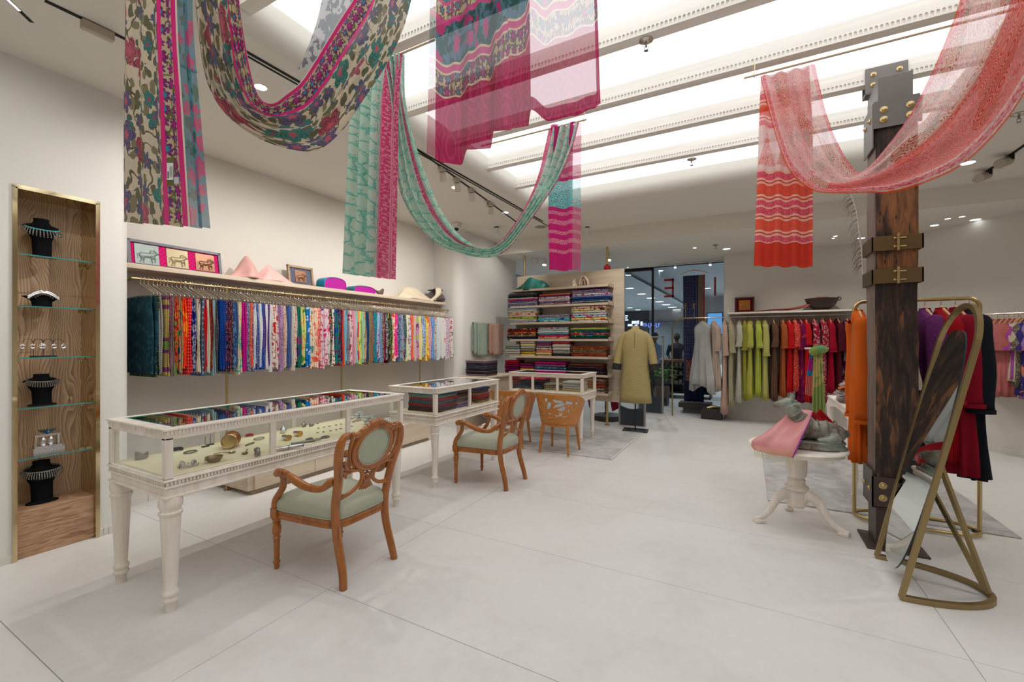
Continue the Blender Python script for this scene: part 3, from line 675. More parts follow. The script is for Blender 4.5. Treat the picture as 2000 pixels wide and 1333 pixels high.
# ================================================================ shelf + long rail
XS = XRc+.34
sh = thing('wall_shelf', 'long pale wooden wall shelf above the row of hanging scarves', 'shelf', (XRc, 1.64, 2.12))
MB().box((0, 0, 0), (.34, 4.44, .042), .002).obj('board', M['oaky'], sh)
RX, RZ = -4.60, 2.035
rail = thing('hanging_rail', 'long brass hanging rail on brass posts along the left wall', 'rail', (RX, 1.7, 0))
Y0r, Y1r = onx(256, 545, RX).y, onx(880, 604, RX).y
MB().cyl((0, Y0r-1.7, RZ), (0, Y1r-1.7, RZ), .011, None, 12).obj('rail_tube', M['brass'], rail, True)
for px, zb in ((443, 0), (667, .345), (820, .345)):
    y = onx(px, 700, RX).y; p = MB().cyl((0, y-1.7, zb), (0, y-1.7, RZ), .0105, None, 12); p.cyl((0, y-1.7, zb), (0, y-1.7, zb+.012), .028, .028, 16); p.obj('post', M['brass'], rail, True)
for y in (Y0r+.04, 3.2, 4.7, Y1r-.05): MB().cyl((0, y-1.7, RZ), (XRc-RX, y-1.7, RZ), .008, None, 8).obj('wall_bracket', M['brass'], rail, True)
# hanging folded scarves: (front-edge pixel, bottom pixel, colour words, fabric)
N_, TE, CRM = (24, 32, 66), (22, 62, 74), (214, 202, 178)
RAILDEF = [
 (302, 'deep teal', ('specks', (20, 56, 66), (34, 76, 86), (18, 46, 60), 5)), (309, 'dark navy and moss', ('specks', (18, 38, 52), (110, 130, 60), (22, 40, 70), 22)),
 (317, 'white and black ticked', ('check', (225, 222, 214), (50, 48, 56), None, 40)), (327, 'plum, ochre and green patched', ('bands', (128, 60, 104), (178, 158, 92), (120, 160, 70), 12)),
 (335, 'dusty magenta', ('stripes', (150, 62, 104), (120, 112, 110), None, 20)), (341, 'taupe', ('plain', (140, 130, 118), None, None, 30)), (348, 'crimson and green floral', ('floral', (186, 22, 60), (90, 190, 60), (230, 130, 40), 16)),
 (355, 'tan and teal floral', ('blot', (188, 148, 104), (30, 120, 140), (20, 100, 120), 14)), (364, 'orange and scarlet tie-dyed', ('blot', (240, 62, 20), (250, 150, 30), (250, 90, 20), 14)),
 (373, 'scarlet dotted', ('dots', (226, 28, 34), (240, 200, 180), None, 22)), (381, 'royal blue sprigged', ('floral', (18, 26, 120), (170, 170, 190), (120, 130, 190), 11)),
 (388, 'ivory edged', ('plain', (224, 214, 192), None, None, 30)), (391, 'black and rust floral', ('specks', (36, 26, 26), (160, 62, 44), (200, 180, 150), 24)), (399, 'slate blue spotted', ('dots', (92, 112, 140), (200, 206, 210), None, 13)),
 (403, 'plain red', ('plain', (200, 22, 30), None, None, 20)), (409, 'ivory', ('plain', (222, 214, 196), None, None, 20)), (415, 'dark maroon figured', ('specks', (116, 18, 24), (150, 80, 50), None, 30)),
 (421, 'pale teal', ('plain', (138, 170, 172), None, None, 20)), (426, 'charcoal printed', ('specks', (60, 62, 74), (120, 110, 100), None, 30)), (434, 'bright blue', ('plain', (16, 66, 150), None, None, 20)),
 (440, 'deep blue dotted', ('dots', (14, 50, 130), (90, 140, 200), None, 30)), (447, 'midnight navy with coral sprigs', ('floral', (18, 22, 48), (200, 80, 80), (60, 80, 150), 26)), (453, 'black-navy', ('specks', (20, 24, 44), (190, 100, 110), None, 26)),
 (459, 'denim blue', ('specks', (52, 86, 134), (120, 150, 180), None, 10)), (465, 'faded denim', ('plain', (58, 92, 140), None, None, 10)), (471, 'orange, cream and aqua figured', ('blot', (224, 206, 170), (226, 110, 40), (90, 190, 180), 16)),
 (480, 'hot magenta', ('stripes', (212, 16, 150), (160, 12, 120), None, 34)), (488, 'grey-violet printed', ('specks', (92, 90, 130), (190, 190, 196), None, 26)), (492, 'orange-red figured', ('specks', (228, 66, 42), (240, 160, 130), None, 30)),
 (497, 'indigo and white netted', ('specks', (40, 50, 120), (190, 196, 215), None, 30)), (500, 'white plain', ('plain', (226, 224, 220), None, None, 30)), (506, 'ink blue printed', ('specks', (34, 48, 130), (150, 165, 210), None, 34)),
 (511, 'bright white', ('plain', (230, 230, 228), None, None, 30)), (515, 'cobalt blue', ('plain', (44, 86, 170), None, None, 30)), (519, 'purple dotted', ('dots', (84, 44, 130), (190, 180, 220), None, 40)), (522, 'soft white', ('plain', (228, 226, 224), None, None, 30)),
 (527, 'violet dotted', ('dots', (96, 40, 126), (200, 190, 220), None, 40)), (531, 'white with navy edge', ('plain', (224, 224, 220), None, None, 30)), (538, 'red and white floral', ('blot', (230, 224, 216), (206, 44, 40), (210, 60, 50), 20)),
 (543, 'red-flowered', ('blot', (228, 220, 212), (208, 48, 44), (200, 50, 50), 24)), (548, 'mauve', ('specks', (150, 96, 150), (190, 160, 190), None, 34)), (553, 'lilac printed', ('specks', (164, 112, 164), (210, 190, 210), None, 40)),
 (559, 'cream with red dots', ('specks', (222, 212, 192), (196, 120, 110), None, 30)), (564, 'denim-blue plain', ('plain', (60, 84, 140), None, None, 30)), (569, 'washed indigo', ('specks', (66, 90, 146), (110, 130, 175), None, 40)),
 (575, 'off-white', ('plain', (214, 206, 194), None, None, 30)), (580, 'cream sprigged', ('specks', (222, 212, 198), (200, 130, 130), None, 12)), (586, 'emerald and purple floral', ('blot', (24, 110, 90), (60, 60, 130), (170, 40, 130), 14)),
 (595, 'lime and yellow leafy', ('blot', (206, 204, 122), (96, 140, 60), (226, 150, 60), 14)), (603, 'azure floral', ('blot', (20, 120, 190), (16, 70, 140), (200, 215, 235), 16)), (611, 'cream orchard-print', ('blot', (232, 212, 184), (90, 150, 140), (224, 130, 80), 18)),
 (619, 'cream and coral floral', ('blot', (236, 208, 184), (222, 90, 70), (220, 110, 100), 16)), (625, 'coral', ('specks', (232, 96, 82), (240, 190, 170), None, 18)), (631, 'white and violet floral', ('blot', (222, 204, 212), (84, 70, 130), (208, 50, 80), 24)),
 (638, 'fuchsia blossom', ('blot', (232, 206, 214), (214, 36, 110), (226, 60, 130), 18)), (643, 'pink and white', ('blot', (232, 216, 220), (208, 50, 120), (90, 150, 90), 20)), (648, 'black floral', ('specks', (36, 38, 46), (190, 170, 140), (220, 100, 80), 20)),
 (653, 'white with red and green flowers', ('blot', (232, 226, 220), (206, 50, 50), (40, 120, 80), 18)), (659, 'green and cobalt', ('blot', (20, 120, 110), (30, 70, 160), (120, 40, 130), 14)), (665, 'dark plum floral', ('floral', (70, 22, 60), (160, 60, 80), (60, 130, 140), 20)),
 (669, 'aubergine', ('specks', (74, 24, 64), (140, 50, 90), None, 20)), (672, 'flame orange edged', ('plain', (232, 82, 32), None, None, 20)), (677, 'sky blue', ('plain', (122, 194, 214), None, None, 20)), (681, 'grey flecked', ('specks', (150, 150, 164), (90, 90, 110), None, 34)),
 (687, 'crimson on white', ('blot', (226, 206, 206), (196, 22, 56), (200, 40, 70), 22)), (691, 'rose pink', ('plain', (214, 150, 168), None, None, 20)), (695, 'pale pink', ('plain', (226, 178, 190), None, None, 20)), (698, 'aqua', ('plain', (150, 210, 204), None, None, 20)),
 (701, 'peach and cerise banded', ('bands', (244, 162, 92), (222, 60, 110), (244, 190, 120), 8)), (706, 'yellow-green', ('blot', (208, 222, 116), (120, 180, 90), (226, 226, 160), 20)), (711, 'green checked', ('check', (120, 184, 140), (200, 220, 190), None, 40)),
 (715, 'orange multi-floral', ('blot', (214, 170, 130), (200, 60, 40), (70, 60, 110), 30)), (720, 'petrol blue', ('plain', (16, 70, 116), None, None, 30)), (725, 'tan figured', ('specks', (172, 142, 106), (120, 90, 64), None, 30)), (729, 'brown with cream dots', ('dots', (120, 84, 66), (224, 210, 190), None, 50)),
 (735, 'peacock teal', ('specks', (12, 118, 134), (60, 150, 160), None, 16)), (741, 'light blue with red sprigs', ('blot', (160, 190, 220), (204, 30, 60), (180, 60, 90), 18)), (746, 'dusty blue', ('plain', (128, 146, 180), None, None, 30)), (750, 'dark brown mottled', ('specks', (60, 42, 44), (200, 160, 140), None, 30)),
 (753, 'dark wine', ('plain', (116, 24, 66), None, None, 30)), (757, 'black and white mottled', ('specks', (40, 46, 56), (190, 196, 190), None, 22)), (761, 'wine and green', ('blot', (70, 22, 44), (70, 110, 60), (170, 180, 60), 20)), (766, 'bottle green figured', ('specks', (40, 54, 44), (110, 150, 70), None, 24)),
 (771, 'cream and coral', ('blot', (238, 220, 204), (228, 80, 64), (230, 120, 100), 20)), (776, 'neon pink', ('blot', (240, 60, 150), (232, 190, 190), (240, 30, 130), 14)), (781, 'navy marbled', ('specks', (44, 58, 104), (150, 165, 190), None, 24)), (785, 'steel blue marbled', ('specks', (80, 100, 140), (180, 190, 205), None, 24)),
 (789, 'grey-blue with rust leaves', ('blot', (156, 168, 184), (190, 90, 60), (120, 130, 150), 24)), (794, 'dark navy figured', ('specks', (30, 46, 86), (130, 150, 150), None, 20)), (797, 'lemon', ('plain', (230, 228, 176), None, None, 20)), (802, 'white voile', ('specks', (226, 222, 222), (160, 130, 160), None, 8)),
 (807, 'vermilion', ('specks', (230, 58, 40), (240, 150, 120), None, 34)), (811, 'sand', ('plain', (220, 190, 160), None, None, 20)), (814, 'blush', ('plain', (226, 190, 196), None, None, 20)), (818, 'lilac', ('blot', (206, 150, 204), (160, 210, 80), (110, 50, 90), 12)), (823, 'butter yellow', ('plain', (234, 216, 152), None, None, 20)),
 (830, 'powder blue', ('specks', (166, 190, 214), (110, 120, 160), None, 14)), (837, 'yellow with amber medallions', ('blot', (244, 214, 100), (220, 120, 40), (240, 180, 60), 14)), (842, 'shell pink', ('specks', (222, 186, 196), (200, 120, 130), None, 24)), (848, 'cornflower blue', ('specks', (134, 172, 216), (80, 130, 190), None, 20)),
 (853, 'sand floral', ('blot', (222, 200, 180), (210, 120, 90), (120, 130, 140), 30)), (857, 'ice blue', ('plain', (206, 220, 226), None, None, 20)), (861, 'grey-edged white', ('plain', (220, 220, 216), None, None, 20)), (866, 'cool white', ('plain', (226, 228, 228), None, None, 20)), (870, 'coral-edged white', ('blot', (232, 222, 218), (232, 110, 80), (232, 140, 110), 14)),
 (875, 'mint-white', ('specks', (214, 214, 218), (190, 150, 190), None, 14)), (880, 'pale rose', ('specks', (226, 208, 214), (200, 130, 140), None, 14)), (885, 'white with red bouquets', ('blot', (230, 224, 222), (206, 50, 50), (70, 80, 70), 14))]
def scarf_mesh(L, th, seed, wd):
    rr = random.Random(seed); m = MB(); ph = rr.uniform(0, 6); fl_ = rr.uniform(.0, .012); n = 10
    # two hanging lobes with a rounded front fold each, draped over a bar
    for s_, lw in ((-1, 0), (1, rr.uniform(-.05, .03))):
        def fn(u, v, s_=s_, lw=lw):
            a = u*2*PI; Lz = L+lw; z = -.155-Lz*v
            x = wd+.005*math.sin(v*7+ph)+fl_*v; yc = s_*th*.26*(1 if v > .02 else .6)+.004*math.sin(v*5+ph+s_)
            hx = (x+wd)/2; cx = (x-wd)/2; ex = abs(math.cos(a))**.18*(1 if math.cos(a) > 0 else -1); ey = abs(math.sin(a))**.7*(1 if math.sin(a) > 0 else -1)
            return (cx+ex*(hx-.002*math.sin(v*9+a*3)), yc+ey*th*.25*(1+.15*math.sin(v*6+ph)), z)
        m.grid(fn, 16, n)
        k = len(m.v)-17; m.add([m.v[k+i] for i in range(16)], [tuple(range(16))])
        b0 = len(m.v)-16-17*(n+1); m.add([m.v[b0+i] for i in range(16)], [tuple(range(16))[::-1]])
    return m
rm = [scarf_mesh(.63+.015*(i % 4), .054, i, .238).mesh('folded_cloth', M['white']) for i in range(8)]
hm = MB().tube([(0, 0, .0), (-.009, 0, .012), (0, 0, .024), (.012, 0, .014), (.011, 0, -.0), (0, 0, -.022), (0, 0, -.042), (.226, 0, -.128), (.236, 0, -.142), (-.2, 0, -.15)], .003, 6); hmesh = hm.mesh('wire_hanger', M['nickel'])
prev_y = None; YS = []
for i, (px, lab, fb) in enumerate(RAILDEF):
    y = onx(px-1.5, 640, RX+.238).y; YS.append(y)
ordw = ['first', 'second', 'third', 'fourth', 'fifth', 'sixth', 'seventh', 'eighth', 'ninth', 'tenth']
for i, (px, lab, fb) in enumerate(RAILDEF):
    nb = RAILDEF[i-1][1].split()[0:2] if i else None
    lb = lab+' folded scarf on long rail, '+(('just right of the '+RAILDEF[i-1][1]+' one') if i else 'the big leftmost one')
    wds = lb.split()
    if len(wds) > 16: lb = ' '.join((lab+' scarf on long rail right of the '+RAILDEF[i-1][1]+' one').split()[:16])
    t_ = thing('hanging_scarf', lb, 'scarf', (RX, YS[i], RZ), R.uniform(-.03, .03), 'folded scarves on the long rail')
    h = bpy.data.objects.new('hanger', hmesh); COL.objects.link(h); h.parent = t_
    c = bpy.data.objects.new('folded_cloth', rm[(i*3) % 8].copy()); COL.objects.link(c); c.parent = t_
    c.data.materials[0] = fabric(*fb)
    gap = ((YS[i+1]-YS[i]) if i < len(YS)-1 else .05)*.5+((YS[i]-YS[i-1]) if i else .05)*.5
    c.scale = (1, max(.5, min(1.5, gap*.97/.054)), 1+R.uniform(-.02, .05)*(1 if i < 60 else .4)); c.location = (0, 0, .155*(c.scale[2]-1))
    if i == 0: c.scale = (1, 1.1, 1.03)
# things on the shelf
SHZ = 2.162
def frame(name, label, loc, rz, w, h, tilt, mats, plates):
    f = thing(name, label, 'picture', loc, 0, rot=(tilt, 0, rz))
    t_ = .02; b = .025
    m = MB(); m.box((-w/2, 0, 0), (w/2, -.006, b)); m.box((-w/2, 0, h-b), (w/2, -.024, h)); m.box((-w/2, 0, 0), (-w/2+b, -.024, h)); m.box((w/2-b, 0, 0), (w/2, -.024, h)); m.box((-w/2, 0, 0), (w/2, -.024, b))
    m.obj('frame', mats[0], f); MB().box((-w/2+b, -.002, b), (w/2-b, -.008, h-b)).obj('mount', mats[1], f)
    for (cx, cz, s, pm) in plates:
        p = MB().box((cx-s/2, -.008, cz-s/2), (cx+s/2, -.014, cz+s/2), .002).obj('relief_plate', pm, f)
        o = bpy.data.objects.new('bull_relief', BULL); COL.objects.link(o); o.parent = p; o.location = (cx, -.014, cz-.02*s/.15); k = s/.15; o.scale = (k, k, k)
        mm = o.data.copy(); mm.materials.clear(); mm.materials.append(pm); o.data = mm
    return f
def bullmesh():
    m = MB()
    m.ball((-.0, 0, .012), (.042, .009, .020)); m.ball((-.03, 0, .012), (.022, .009, .021)); m.ball((.03, 0, .018), (.022, .01, .021)); m.ball((.030, 0, .040), (.015, .008, .015))
    m.ball((.05, 0, .03), (.012, .008, .014)); m.tube([(.048, 0, .040), (.06, -.001, .036), (.072, -.001, .026)], [.011, .008, .0045], 8)
    m.tube([(.052, 0, .042), (.044, 0, .056), (.052, 0, .070)], [.004, .0032, .0016], 6); m.ball((.044, 0, .006), (.007, .006, .012)); m.ball((.045, -.002, .038), (.008, .004, .003))
    for P in ([(-.036, 0, .0), (-.034, 0, -.022), (-.046, 0, -.036), (-.042, 0, -.046)], [(-.028, 0, 0), (-.02, 0, -.022), (-.028, 0, -.04), (-.02, 0, -.044)], [(.03, 0, .0), (.026, 0, -.02), (.03, 0, -.044)], [(.038, 0, .002), (.05, 0, -.016), (.044, 0, -.03), (.05, 0, -.036)]):
        m.tube(P, [.010, .006, .004, .005][:len(P)], 7)
    m.tube([(-.05, 0, .022), (-.06, 0, .018), (-.056, 0, -.01), (-.062, 0, -.02)], [.003, .003, .003, .004], 6)
    o = blob(m, 'bull_tmp', M['bronze'], None, .0022, 2); me = o.data; bpy.data.objects.remove(o); return me
BULL = bullmesh()
mg = fabric('check', (196, 12, 96), (214, 30, 116), None, 16); fr_s = simple('pewter_plate', (124, 134, 130), .4, .4); fr_g = simple('pale_gold_plate', (150, 135, 104), .4, .4); fr_c = simple('copper_plate', (120, 80, 56), .35, .5)
# leaning on recess wall: frame's x axis runs along +Y  (rz = 90deg), face toward +X
pA, pB = onx(246, 500, XRc+.12), onx(430, 520, XRc+.12)
wF = pB.y-pA.y
fA = frame('framed_relief', 'framed magenta panel with three metal bull reliefs on the wall shelf', (XRc+.14, (pA.y+pB.y)/2, SHZ+.002), PI/2, wF, .245, -.16, (simple('dark_pewter_frame', (84, 84, 94), .4), mg), [(-wF*.31, .122, .185, fr_s), (0, .122, .18, fr_g), (wF*.31, .122, .175, fr_c)])
pA, pB = onx(562, 530, XRc+.12), onx(611, 530, XRc+.12); wB = pB.y-pA.y
frame('framed_relief', 'small gilt frame with a single bronze bull relief beside the pink cloth', (XRc+.13, (pA.y+pB.y)/2, SHZ+.002), PI/2, wB, .25, -.16, (wood('gilt_frame', (150, 120, 80), (110, 84, 52), 0, 20, .4), fabric('specks', (78, 84, 104), (120, 124, 140), None, 60)), [(0, .125, .15, fr_c)])
# tented / folded silks
def tent(name, label, pts_ridge, base, mats, cat='cloth', fold=.012, seed=1, parent=None):
    """draped cloth: grid from ridge line down to base outline (front and back)"""
    m = MB(); rr = random.Random(seed); ph = rr.uniform(0, 6)
    n = 28
    def fn(u, v):
        r = Vector(crom(pts_ridge, u)); b = Vector(crom(base, u))
        p = r.lerp(b, v); k = math.sin(v*PI)
        return p+Vector((math.sin(u*17+ph)*fold*k, math.sin(u*11+v*5+ph)*fold*k*.6, abs(math.sin(u*13+ph))*fold*k))
    m.grid(fn, n, 10); o = m.obj(name, mats, parent, True, 60); mod(o, 'SOLIDIFY', thickness=.004, offset=0); return tag(o, label, cat) if parent is None else o
def drape_on(name, label, path_, width, mat_, closed_ends=True, seed=0, rip=.01, cat='cloth', nu=24):
    """ribbon of cloth following a 3-D path; width vector"""
    W = Vector(width); m = MB(); rr = random.Random(seed); ph = rr.uniform(0, 6)
    def fn(u, v):
        p = Vector(crom(path_, v)); return p+W*(u-.5)+Vector((0, 0, rip*math.sin(u*9+v*6+ph)))+Vector((rip*math.sin(u*7+ph+v*4), 0, 0))
    m.grid(fn, nu, 40, lambda u, v: (u, v)); o = m.obj(name, mat_, None, True, 60); mod(o, 'SOLIDIFY', thickness=.003, offset=0); return tag(o, label, cat)
def S(px, py=560, x=.2): return onx(px, py, XRc+x)
def shelfcloth(name, label, L, mt, seed):
    # L: list of (px, height above shelf) crest line; cloth falls to shelf both sides
    rid = [(XRc+.19, S(px, 540, .19).y, SHZ+h) for px, h in L]; m = MB(); rr = random.Random(seed); ph = rr.uniform(0, 6)
    def fn(u, v):
        r = Vector(crom(rid, u)); s_ = v*2-1; hgt = r.z-SHZ; f = abs(s_)
        z = SHZ+.004+hgt*(1-f)**.8; x = r.x+s_*(.06+hgt*.45)+.01*math.sin(u*14+ph+3*f)
        return (x, r.y+.008*math.sin(9*f+u*8+ph), z+.006*f*(1-f)*math.sin(u*22+ph))
    m.grid(fn, 30, 24); o = m.obj(name, mt, None, True, 50); mod(o, 'SOLIDIFY', thickness=.003, offset=0); return tag(o, label, 'cloth')
silkp = fabric('plain', (226, 172, 164), None, None, 10, 0, 1); silkp2 = fabric('plain', (232, 186, 180), None, None, 10, 0, 1)
shelfcloth('draped_silk', 'pale pink silk tented to a tall peak beside the three-bull frame', [(446, .005), (463, .10), (481, .25), (497, .14), (512, .01)], silkp, 2)
shelfcloth('draped_silk', 'pale pink silk mound sloping toward the small bull frame', [(500, .01), (512, .12), (524, .19), (540, .13), (562, .05), (578, .005)], silkp2, 5)
def foldpack(name, label, px0, px1, h, cols, seed):
    y0, y1 = S(px0).y, S(px1).y; t_ = thing(name, label, 'cloth', (XRc+.2, (y0+y1)/2, SHZ+.002)); w = y1-y0
    def arcs(r0, col, nm_, a=0.0, b=1.0):
        m = MB()
        def fn(u, v):
            an = PI*(a+(b-a)*u); return (.08*(v-.5)*2, -math.cos(an)*w/2*r0, abs(math.sin(an))**.35*h*r0)
        m.grid(fn, 20, 6); o = m.obj(nm_, col, t_, True, 60); mod(o, 'SOLIDIFY', thickness=.006, offset=0)
    P = [(-math.cos(PI*k/16)*w/2*.97, abs(math.sin(PI*k/16))**.35*h*.97) for k in range(17)]; N = 17
    MB().add([(x, a, b) for x in (-.075, .075) for a, b in P], [tuple(range(N)), tuple(range(N, 2*N))[::-1]]+[(i, (i+1) % N, N+(i+1) % N, N+i) for i in range(N)]).obj('folded_core', cols[1], t_)
    arcs(1.0, cols[0], 'upper_band', 0, .62); arcs(1.0, cols[1], 'lower_band', .62, 1.0); return t_
bl, mgn, cri = fabric('plain', (0, 140, 178), None, None, 10, 0, 1), fabric('plain', (178, 22, 150), None, None, 10, 0, 1), fabric('plain', (140, 20, 50), None, None, 10, 0, 1)
foldpack('folded_silk', 'standing folded silk, turquoise over magenta with crimson lining', 626, 668, .15, (bl, mgn, cri), 1)
foldpack('folded_silk', 'smaller teal and magenta silk folded like a tent on wall shelf', 684, 725, .095, (fabric('plain', (0, 120, 130), None, None, 10, 0, 1), mgn, bl), 1)
# bird
bp = onx(742, 560, XRc+.2); m = MB()
m.ball((0, 0, .03), (.028, .05, .03)); m.ball((0, .03, .05), (.02, .025, .028)); m.ball((0, .045, .072), .017); m.tube([(0, .055, .072), (0, .074, .068)], [.006, .001], 6)
m.tube([(0, -.03, .035), (0, -.07, .055), (0, -.1, .062)], [.018, .01, .004], 8); m.cyl((0, .0, .0), (0, .0, .02), .016, .012)
o = blob(m, 'bird_figurine', simple('dark_bronze_bird', (88, 68, 52), .45), None, .0035, 3); o.location = (bp.x, bp.y, SHZ); o.scale = (1.25, 1.25, 1.25); tag(o, 'small dark bronze bird figurine on the wall shelf', 'figurine')
shelfcloth('draped_silk', 'ivory silk cloth lying in soft folds before the bronze pot', [(775, .005), (790, .16), (806, .19), (822, .15), (834, .08), (846, .01)], fabric('plain', (226, 210, 182), None, None, 10, 0, 1), 8)
pp_ = onx(850, 560, XRc+.19); po = thing('bronze_pot', 'dark bronze lobed pot at the far end of the wall shelf', 'pot', (pp_.x, pp_.y, SHZ))
MB().lathe([(0, 0), (.09, 0), (.16, .03), (.175, .06), (.14, .13), (.09, .18), (.085, .2), (.11, .215), (.10, .215), (.07, .2), (0, .19)], (0, 0, 0), 24).obj('bowl', simple('dark_pewter', (84, 72, 68), .35), po, True)
for k in range(4): MB().box((.10, -.02, .20), (.125, .02, .222), .004).obj('rim_lug', simple('pewter_lug', (70, 60, 56), .4), po).rotation_euler = (0, 0, k*PI/2+.5)
drape_on('draped_silk', 'ivory silk strip pulled over the rim of the bronze pot', [(pp_.x+.0, pp_.y-.01, SHZ+.215), (pp_.x+.11, pp_.y-.06, SHZ+.235), (pp_.x+.15, pp_.y-.10, SHZ+.12), (pp_.x+.12, pp_.y-.22, SHZ+.01)], (0.0, .16, 0.02), fabric('plain', (230, 216, 190), None, None, 10, 0, 1), seed=4)
# low chest under the rail
ch = thing('low_chest', 'low greyed oak chest standing under the scarves behind the glass cases', 'chest', (-4.88, 2.47, 0))
LX, LY = .66, 2.75
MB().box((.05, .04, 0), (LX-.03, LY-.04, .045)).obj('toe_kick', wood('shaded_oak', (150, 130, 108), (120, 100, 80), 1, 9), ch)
MB().box((0, 0, .045), (LX-.02, LY, .335), .002).obj('carcass', M['oaky'], ch)
for k in range(4): MB().box((LX-.02, .06+k*(LY-.06)/4, .05), (LX, .054+(k+1)*(LY-.06)/4, .33), .002).obj('door', M['oaky'], ch)
# ================================================================ glass cases
def turned(h, r=.033):
    z = h; k = r
    return [(0, 0), (k*.50, 0), (k*.55, .012), (k*.60, .05), (k*.78, .058), (k*.82, .07), (k*.66, .082), (k*.80, .092), (k*.86, .105), (k*.72, .118), (k*.62, .125), (k*.72, .2), (k*1.0, z-.115), (k*1.02, z-.105), (k*1.16, z-.098), (k*1.16, z-.086), (k*.98, z-.08), (k*1.0, z-.07), (k*1.16, z-.055), (k*1.2, z-.035), (k*1.12, z-.012), (k*1.05, z), (0, z)]
def glass_case(x0, y0, x1, y1, Ht, label, bays, along='y', r=.036, glz=.30):
    t_ = thing('glass_display_case', label, 'display case', (x0, y0, 0)); W, L = x1-x0, y1-y0
    zb = .64; zf = Ht-glz+.02
    m = MB(); m.box((.012, .012, zb), (W-.012, L-.012, zb+.055), .003); m.box((0, 0, zb+.052), (W, L, zb+.066), .003); m.box((.012, .012, zb+.066), (W-.012, L-.012, zf-.012)); m.box((-.004, -.004, zf-.012), (W+.004, L+.004, zf), .003)
    m.box((.004, .004, zf), (W-.004, L-.004, zf+.006)); m.box((.0, 0, zb-.004), (W, L, zb+.008), .002)
    m.obj('apron', M['cream'], t_)
    # fluted bands (small upright blocks)
    f = MB(); P = .0185; w = .0125
    def flutes(zz0, zz1, o_):
        nx, ny = int((W-.02)/P), int((L-.02)/P)
        for i in range(nx): X = .01+i*(W-.02)/nx; f.box((X, -o_, zz0), (X+w, .01, zz1)); f.box((X, L-.01, zz0), (X+w, L+o_, zz1))
        for i in range(ny): Y = .01+i*(L-.02)/ny; f.box((-o_, Y, zz0), (.01, Y+w, zz1)); f.box((W-.01, Y, zz0), (W+o_, Y+w, zz1))
    flutes(zb+.069, zf-.014, -.002)
    flutes(Ht-.036, Ht-.012, .001)
    o = f.obj('fluted_band', M['cream'], t_, fix=False); o['kind'] = 'stuff'
    # top frame
    m = MB(); b = .07
    for a, c in (((-.006, -.006), (W+.006, b)), ((-.006, L-b), (W+.006, L+.006)), ((-.006, b), (b, L-b)), ((W-b, b), (W+.006, L-b))): m.box((a[0], a[1], Ht-.012), (c[0], c[1], Ht), .002)
    for a, c in (((.004, .004), (W-.004, .03)), ((.004, L-.03), (W-.004, L-.004)), ((.004, .03), (.03, L-.03)), ((W-.03, .03), (W-.004, L-.03))): m.box((a[0], a[1], Ht-.06), (c[0], c[1], Ht-.012))
    m.obj('top_frame', M['creamx'], t_)
    for xx, yy in ((.004, .004), (W-.044, .004), (.004, L-.044), (W-.044, L-.044)): MB().box((xx, yy, zf), (xx+.04, yy+.04, Ht-.05), .003).obj('corner_post', M['cream'], t_)
    if along == 'y':
        for k in range(1, bays):
            yy = L*k/bays
            for xx in (.006, W-.03): MB().box((xx, yy-.018, zf), (xx+.024, yy+.018, Ht-.05), .002).obj('mullion', M['cream'], t_)
    else:
        for k in range(1, bays):
            xx = W*k/bays
            MB().box((xx-.018, .006, zf), (xx+.018, .03, Ht-.05), .002).obj('mullion', M['cream'], t_)
    MB().box((b-.004, b-.004, Ht-.006), (W-b+.004, L-b+.004, Ht-.001)).obj('glass_top', M['glasst'], t_)
    m = MB(); m.box((b-.006, b-.006, Ht-.010), (b+.004, L-b+.006, Ht+.0012)); m.box((W-b-.008, b-.006, Ht-.010), (W-b+.006, L-b+.006, Ht+.0012)); m.box((b-.006, b-.006, Ht-.01), (W-b+.006, b+.006, Ht+.0012)); m.obj('glass_edge', M['gedge'], t_)
    zg0, zg1 = zf+.006, Ht-.06
    if True:
        MB().box((.018, .044, zg0), (.021, L-.044, zg1)).obj('glass_pane', M['glass'], t_); MB().box((W-.021, .044, zg0), (W-.018, L-.044, zg1)).obj('glass_pane', M['glass'], t_)
        MB().box((.044, .018, zg0), (W-.044, .021, zg1)).obj('glass_pane', M['glass'], t_); MB().box((.044, L-.021, zg0), (W-.044, L-.018, zg1)).obj('glass_pane', M['glass'], t_)
    MB().box((.03, .03, zf+.004), (W-.03, L-.03, zf+.014), .004).obj('velvet_tray', M['velv'], t_)
    for xx, yy in ((.05, .05), (W-.05, .05), (.05, L-.05), (W-.05, L-.05)): MB().lathe(turned(zb, r), (xx, yy, 0), 20).obj('leg', M['cream'], t_, True, 50)
    return t_
glass_case(-3.48, 1.17, -2.77, 3.03, 1.02, 'long cream glass display case of jewellery nearest the camera', 3, r=.048)
glass_case(-3.40, 3.49, -2.77, 4.76, 1.02, 'middle cream glass display case with stacks of colourful shawls', 2, r=.040)
glass_case(-3.28, 5.94, -2.07, 6.56, 1.02, 'cream glass display case standing crosswise on the rug in front of shelves', 3, 'x', r=.036)
VZ = 1.02-.30+.02+.0145
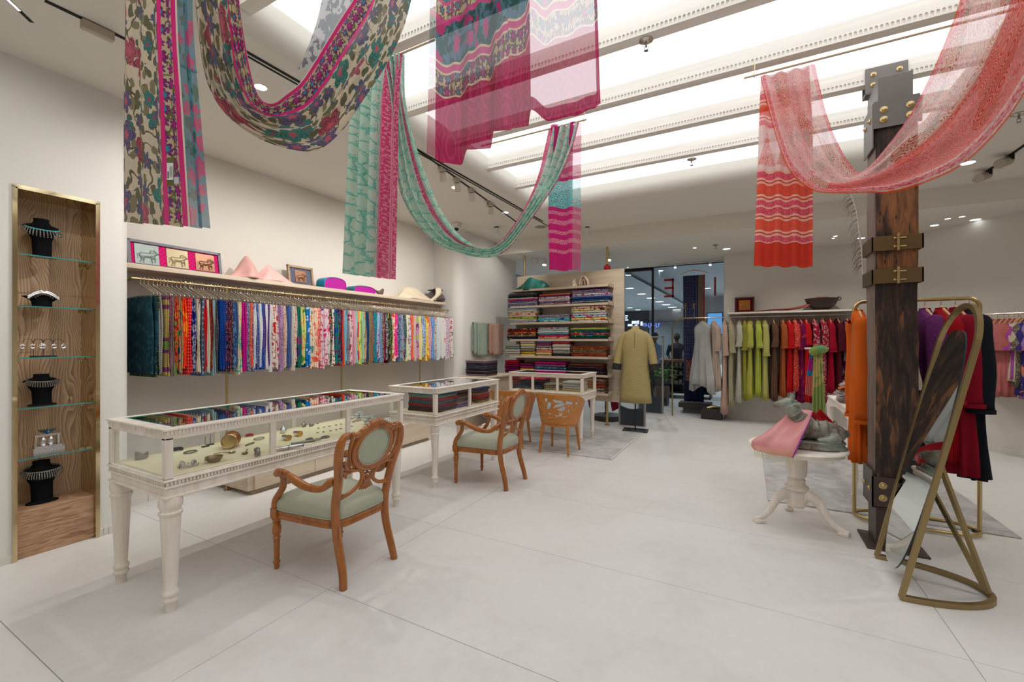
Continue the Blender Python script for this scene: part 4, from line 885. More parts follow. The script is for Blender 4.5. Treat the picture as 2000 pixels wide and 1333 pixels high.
# ================================================================ contents of the jewellery case
def vp(px, py): return onz(px, py, VZ)
def item(name, label, cat, px, py, mb, mt, rz=0, smooth=True, part='body'):
    p = vp(px, py); t_ = thing(name, label, cat, (p.x, p.y, VZ), rz); mb.obj(part, mt, t_, smooth); return t_
def cuff(name, label, px, py, r, h, mt, rz=0, gap=.5):
    m = MB(); n = 26
    def fn(u, v):
        a = gap+u*(2*PI-2*gap); w = h*(.35+.65*math.sin(PI*u)**.7)/2; th = .0025 if v < .5 else -.0; k = [(-w), w][int(round(v)) if v in (0, 1) else 0]
        return ((r)*math.cos(a), r*.9*math.sin(a), h/2+(v*2-1)*w)
    m.grid(fn, n, 2); t_ = item(name, label, 'bangle', px, py, m, mt, rz); mod(t_.children[0], 'SOLIDIFY', thickness=.003); return t_
cuff('cuff_bangle', 'wide dark filigree silver cuff standing at the case left end', 277, 896, .036, .05, M['silver'], 2.2)
def coil(name, label, cat, px, py, rx, ry, r, mt, rz=0, turns=1.0, beads=0, part='cord', parent=None, tilt=0):
    n = int(28*turns); pts = [(rx*math.cos(2*PI*turns*i/n)*(1-.12*i/n), ry*math.sin(2*PI*turns*i/n)*(1-.1*i/n), r+.002*(i/n)*2*turns) for i in range(n)]
    m = MB()
    if beads:
        for i in range(beads): a = 2*PI*i/beads; m.ball((rx*math.cos(a), ry*math.sin(a), r), r*1.25, 6, 4)
        t_ = item(name, label, cat, px, py, m, mt, rz, True, 'bead_string'); t_.children[0]['kind'] = 'stuff'
    else: m.tube(pts, r, 6); t_ = item(name, label, cat, px, py, m, mt, rz, True, part)
    return t_
cord = simple('black_cord', (40, 42, 50), .8); rcord = simple('crimson_cord', (160, 18, 40), .6)
coil('corded_bracelet', 'coiled black cord necklace near the case left corner', 'necklace', 345, 880, .03, .035, .006, cord, .3, 2)
coil('chain_bracelet', 'linked silver chain bracelet beside the black cord', 'bracelet', 372, 884, .03, .042, .0045, M['silver'], .5, 1, 26)
m = MB(); R.seed(5)
for i in range(30): m.ball((R.uniform(-.03, .03), R.uniform(-.045, .045), R.uniform(.004, .03)), (R.uniform(.006, .014),)*3, 5, 3)
item('foil_jewel', 'crumpled bright silver wrapped jewel at the case front left', 'jewellery', 367, 912, m, M['silverb'], 0, False, 'wrapping')
for i, (px, py) in enumerate(((401, 873), (411, 869))):
    m = MB().box((-.012, -.022, 0), (.012, .022, .008), .002); m.cyl((0, -.0, .008), (0, 0, .075), .0016, None, 6); item('ring_stand', 'small black ring stand with upright pin, %s of the pair' % ('left' if i == 0 else 'right'), 'jewellery stand', px, py, m, M['blackp'], 0, False)
m = MB().lathe([(0, .004), (.025, .004), (.038, .018), (.045, .032), (.048, .033), (.042, .018), (.028, 0), (0, 0)], (0, 0, 0), 22); m.tube([(0, -.046, .03), (0, -.062, .034), (0, -.064, .024), (0, -.05, .022)], .003, 6)
item('brass_bowl', 'shallow dull brass bowl with small handle near the case front', 'bowl', 418, 902, m, M['cbrass'], .3)
# copper pot lying down
p = vp(452, 873); po = thing('copper_pot', 'hammered copper pot lying on its side in the jewellery case', 'pot', (p.x, p.y, VZ+.053), 0, rot=(PI/2-.06, 0, .42))
po.rotation_euler = (PI/2, 0, .9)
MB().lathe([(0, -.085), (.022, -.085), (.045, -.068), (.055, -.03), (.053, 0), (.044, .03), (.036, .043), (.037, .05), (.047, .066), (.050, .072), (.047, .072), (.036, .052), (.034, .043), (.048, .0), (.04, -.06), (0, -.075)], (0, 0, 0), 30).obj('vessel', M['copper'], po, True)
MB().lathe([(.047, .068), (.052, .073), (.047, .078), (.043, .073), (.047, .068)], (0, 0, 0), 30).obj('bright_rim', metal('bright_rim', (214, 190, 150), .2), po, True)
coil('corded_pendant', 'looped crimson cord necklace behind the copper pot', 'necklace', 487, 852, .022, .03, .005, rcord, .5, 2)
coil('bead_bracelet', 'silver bead ring lying under the crimson cord', 'bracelet', 506, 858, .03, .045, .0045, M['silverb'], .6, 1, 30)
coil('chain_bracelet', 'fine grey chain snaking toward the elephant figurine', 'bracelet', 488, 868, .012, .05, .003, M['silver'], .5, 1, 30)
def spoon(label, px, py, rz, s=1):
    m = MB().lathe([(0, .001), (.014*s, .003), (.018*s, .010), (.016*s, .009), (.012*s, .005), (0, .003)], (0, 0, 0), 16, 1, 1.3)
    m.tube([(0, .02*s, .008), (0, .06*s, .012), (0, .1*s, .006)], [.0035, .002, .004], 6); return item('spoon', label, 'spoon', px, py, m, M['cbrass'], rz)
spoon('small brass ladle lying beside the shallow brass bowl', 453, 885, 2.6); spoon('round-bowled silver spoon left of the elephant figurine', 478, 887, .9, 1.1)
# elephant figurine
m = MB(); m.ball((0, 0, .03), (.016, .026, .018)); m.ball((0, .028, .036), (.013, .014, .015)); m.tube([(0, .038, .034), (0, .048, .022), (0, .05, .008)], [.007, .005, .003], 7)
for a in (-1, 1):
    for b in (-1, 1): m.cyl((a*.009, b*.016, 0), (a*.009, b*.016, .03), .006, .007, 8)
    m.ball((a*.014, .024, .036), (.004, .01, .012))
m.ball((0, 0, .048), (.012, .016, .008))
p = vp(503, 890); o = blob(m, 'elephant_figurine', M['silver'], None, .0028, 1); o.location = (p.x, p.y, VZ); o.rotation_euler = (0, 0, 1.2); tag(o, 'tiny silver elephant figurine standing at the case front', 'figurine')
def tubecase(label, px, py, L, r, rz, mt=None, holes=True):
    p = vp(px, py); t_ = thing('scroll_case', label, 'jewellery', (p.x, p.y, VZ+r), rz); MB().cyl((0, -L/2, 0), (0, L/2, 0), r, None, 14).obj('barrel', mt or M['silverb'], t_, True, 40)
    m = MB()
    for y in (-L/2+.004, L/2-.004, 0): m.cyl((0, y-.004, 0), (0, y+.004, 0), r*1.15, None, 14)
    for i in range(8): m.ball((r*.4, -L*.4+i*L*.11, r*.9), .0022, 5, 3)
    m.obj('collar', M['silver'], t_, True, 40)
tubecase('long pierced silver scroll case lying along the case front', 563, 877, .2, .012, -.25); tubecase('dark silver rod lying behind the pierced scroll case', 592, 866, .16, .009, -.3, M['silver'])
m = MB().lathe([(0, 0), (.018, 0), (.022, .006), (.022, .018), (.026, .024), (.022, .036), (.010, .048), (.003, .058), (.004, .062), (0, .068)], (0, 0, 0), 20)
item('domed_box', 'small onion-domed silver box standing in the case', 'box', 553, 846, m, M['silverb'])
for i, (px, py) in enumerate(((560, 860), (582, 852))):
    p = vp(px, py); t_ = thing('tumbler', 'silver tumbler with gilt interior lying on its side, %s of two' % ('left' if i == 0 else 'right'), 'cup', (p.x, p.y, VZ+.022), 0, rot=(PI/2, 0, 1.5))
    MB().lathe([(0, -.045), (.015, -.045), (.023, .03), (.0225, .03), (.014, -.042), (0, -.042)], (0, 0, 0), 20).obj('wall', M['silverb'], t_, True)
    MB().lathe([(0, -.01), (.0165, -.01), (.0222, .029)], (0, 0, 0), 20).obj('gilt_lining', metal('gilt_lining', (226, 176, 100), .3), t_, True)
for i, (px, py, lb) in enumerate(((604, 859, 'grey chain-link bracelet behind the scroll case'), (620, 860, 'twisted silver bracelet left of the round chain one'), (635, 855, 'round chain bracelet lying near the chair back'))):
    coil('chain_bracelet', lb, 'bracelet', px, py, .018+.004*i, .034, .005, M['silver'] if i != 1 else M['silverb'], .5, 1, 22)
m = MB().lathe([(0, 0), (.016, 0), (.022, .012), (.024, .024), (.016, .034), (.006, .038), (.006, .048), (.004, .048), (0, .056)], (0, 0, 0), 18, .7); item('perfume_flask', 'small round silver perfume flask in the middle of the case', 'flask', 594, 834, m, M['silver'], .4)
cuff('cuff_bangle', 'ribbed narrow silver cuff right of the perfume flask', 609, 833, .02, .028, M['silver'], 1.0)
for i in range(11):
    px, py = 622+(i % 5)*11+R.uniform(-2, 2), 846-(i//5)*9-(i % 5)*2
    m = MB().tube([(.006*math.cos(a), .009*math.sin(a), .003) for a in [k*PI/5 for k in range(10)]], .0025, 5, closed=True).ball((0, .009, .004), .004, 6, 4)
    item('ring', 'tiny silver ring in the loose grid, row %s, place %s from the left' % (['front', 'middle', 'back'][i//5], ['one', 'two', 'three', 'four', 'five'][i % 5]), 'ring', px, py, m, M['silver'], R.uniform(0, 3))
for i, (px, py) in enumerate(((687, 819), (691, 825), (687, 833))):
    m = MB().lathe([(0, .003), (.010, .003), (.012, .0), (0, 0)], (0, 0, 0), 14).ball((0, 0, .004), .004, 6, 4); item('medallion', 'flat grey medallion right of the mullion, %s one' % ['top', 'middle', 'lowest'][i], 'jewellery', px, py, m, M['silver'])
for i, (px, py) in enumerate(((697, 822), (722, 827), (746, 833))):
    m = MB(); R.seed(i)
    for k in range(14): m.ball((R.uniform(-.03, .03), R.uniform(-.06, .06), R.uniform(.014, .07)), (.018, .028, .013), 6, 4)
    item('wrapped_parcel', 'crinkled clear plastic wrapped ornament, %s of three at the case far end' % ['leftmost', 'middle', 'rightmost'][i], 'parcel', px, py, m, simple('frosted_plastic%d' % i, (205, 208, 208), .25, coat=.5), 0)
# ================================================================ carved armchairs (local: faces +y)
def armchair():
    t_ = thing('carved_armchair', '', 'chair'); W = .27; T = M['teak']
    # rear posts + legs: one continuous stile each
    def stile(s):
        P = [(s*.215, -.33, 0), (s*.205, -.31, .10), (s*.20, -.265, .26), (s*.205, -.25, .40), (s*.215, -.265, .52), (s*.225, -.30, .66), (s*.255, -.335, .80), (s*.25, -.35, .885), (s*.225, -.356, .925), (s*.19, -.356, .925)]
        P = path(P, 34); return MB().tube(P, [.0235+.004*math.sin(i/34*PI) if i < 28 else .022 for i in range(35)], 10, up=(0, 1, 0))
    for s in (-1, 1): stile(s).obj('rear_stile', T, t_, True, 60)
    def ly(z): return -.25-(z-.40)*.235   # lean of the back
    def bp_(x, z, dy=0): return (x, ly(z)+dy, z)
    def bq(x, z, dy=0): return bp_(x, (.535+(z-.395)*.78) if z < .62 else .71+(z-.62)*.92, dy)
    # oval: frame + pads
    oc, orx, orz = .822, .138, .124
    m = MB(); pts = [bp_(orx*1.10*math.cos(a), oc+orz*1.10*math.sin(a)) for a in [2*PI*i/44 for i in range(44)]]; m.tube(pts, .021, 8, closed=True)
    pts = [bp_(orx*1.0*math.cos(a), oc+orz*1.0*math.sin(a), -.014) for a in [2*PI*i/44 for i in range(44)]]; m.tube(pts, .009, 6, closed=True)
    m.obj('oval_frame', T, t_, True, 60)
    m = MB()
    for sgn in (-1, 1):
        def fn(u, v, sgn=sgn): a = u*2*PI; r = v; return bp_(orx*1.0*r*math.cos(a), oc+orz*1.0*r*math.sin(a), sgn*(.008+.012*(1-r**4)))
        m.grid(fn, 36, 6)
    pd = m.obj('oval_back_pad', M['sage'], t_, True, 60)
    for sgn in (-1, ): MB().tube([bp_(orx*.93*math.cos(a), oc+orz*.93*math.sin(a), -.015) for a in [2*PI*i/44 for i in range(44)]], .0035, 6, closed=True).obj('welt', M['sage'], pd, True)
    # crest: carved leaves
    m = MB()
    for i in range(-6, 7):
        x = i*.024; z = oc+orz*1.12*math.sqrt(max(0, 1-(x/.2)**2))+.012+(.012 if abs(i) < 3 else 0); m.ball(bp_(x, z, -.008), (.016, .016, .012+.006*(i % 2)), 8, 5); m.ball(bp_(x*.96, z+.016-.0006*i*i, .002*(i % 3)), (.012, .013, .008), 8, 5)
    m.tube([bp_(i*.02, oc+orz*1.12*math.sqrt(max(0, 1-(i*.02/.21)**2))) for i in range(-8, 9)], .018, 8)
    for s in (-1, 1): m.tube([bp_(s*x, z) for x, z in ((.13, .925), (.165, .925), (.195, .926))], [.02, .018, .02], 8)
    blob(m, 'carved_crest', T, t_, .0045, 1)
    # side scrolls + pierced splat, lyre loops
    m = MB()
    for s in (-1, 1):
        m.tube([bq(s*x, z) for x, z in path([(.168, .865), (.182, .87), (.188, .845), (.178, .82), (.188, .76), (.170, .68), (.13, .625)], 18)], [.007+.007*math.sin(PI*min(1, i/14)) for i in range(19)], 7)
        m.ball(bq(s*.175, .86), .013, 8, 5)
        m.tube([bq(s*x, z) for x, z in path([(.222, .70), (.19, .635), (.12, .60), (.06, .60), (.02, .605)], 12)], .0135, 8)
        m.tube([bq(s*x, z) for x, z in path([(.205, .585), (.19, .592), (.15, .60), (.10, .598), (.062, .57), (.048, .52), (.05, .485), (.062, .46), (.10, .425), (.15, .405), (.20, .395)], 24)], .0125, 8)
        m.tube([bq(s*x, z) for x, z in path([(.05, .485), (.085, .44), (.13, .415), (.2, .42), (.205, .445)], 12)], .008, 7)
        m.tube([bq(s*x, z) for x, z in path([(.205, .59), (.185, .575), (.182, .555)], 6)], .008, 6)
        for k in range(4): m.ball(bq(s*(.028+.018*k), .605+.008*(k % 2)+.003*k, -.004), (.011, .012, .009), 7, 5)
    m.obj('scrolled_fretwork', T, t_, True, 60)
    m = MB()
    for k in range(9): z = .49+k*.015; w_ = .012+.0035*k; m.ball(bq((k % 2-.5)*w_, z, -.004), (.011, .010, .010), 7, 5); m.ball(bq(-(k % 2-.5)*w_*1.8, z+.006), (.008, .008, .009), 7, 5)
    for s in (-1, 1): m.tube([bq(s*x, z) for x, z in path([(.028, .485), (.034, .53), (.055, .59), (.085, .615)], 8)], .008, 7)
    m.tube([bq(-.035, .485), bq(.035, .485)], .012, 8); m.tube([bq(-.03, .475), bq(.03, .475)], .009, 8)
    for k in range(-3, 4): m.tube([bq(k*.005, .475), bq(k*.013, .435), bq(k*.018, .40+.004*abs(k))], [.006, .008, .006], 7)
    m.obj('pierced_splat', T, t_, True, 60)
    # seat rail & cushion
    def out(u, k=1.0, fr=.285, bk=.215, y0=-.275, y1=.285):
        # closed outline, front bowed
        pts = []; 
        for i in range(48):
            a = 2*PI*i/48; cx, sy = math.cos(a), math.sin(a); ex = .32
            X = abs(cx)**ex*(1 if cx > 0 else -1); Y = abs(sy)**ex*(1 if sy > 0 else -1)
            yy = y0+(Y+1)/2*(y1-y0); w_ = bk+(fr-bk)*(Y+1)/2; pts.append((X*w_*k, yy*k+(.025*(1-X*X) if Y > 0 else 0)*k+0.0))
        return pts
    o1 = out(0); m = MB(); q = out(0, .93)
    vs = [(x, y, .345) for x, y in q]+[(x, y, .342) for x, y in o1]+[(x*1.01, y*1.01, .36) for x, y in o1]+[(x*.99, y*.99, .368) for x, y in o1]+[(x*1.01, y*1.01, .376) for x, y in o1]+[(x, y, .392) for x, y in o1]+[(x, y, .395) for x, y in q]
    fs = [(r*48+i, r*48+(i+1) % 48, (r+1)*48+(i+1) % 48, (r+1)*48+i) for r in range(6) for i in range(48)]+[tuple(range(48))[::-1]]
    m.add(vs, fs).obj('seat_rail', T, t_, True, 50)
    m = MB(); vs = []; lv = [(.985, .385), (1.0, .40), (1.015, .43), (1.0, .455), (.95, .473), (.86, .485), (.7, .495), (.45, .503), (.2, .506)]
    for k, z in lv: vs += [(x, y, z) for x, y in out(0, k)]
    n = len(lv); fs = [(r*48+i, r*48+(i+1) % 48, (r+1)*48+(i+1) % 48, (r+1)*48+i) for r in range(n-1) for i in range(48)]+[tuple((n-1)*48+i for i in range(48))]
    cu = m.add(vs, fs).obj('seat_cushion', M['sage'], t_, True, 80)
    MB().tube([(x*1.012, y*1.012, .402) for x, y in o1], .004, 6, closed=True).obj('piping', M['sage'], cu, True)
    # front legs, arms
    prof = [(0, 0), (.013, 0), (.017, .02), (.014, .03), (.022, .04), (.022, .05), (.015, .058), (.017, .07), (.019, .16), (.020, .2), (.026, .208), (.020, .216), (.018, .222), (.026, .235), (.029, .262), (.026, .285), (.018, .296), (.027, .304), (.018, .312), (.026, .32), (.03, .335), (0, .335)]
    for s in (-1, 1):
        MB().lathe(prof, (s*.255, .255, 0), 14).obj('front_leg', T, t_, True, 50)
        MB().box((s*.255-.029, .226, .335), (s*.255+.029, .284, .405), .004).obj('corner_block', T, t_)
        m = MB(); m.tube(path([(s*.262, .262, .40), (s*.268, .25, .455), (s*.262, .21, .51), (s*.262, .175, .56), (s*.268, .165, .615), (s*.27, .17, .63)], 16), [.024, .023, .022, .021, .021, .021, .021, .021, .021, .021, .02, .02, .02, .02, .022, .022, .022], 8, up=(1, 0, 0))
        m.tube([(s*.27, .235, .63), (s*.27, .215, .645), (s*.27, .15, .645), (s*.268, .12, .64)], [.022, .028, .026, .022], 10)
        m.tube(path([(s*.268, .12, .64), (s*.268, .06, .622), (s*.262, -.02, .595), (s*.25, -.10, .582), (s*.238, -.17, .59), (s*.225, -.225, .63), (s*.222, -.262, .64)], 18), [.020, .022, .0245, .026, .026, .026, .026, .025, .024, .023, .022, .021, .021, .022, .024, .026, .026, .024, .022], 10)
        m.obj('armrest', T, t_, True, 60)
    return t_
A1 = armchair(); A1['label'] = 'carved rosewood armchair with sage seat beside the jewellery case nearest the camera'; A1['group'] = 'carved armchairs at the glass cases'
A1.location = (-2.475, 2.035, 0); A1.rotation_euler = (0, 0, PI/2+.0)
A2 = dup(A1, location=(-2.46, 4.015, 0), label='carved rosewood armchair with sage seat at the middle case of shawls')
# ================================================================ pierced tub chairs (local: faces +y)
def pip(x, y, poly):
    c = False; j = len(poly)-1
    for i in range(len(poly)):
        xi, yi = poly[i]; xj, yj = poly[j]
        if (yi > y) != (yj > y) and x < (xj-xi)*(y-yi)/(yj-yi)+xi: c = not c
        j = i
    return c
# cut-outs in the coordinates of the shell seen from behind (0..1 across the picture of it, 0..1 up)
CUT = [[(.17, .86), (.27, .85), (.25, .74), (.19, .73)], [(.335, .86), (.42, .84), (.40, .72), (.34, .76)], [(.53, .83), (.72, .80), (.76, .74), (.60, .72), (.55, .78)], [(.36, .52), (.40, .68), (.46, .76), (.50, .71), (.49, .60), (.42, .48)],
       [(.52, .55), (.60, .66), (.74, .74), (.80, .68), (.70, .60), (.58, .56)], [(.62, .50), (.74, .60), (.80, .60), (.78, .48), (.70, .44)], [(.78, .80), (.90, .77), (.92, .68), (.80, .70)], [(.12, .66), (.24, .52), (.20, .46), (.10, .60)], [(.20, .68), (.28, .60), (.26, .50), (.21, .58)],
       [(.82, .62), (.86, .66), (.86, .56)], [(.84, .50), (.87, .53), (.87, .42), (.84, .42)], [(.90, .66), (.94, .62), (.92, .54)], [(.62, .42), (.70, .38), (.76, .44), (.72, .33), (.66, .36)], [(.55, .33), (.62, .30), (.73, .35), (.72, .30), (.60, .26)], [(.36, .36), (.42, .38), (.50, .35), (.44, .31), (.40, .34)],
       [(.14, .38), (.20, .36), (.28, .38), (.24, .32), (.18, .33)], [(.34, .24), (.42, .25), (.54, .23), (.42, .21), (.34, .22)], [(.12, .28), (.2, .26), (.28, .25), (.2, .24)], [(.72, .25), (.8, .29), (.86, .30), (.82, .26), (.76, .24)], [(.04, .82), (.08, .80), (.08, .70), (.04, .74)], [(.03, .62), (.07, .60), (.08, .50), (.04, .52)], [(.94, .80), (.98, .76), (.97, .68), (.94, .72)], [(.9, .44), (.94, .46), (.93, .38)], [(.05, .42), (.1, .4), (.1, .34)]]
def tubchair():
    t_ = thing('tub_chair', '', 'chair'); n1, n2 = 190, 58; z0, z1 = .40, .80
    def pos(u, v, k=0):
        a = PI*(-1.18+1.36*u) if False else -PI/2+(u-.5)*PI*1.34
        dz = 1-.42*abs(2*u-1)**3.2; z = z0+(z1-z0)*v*dz; rx = .255+.075*v**1.2+k; ry = .235+.06*v+k
        return (rx*math.cos(a), .02+ry*math.sin(a), z)
    def skip(u, v):
        a = -PI/2+(u-.5)*PI*1.34; X = .5+.5*math.cos(a)
        if math.sin(a) > .15: return any(pip(min(.97, max(.03, abs(.93-.2*(u if u < .5 else 1-u)))), v, c) for c in CUT[:0]) or ((.5 < v < .8 or .25 < v < .38) and (.03 < u < .075 or .925 < u < .97))
        return any(pip(X, v, c) for c in CUT)
    m = MB(); m.grid(pos, n1, n2, None, skip); o = m.obj('pierced_shell', M['ply'], t_, True, 60, True); mod(o, 'SOLIDIFY', thickness=.014, offset=0)
    s = MB(); s.lathe([(0, .36), (.23, .36), (.25, .37), (.252, .42), (.24, .435), (0, .44)], (0, .02, 0), 36, 1, .94); s.obj('seat', M['ply'], t_, True, 40)
    MB().lathe([(0, .44), (.215, .44), (.232, .455), (.22, .475), (.12, .485), (0, .485)], (0, .02, 0), 32, 1, .94).obj('seat_pad', M['sage'], t_, True, 60)
    for sx, sy in ((-1, -1), (1, -1), (-1, 1), (1, 1)):
        MB().tube([(sx*.175, .02+sy*.155, .37), (sx*.205, .02+sy*.205, 0)], [.027, .015], 4, sq=True).obj('leg', M['ply'], t_)
    return t_
B1 = tubchair(); B1['label'] = 'honey plywood tub chair with pierced swan back, facing the crosswise case'; B1['group'] = 'pierced tub chairs'
B1.location = (-2.24, 5.46, .012); B1.rotation_euler = (0, 0, -.02)
B2 = dup(B1, location=(-2.98, 5.50, .012), rotation_euler=(0, 0, .18), label='honey plywood tub chair mostly hidden behind the second carved armchair')
# rugs
def rug(label, x0, y0, x1, y1, mt, fr=True):
    t_ = thing('rug', label, 'rug', (x0, y0, 0)); MB().box((0, 0, 0), (x1-x0, y1-y0, .011), .004).obj('pile', mt, t_)
    if fr: MB().box((x1-x0-.02, 0, .002), (x1-x0+.004, y1-y0, .0125), .004).obj('bound_edge', simple('cream_binding', (214, 208, 196), .9), t_)
rug('faded grey rug under the crosswise case and tub chairs', -3.62, 5.40, -1.51, 7.22, M['rug']); rug('faded grey rug beneath the white bench and garment rack', .16, 4.73, 1.82, 6.95, M['rug2'], False)
# ================================================================ shelf panel with folded cloth
PX0, PX1, PY = -3.98, -1.89, 7.55
pn = thing('shelf_panel', 'tall freestanding oak panel carrying shelves of folded fabrics', 'shelving', (PX0, PY, 0))
MB().box((0, 0, .43), (PX1-PX0, .04, 2.76), .002).obj('back_board', M['oak'], pn)
BZ = [2.445, 2.135, 1.825, 1.515, 1.205, .895, .585]
for z in BZ:
    b = MB(); b.box((.0, -.30, z-.016), (1.91, 0, z)); b.box((0, -.305, z-.016), (1.91, -.295, z+.022)); b.box((1.90, -.305, z-.016), (1.912, 0, z+.05)); b.obj('shelf', M['oak'], pn)
for x in (.12, PX1-PX0-.32):
    MB().cyl((x, .075, 0), (x, .075, ZL), .02, None, 14).obj('brass_pole', M['brass'], pn, True)
    MB().lathe([(0, 0), (.05, 0), (.05, .012), (0, .012)], (x, .075, 0), 18).obj('floor_flange', M['brass'], pn, True)
MB().lathe([(0, 0), (.055, .0), (.06, .03), (.055, .07), (.03, .09), (.02, .1), (.0, .1)], (PX1-PX0-.32, .075, 2.765), 16).obj('red_finial', M['red'], pn, True)
def fold_mesh(w, d, h, seed, lobes=1):
    """folded cloth: rounded front fold(s), lies flat, origin at centre bottom; front is -y"""
    rr = random.Random(seed); ph = rr.uniform(0, 6); m = MB(); n = 10
    prof = [(d/2, 0)]
    for k in range(lobes):
        hz0, hz1 = h*k/lobes, h*(k+1)/lobes
        for i in range(7): a = -PI/2-PI*i/6; prof.append((-d/2+h/lobes*.5+math.cos(a)*h/lobes*.5, (hz0+hz1)/2+math.sin(a)*h/lobes*.48))
    prof.append((d/2, h)); N = len(prof)
    vs = []; fs = []
    for j in range(n+1):
        x = -w/2+w*j/n; e = .006 if j in (0, n) else 0
        for (y, z) in prof: vs.append((x+rr.uniform(-.001, .001), y+(e if y < 0 else 0)+.004*math.sin(j*.9+ph), max(0, z+(.0018*math.sin(j*1.3+ph) if 0 < z < h else 0))))
    for j in range(n):
        for i in range(N): fs.append((j*N+i, j*N+(i+1) % N, (j+1)*N+(i+1) % N, (j+1)*N+i))
    fs += [tuple(range(N))[::-1], tuple(n*N+i for i in range(N))]; return m.add(vs, fs).mesh('folded', M['white'])
def stack(where, px0, px1, py0, py1, YY, zb, cols, ctype='folded fabric', d=.27, lobes=1, w=None, xc=None, grp=None, rz=0):
    """cols listed from the top down; each is (words, fabric args)"""
    if xc is None: a, b = ony(px0, 640, YY).x, ony(px1, 640, YY).x; w = (b-a)*.985; xc = (a+b)/2
    tt = (ony((px0+px1)/2, 640, YY)-C0).dot(FW); Hh = (py1-py0)*tt/F; n = len(cols); h = Hh/n
    pos = ['top', 'second', 'third', 'fourth', 'fifth', 'sixth', 'seventh', 'eighth', 'ninth', 'tenth', 'eleventh']
    for i, (wd, fb) in enumerate(cols):
        z = zb+(n-1-i)*h; me = fold_mesh(w*R.uniform(.95, 1), d, h*.96, R.randint(0, 999), lobes); me.materials[0] = fabric(*fb)
        o = bpy.data.objects.new('folded_cloth', me); COL.objects.link(o); o.location = (xc+R.uniform(-.006, .006), YY+d/2+R.uniform(0, .01), z+.001); o.rotation_euler = (0, 0, rz+R.uniform(-.012, .012))
        if rz: o.location = (xc, YY+d/2, z+.001)
        tag(o, '%s %s, %s in the %s' % (wd, ctype, 'top' if i == 0 else ('bottom' if i == n-1 else pos[i]+' down'), where), 'fabric', grp or 'folded fabrics: '+where)
def F_(k, a, b=None, c=None, s=30): return (k, a, b, c, s)
Yf = PY-.29
navy = F_('specks', (24, 28, 44), (150, 155, 160), None, 40); crm = F_('blot', (226, 214, 196), (200, 120, 90), (170, 60, 70), 40)
stack('top left stack', 991, 1049, 566, 594, Yf, BZ[1], [('black and grey', navy), ('charcoal dotted', F_('dots', (32, 34, 42), (170, 170, 170), None, 60)), ('black', F_('plain', (24, 26, 34))), ('cream floral', crm), ('magenta and orange', F_('blot', (176, 30, 110), (220, 140, 50), (110, 40, 120), 12)), ('violet', F_('specks', (60, 50, 110), (190, 160, 180))), ('grey patterned', F_('specks', (110, 108, 130), (200, 196, 200))), ('navy and white', F_('specks', (40, 50, 110), (190, 190, 210))), ('teal blue', F_('specks', (16, 70, 110), (60, 130, 150)))])
stack('top middle stack', 1051, 1113, 568, 592, Yf, BZ[1], [('orange', F_('plain', (206, 110, 60))), ('plum', F_('plain', (112, 40, 84))), ('white and lilac', F_('blot', (214, 200, 208), (130, 70, 130), None, 30)), ('off-white and coral', F_('blot', (222, 210, 204), (214, 120, 80), None, 30)), ('white speckled', F_('specks', (216, 206, 210), (150, 120, 150))), ('mauve', F_('blot', (150, 110, 160), (90, 40, 80), None, 30)), ('white with wine print', F_('blot', (210, 196, 196), (96, 30, 60), None, 40)), ('rose', F_('plain', (176, 80, 96)))])
stack('top right stack', 1115, 1189, 561, 590, Yf, BZ[1], [('violet blossom', F_('blot', (150, 120, 180), (60, 40, 110), (200, 40, 120), 24)), ('grey and black', F_('specks', (70, 74, 84), (180, 184, 180))), ('white with pink', F_('blot', (214, 206, 210), (190, 30, 100), None, 20)), ('blue and white', F_('specks', (60, 80, 150), (200, 205, 215))), ('cobalt', F_('plain', (16, 64, 134))), ('deep blue dotted', F_('dots', (14, 44, 100), (150, 170, 190), None, 50)), ('slate printed', F_('specks', (50, 66, 90), (190, 196, 190))), ('dark navy', F_('plain', (20, 30, 52)))])
stack('second row left stack', 991, 1048, 596, 626, Yf, BZ[2], [('pale blue', F_('plain', (176, 196, 222))), ('ivory', F_('plain', (228, 218, 200))), ('cream and orange', F_('blot', (230, 214, 186), (220, 90, 40), (90, 70, 110), 16)), ('peach floral', F_('blot', (236, 206, 170), (224, 80, 50), None, 16)), ('teal banded', F_('bands', (90, 170, 150), (200, 210, 190))), ('yellow and olive', F_('blot', (212, 180, 60), (110, 90, 40), (200, 70, 40), 20)), ('pale green', F_('plain', (178, 200, 150))), ('white printed', F_('specks', (210, 210, 214), (120, 140, 160))), ('aqua', F_('blot', (150, 206, 210), (200, 60, 90), None, 20))])
stack('second row middle stack', 1050, 1112, 610, 626, Yf, BZ[2], [('blue and white', F_('specks', (70, 90, 160), (210, 214, 220))), ('brown printed', F_('specks', (130, 110, 110), (200, 190, 180))), ('turquoise and navy', F_('blot', (90, 190, 206), (24, 60, 160), (160, 210, 220), 14)), ('bright turquoise', F_('blot', (60, 176, 196), (200, 230, 230), None, 16)), ('white and orange', F_('blot', (228, 212, 200), (226, 90, 50), (150, 160, 150), 20))])
stack('second row right stack', 1114, 1184, 594, 626, Yf, BZ[2], [('white with red buds', F_('blot', (228, 222, 210), (206, 40, 50), None, 16)), ('yellow and scarlet', F_('blot', (240, 210, 130), (222, 60, 40), (60, 50, 40), 12)), ('white leafy', F_('specks', (224, 220, 212), (120, 130, 110))), ('blue, pink and white', F_('blot', (206, 204, 214), (30, 80, 180), (226, 110, 150), 12)), ('mint', F_('blot', (170, 214, 204), (220, 30, 110), None, 10)), ('buttercup', F_('blot', (240, 216, 140), (226, 120, 50), None, 14)), ('white with green stems', F_('blot', (224, 226, 216), (60, 110, 80), (210, 60, 60), 16))])
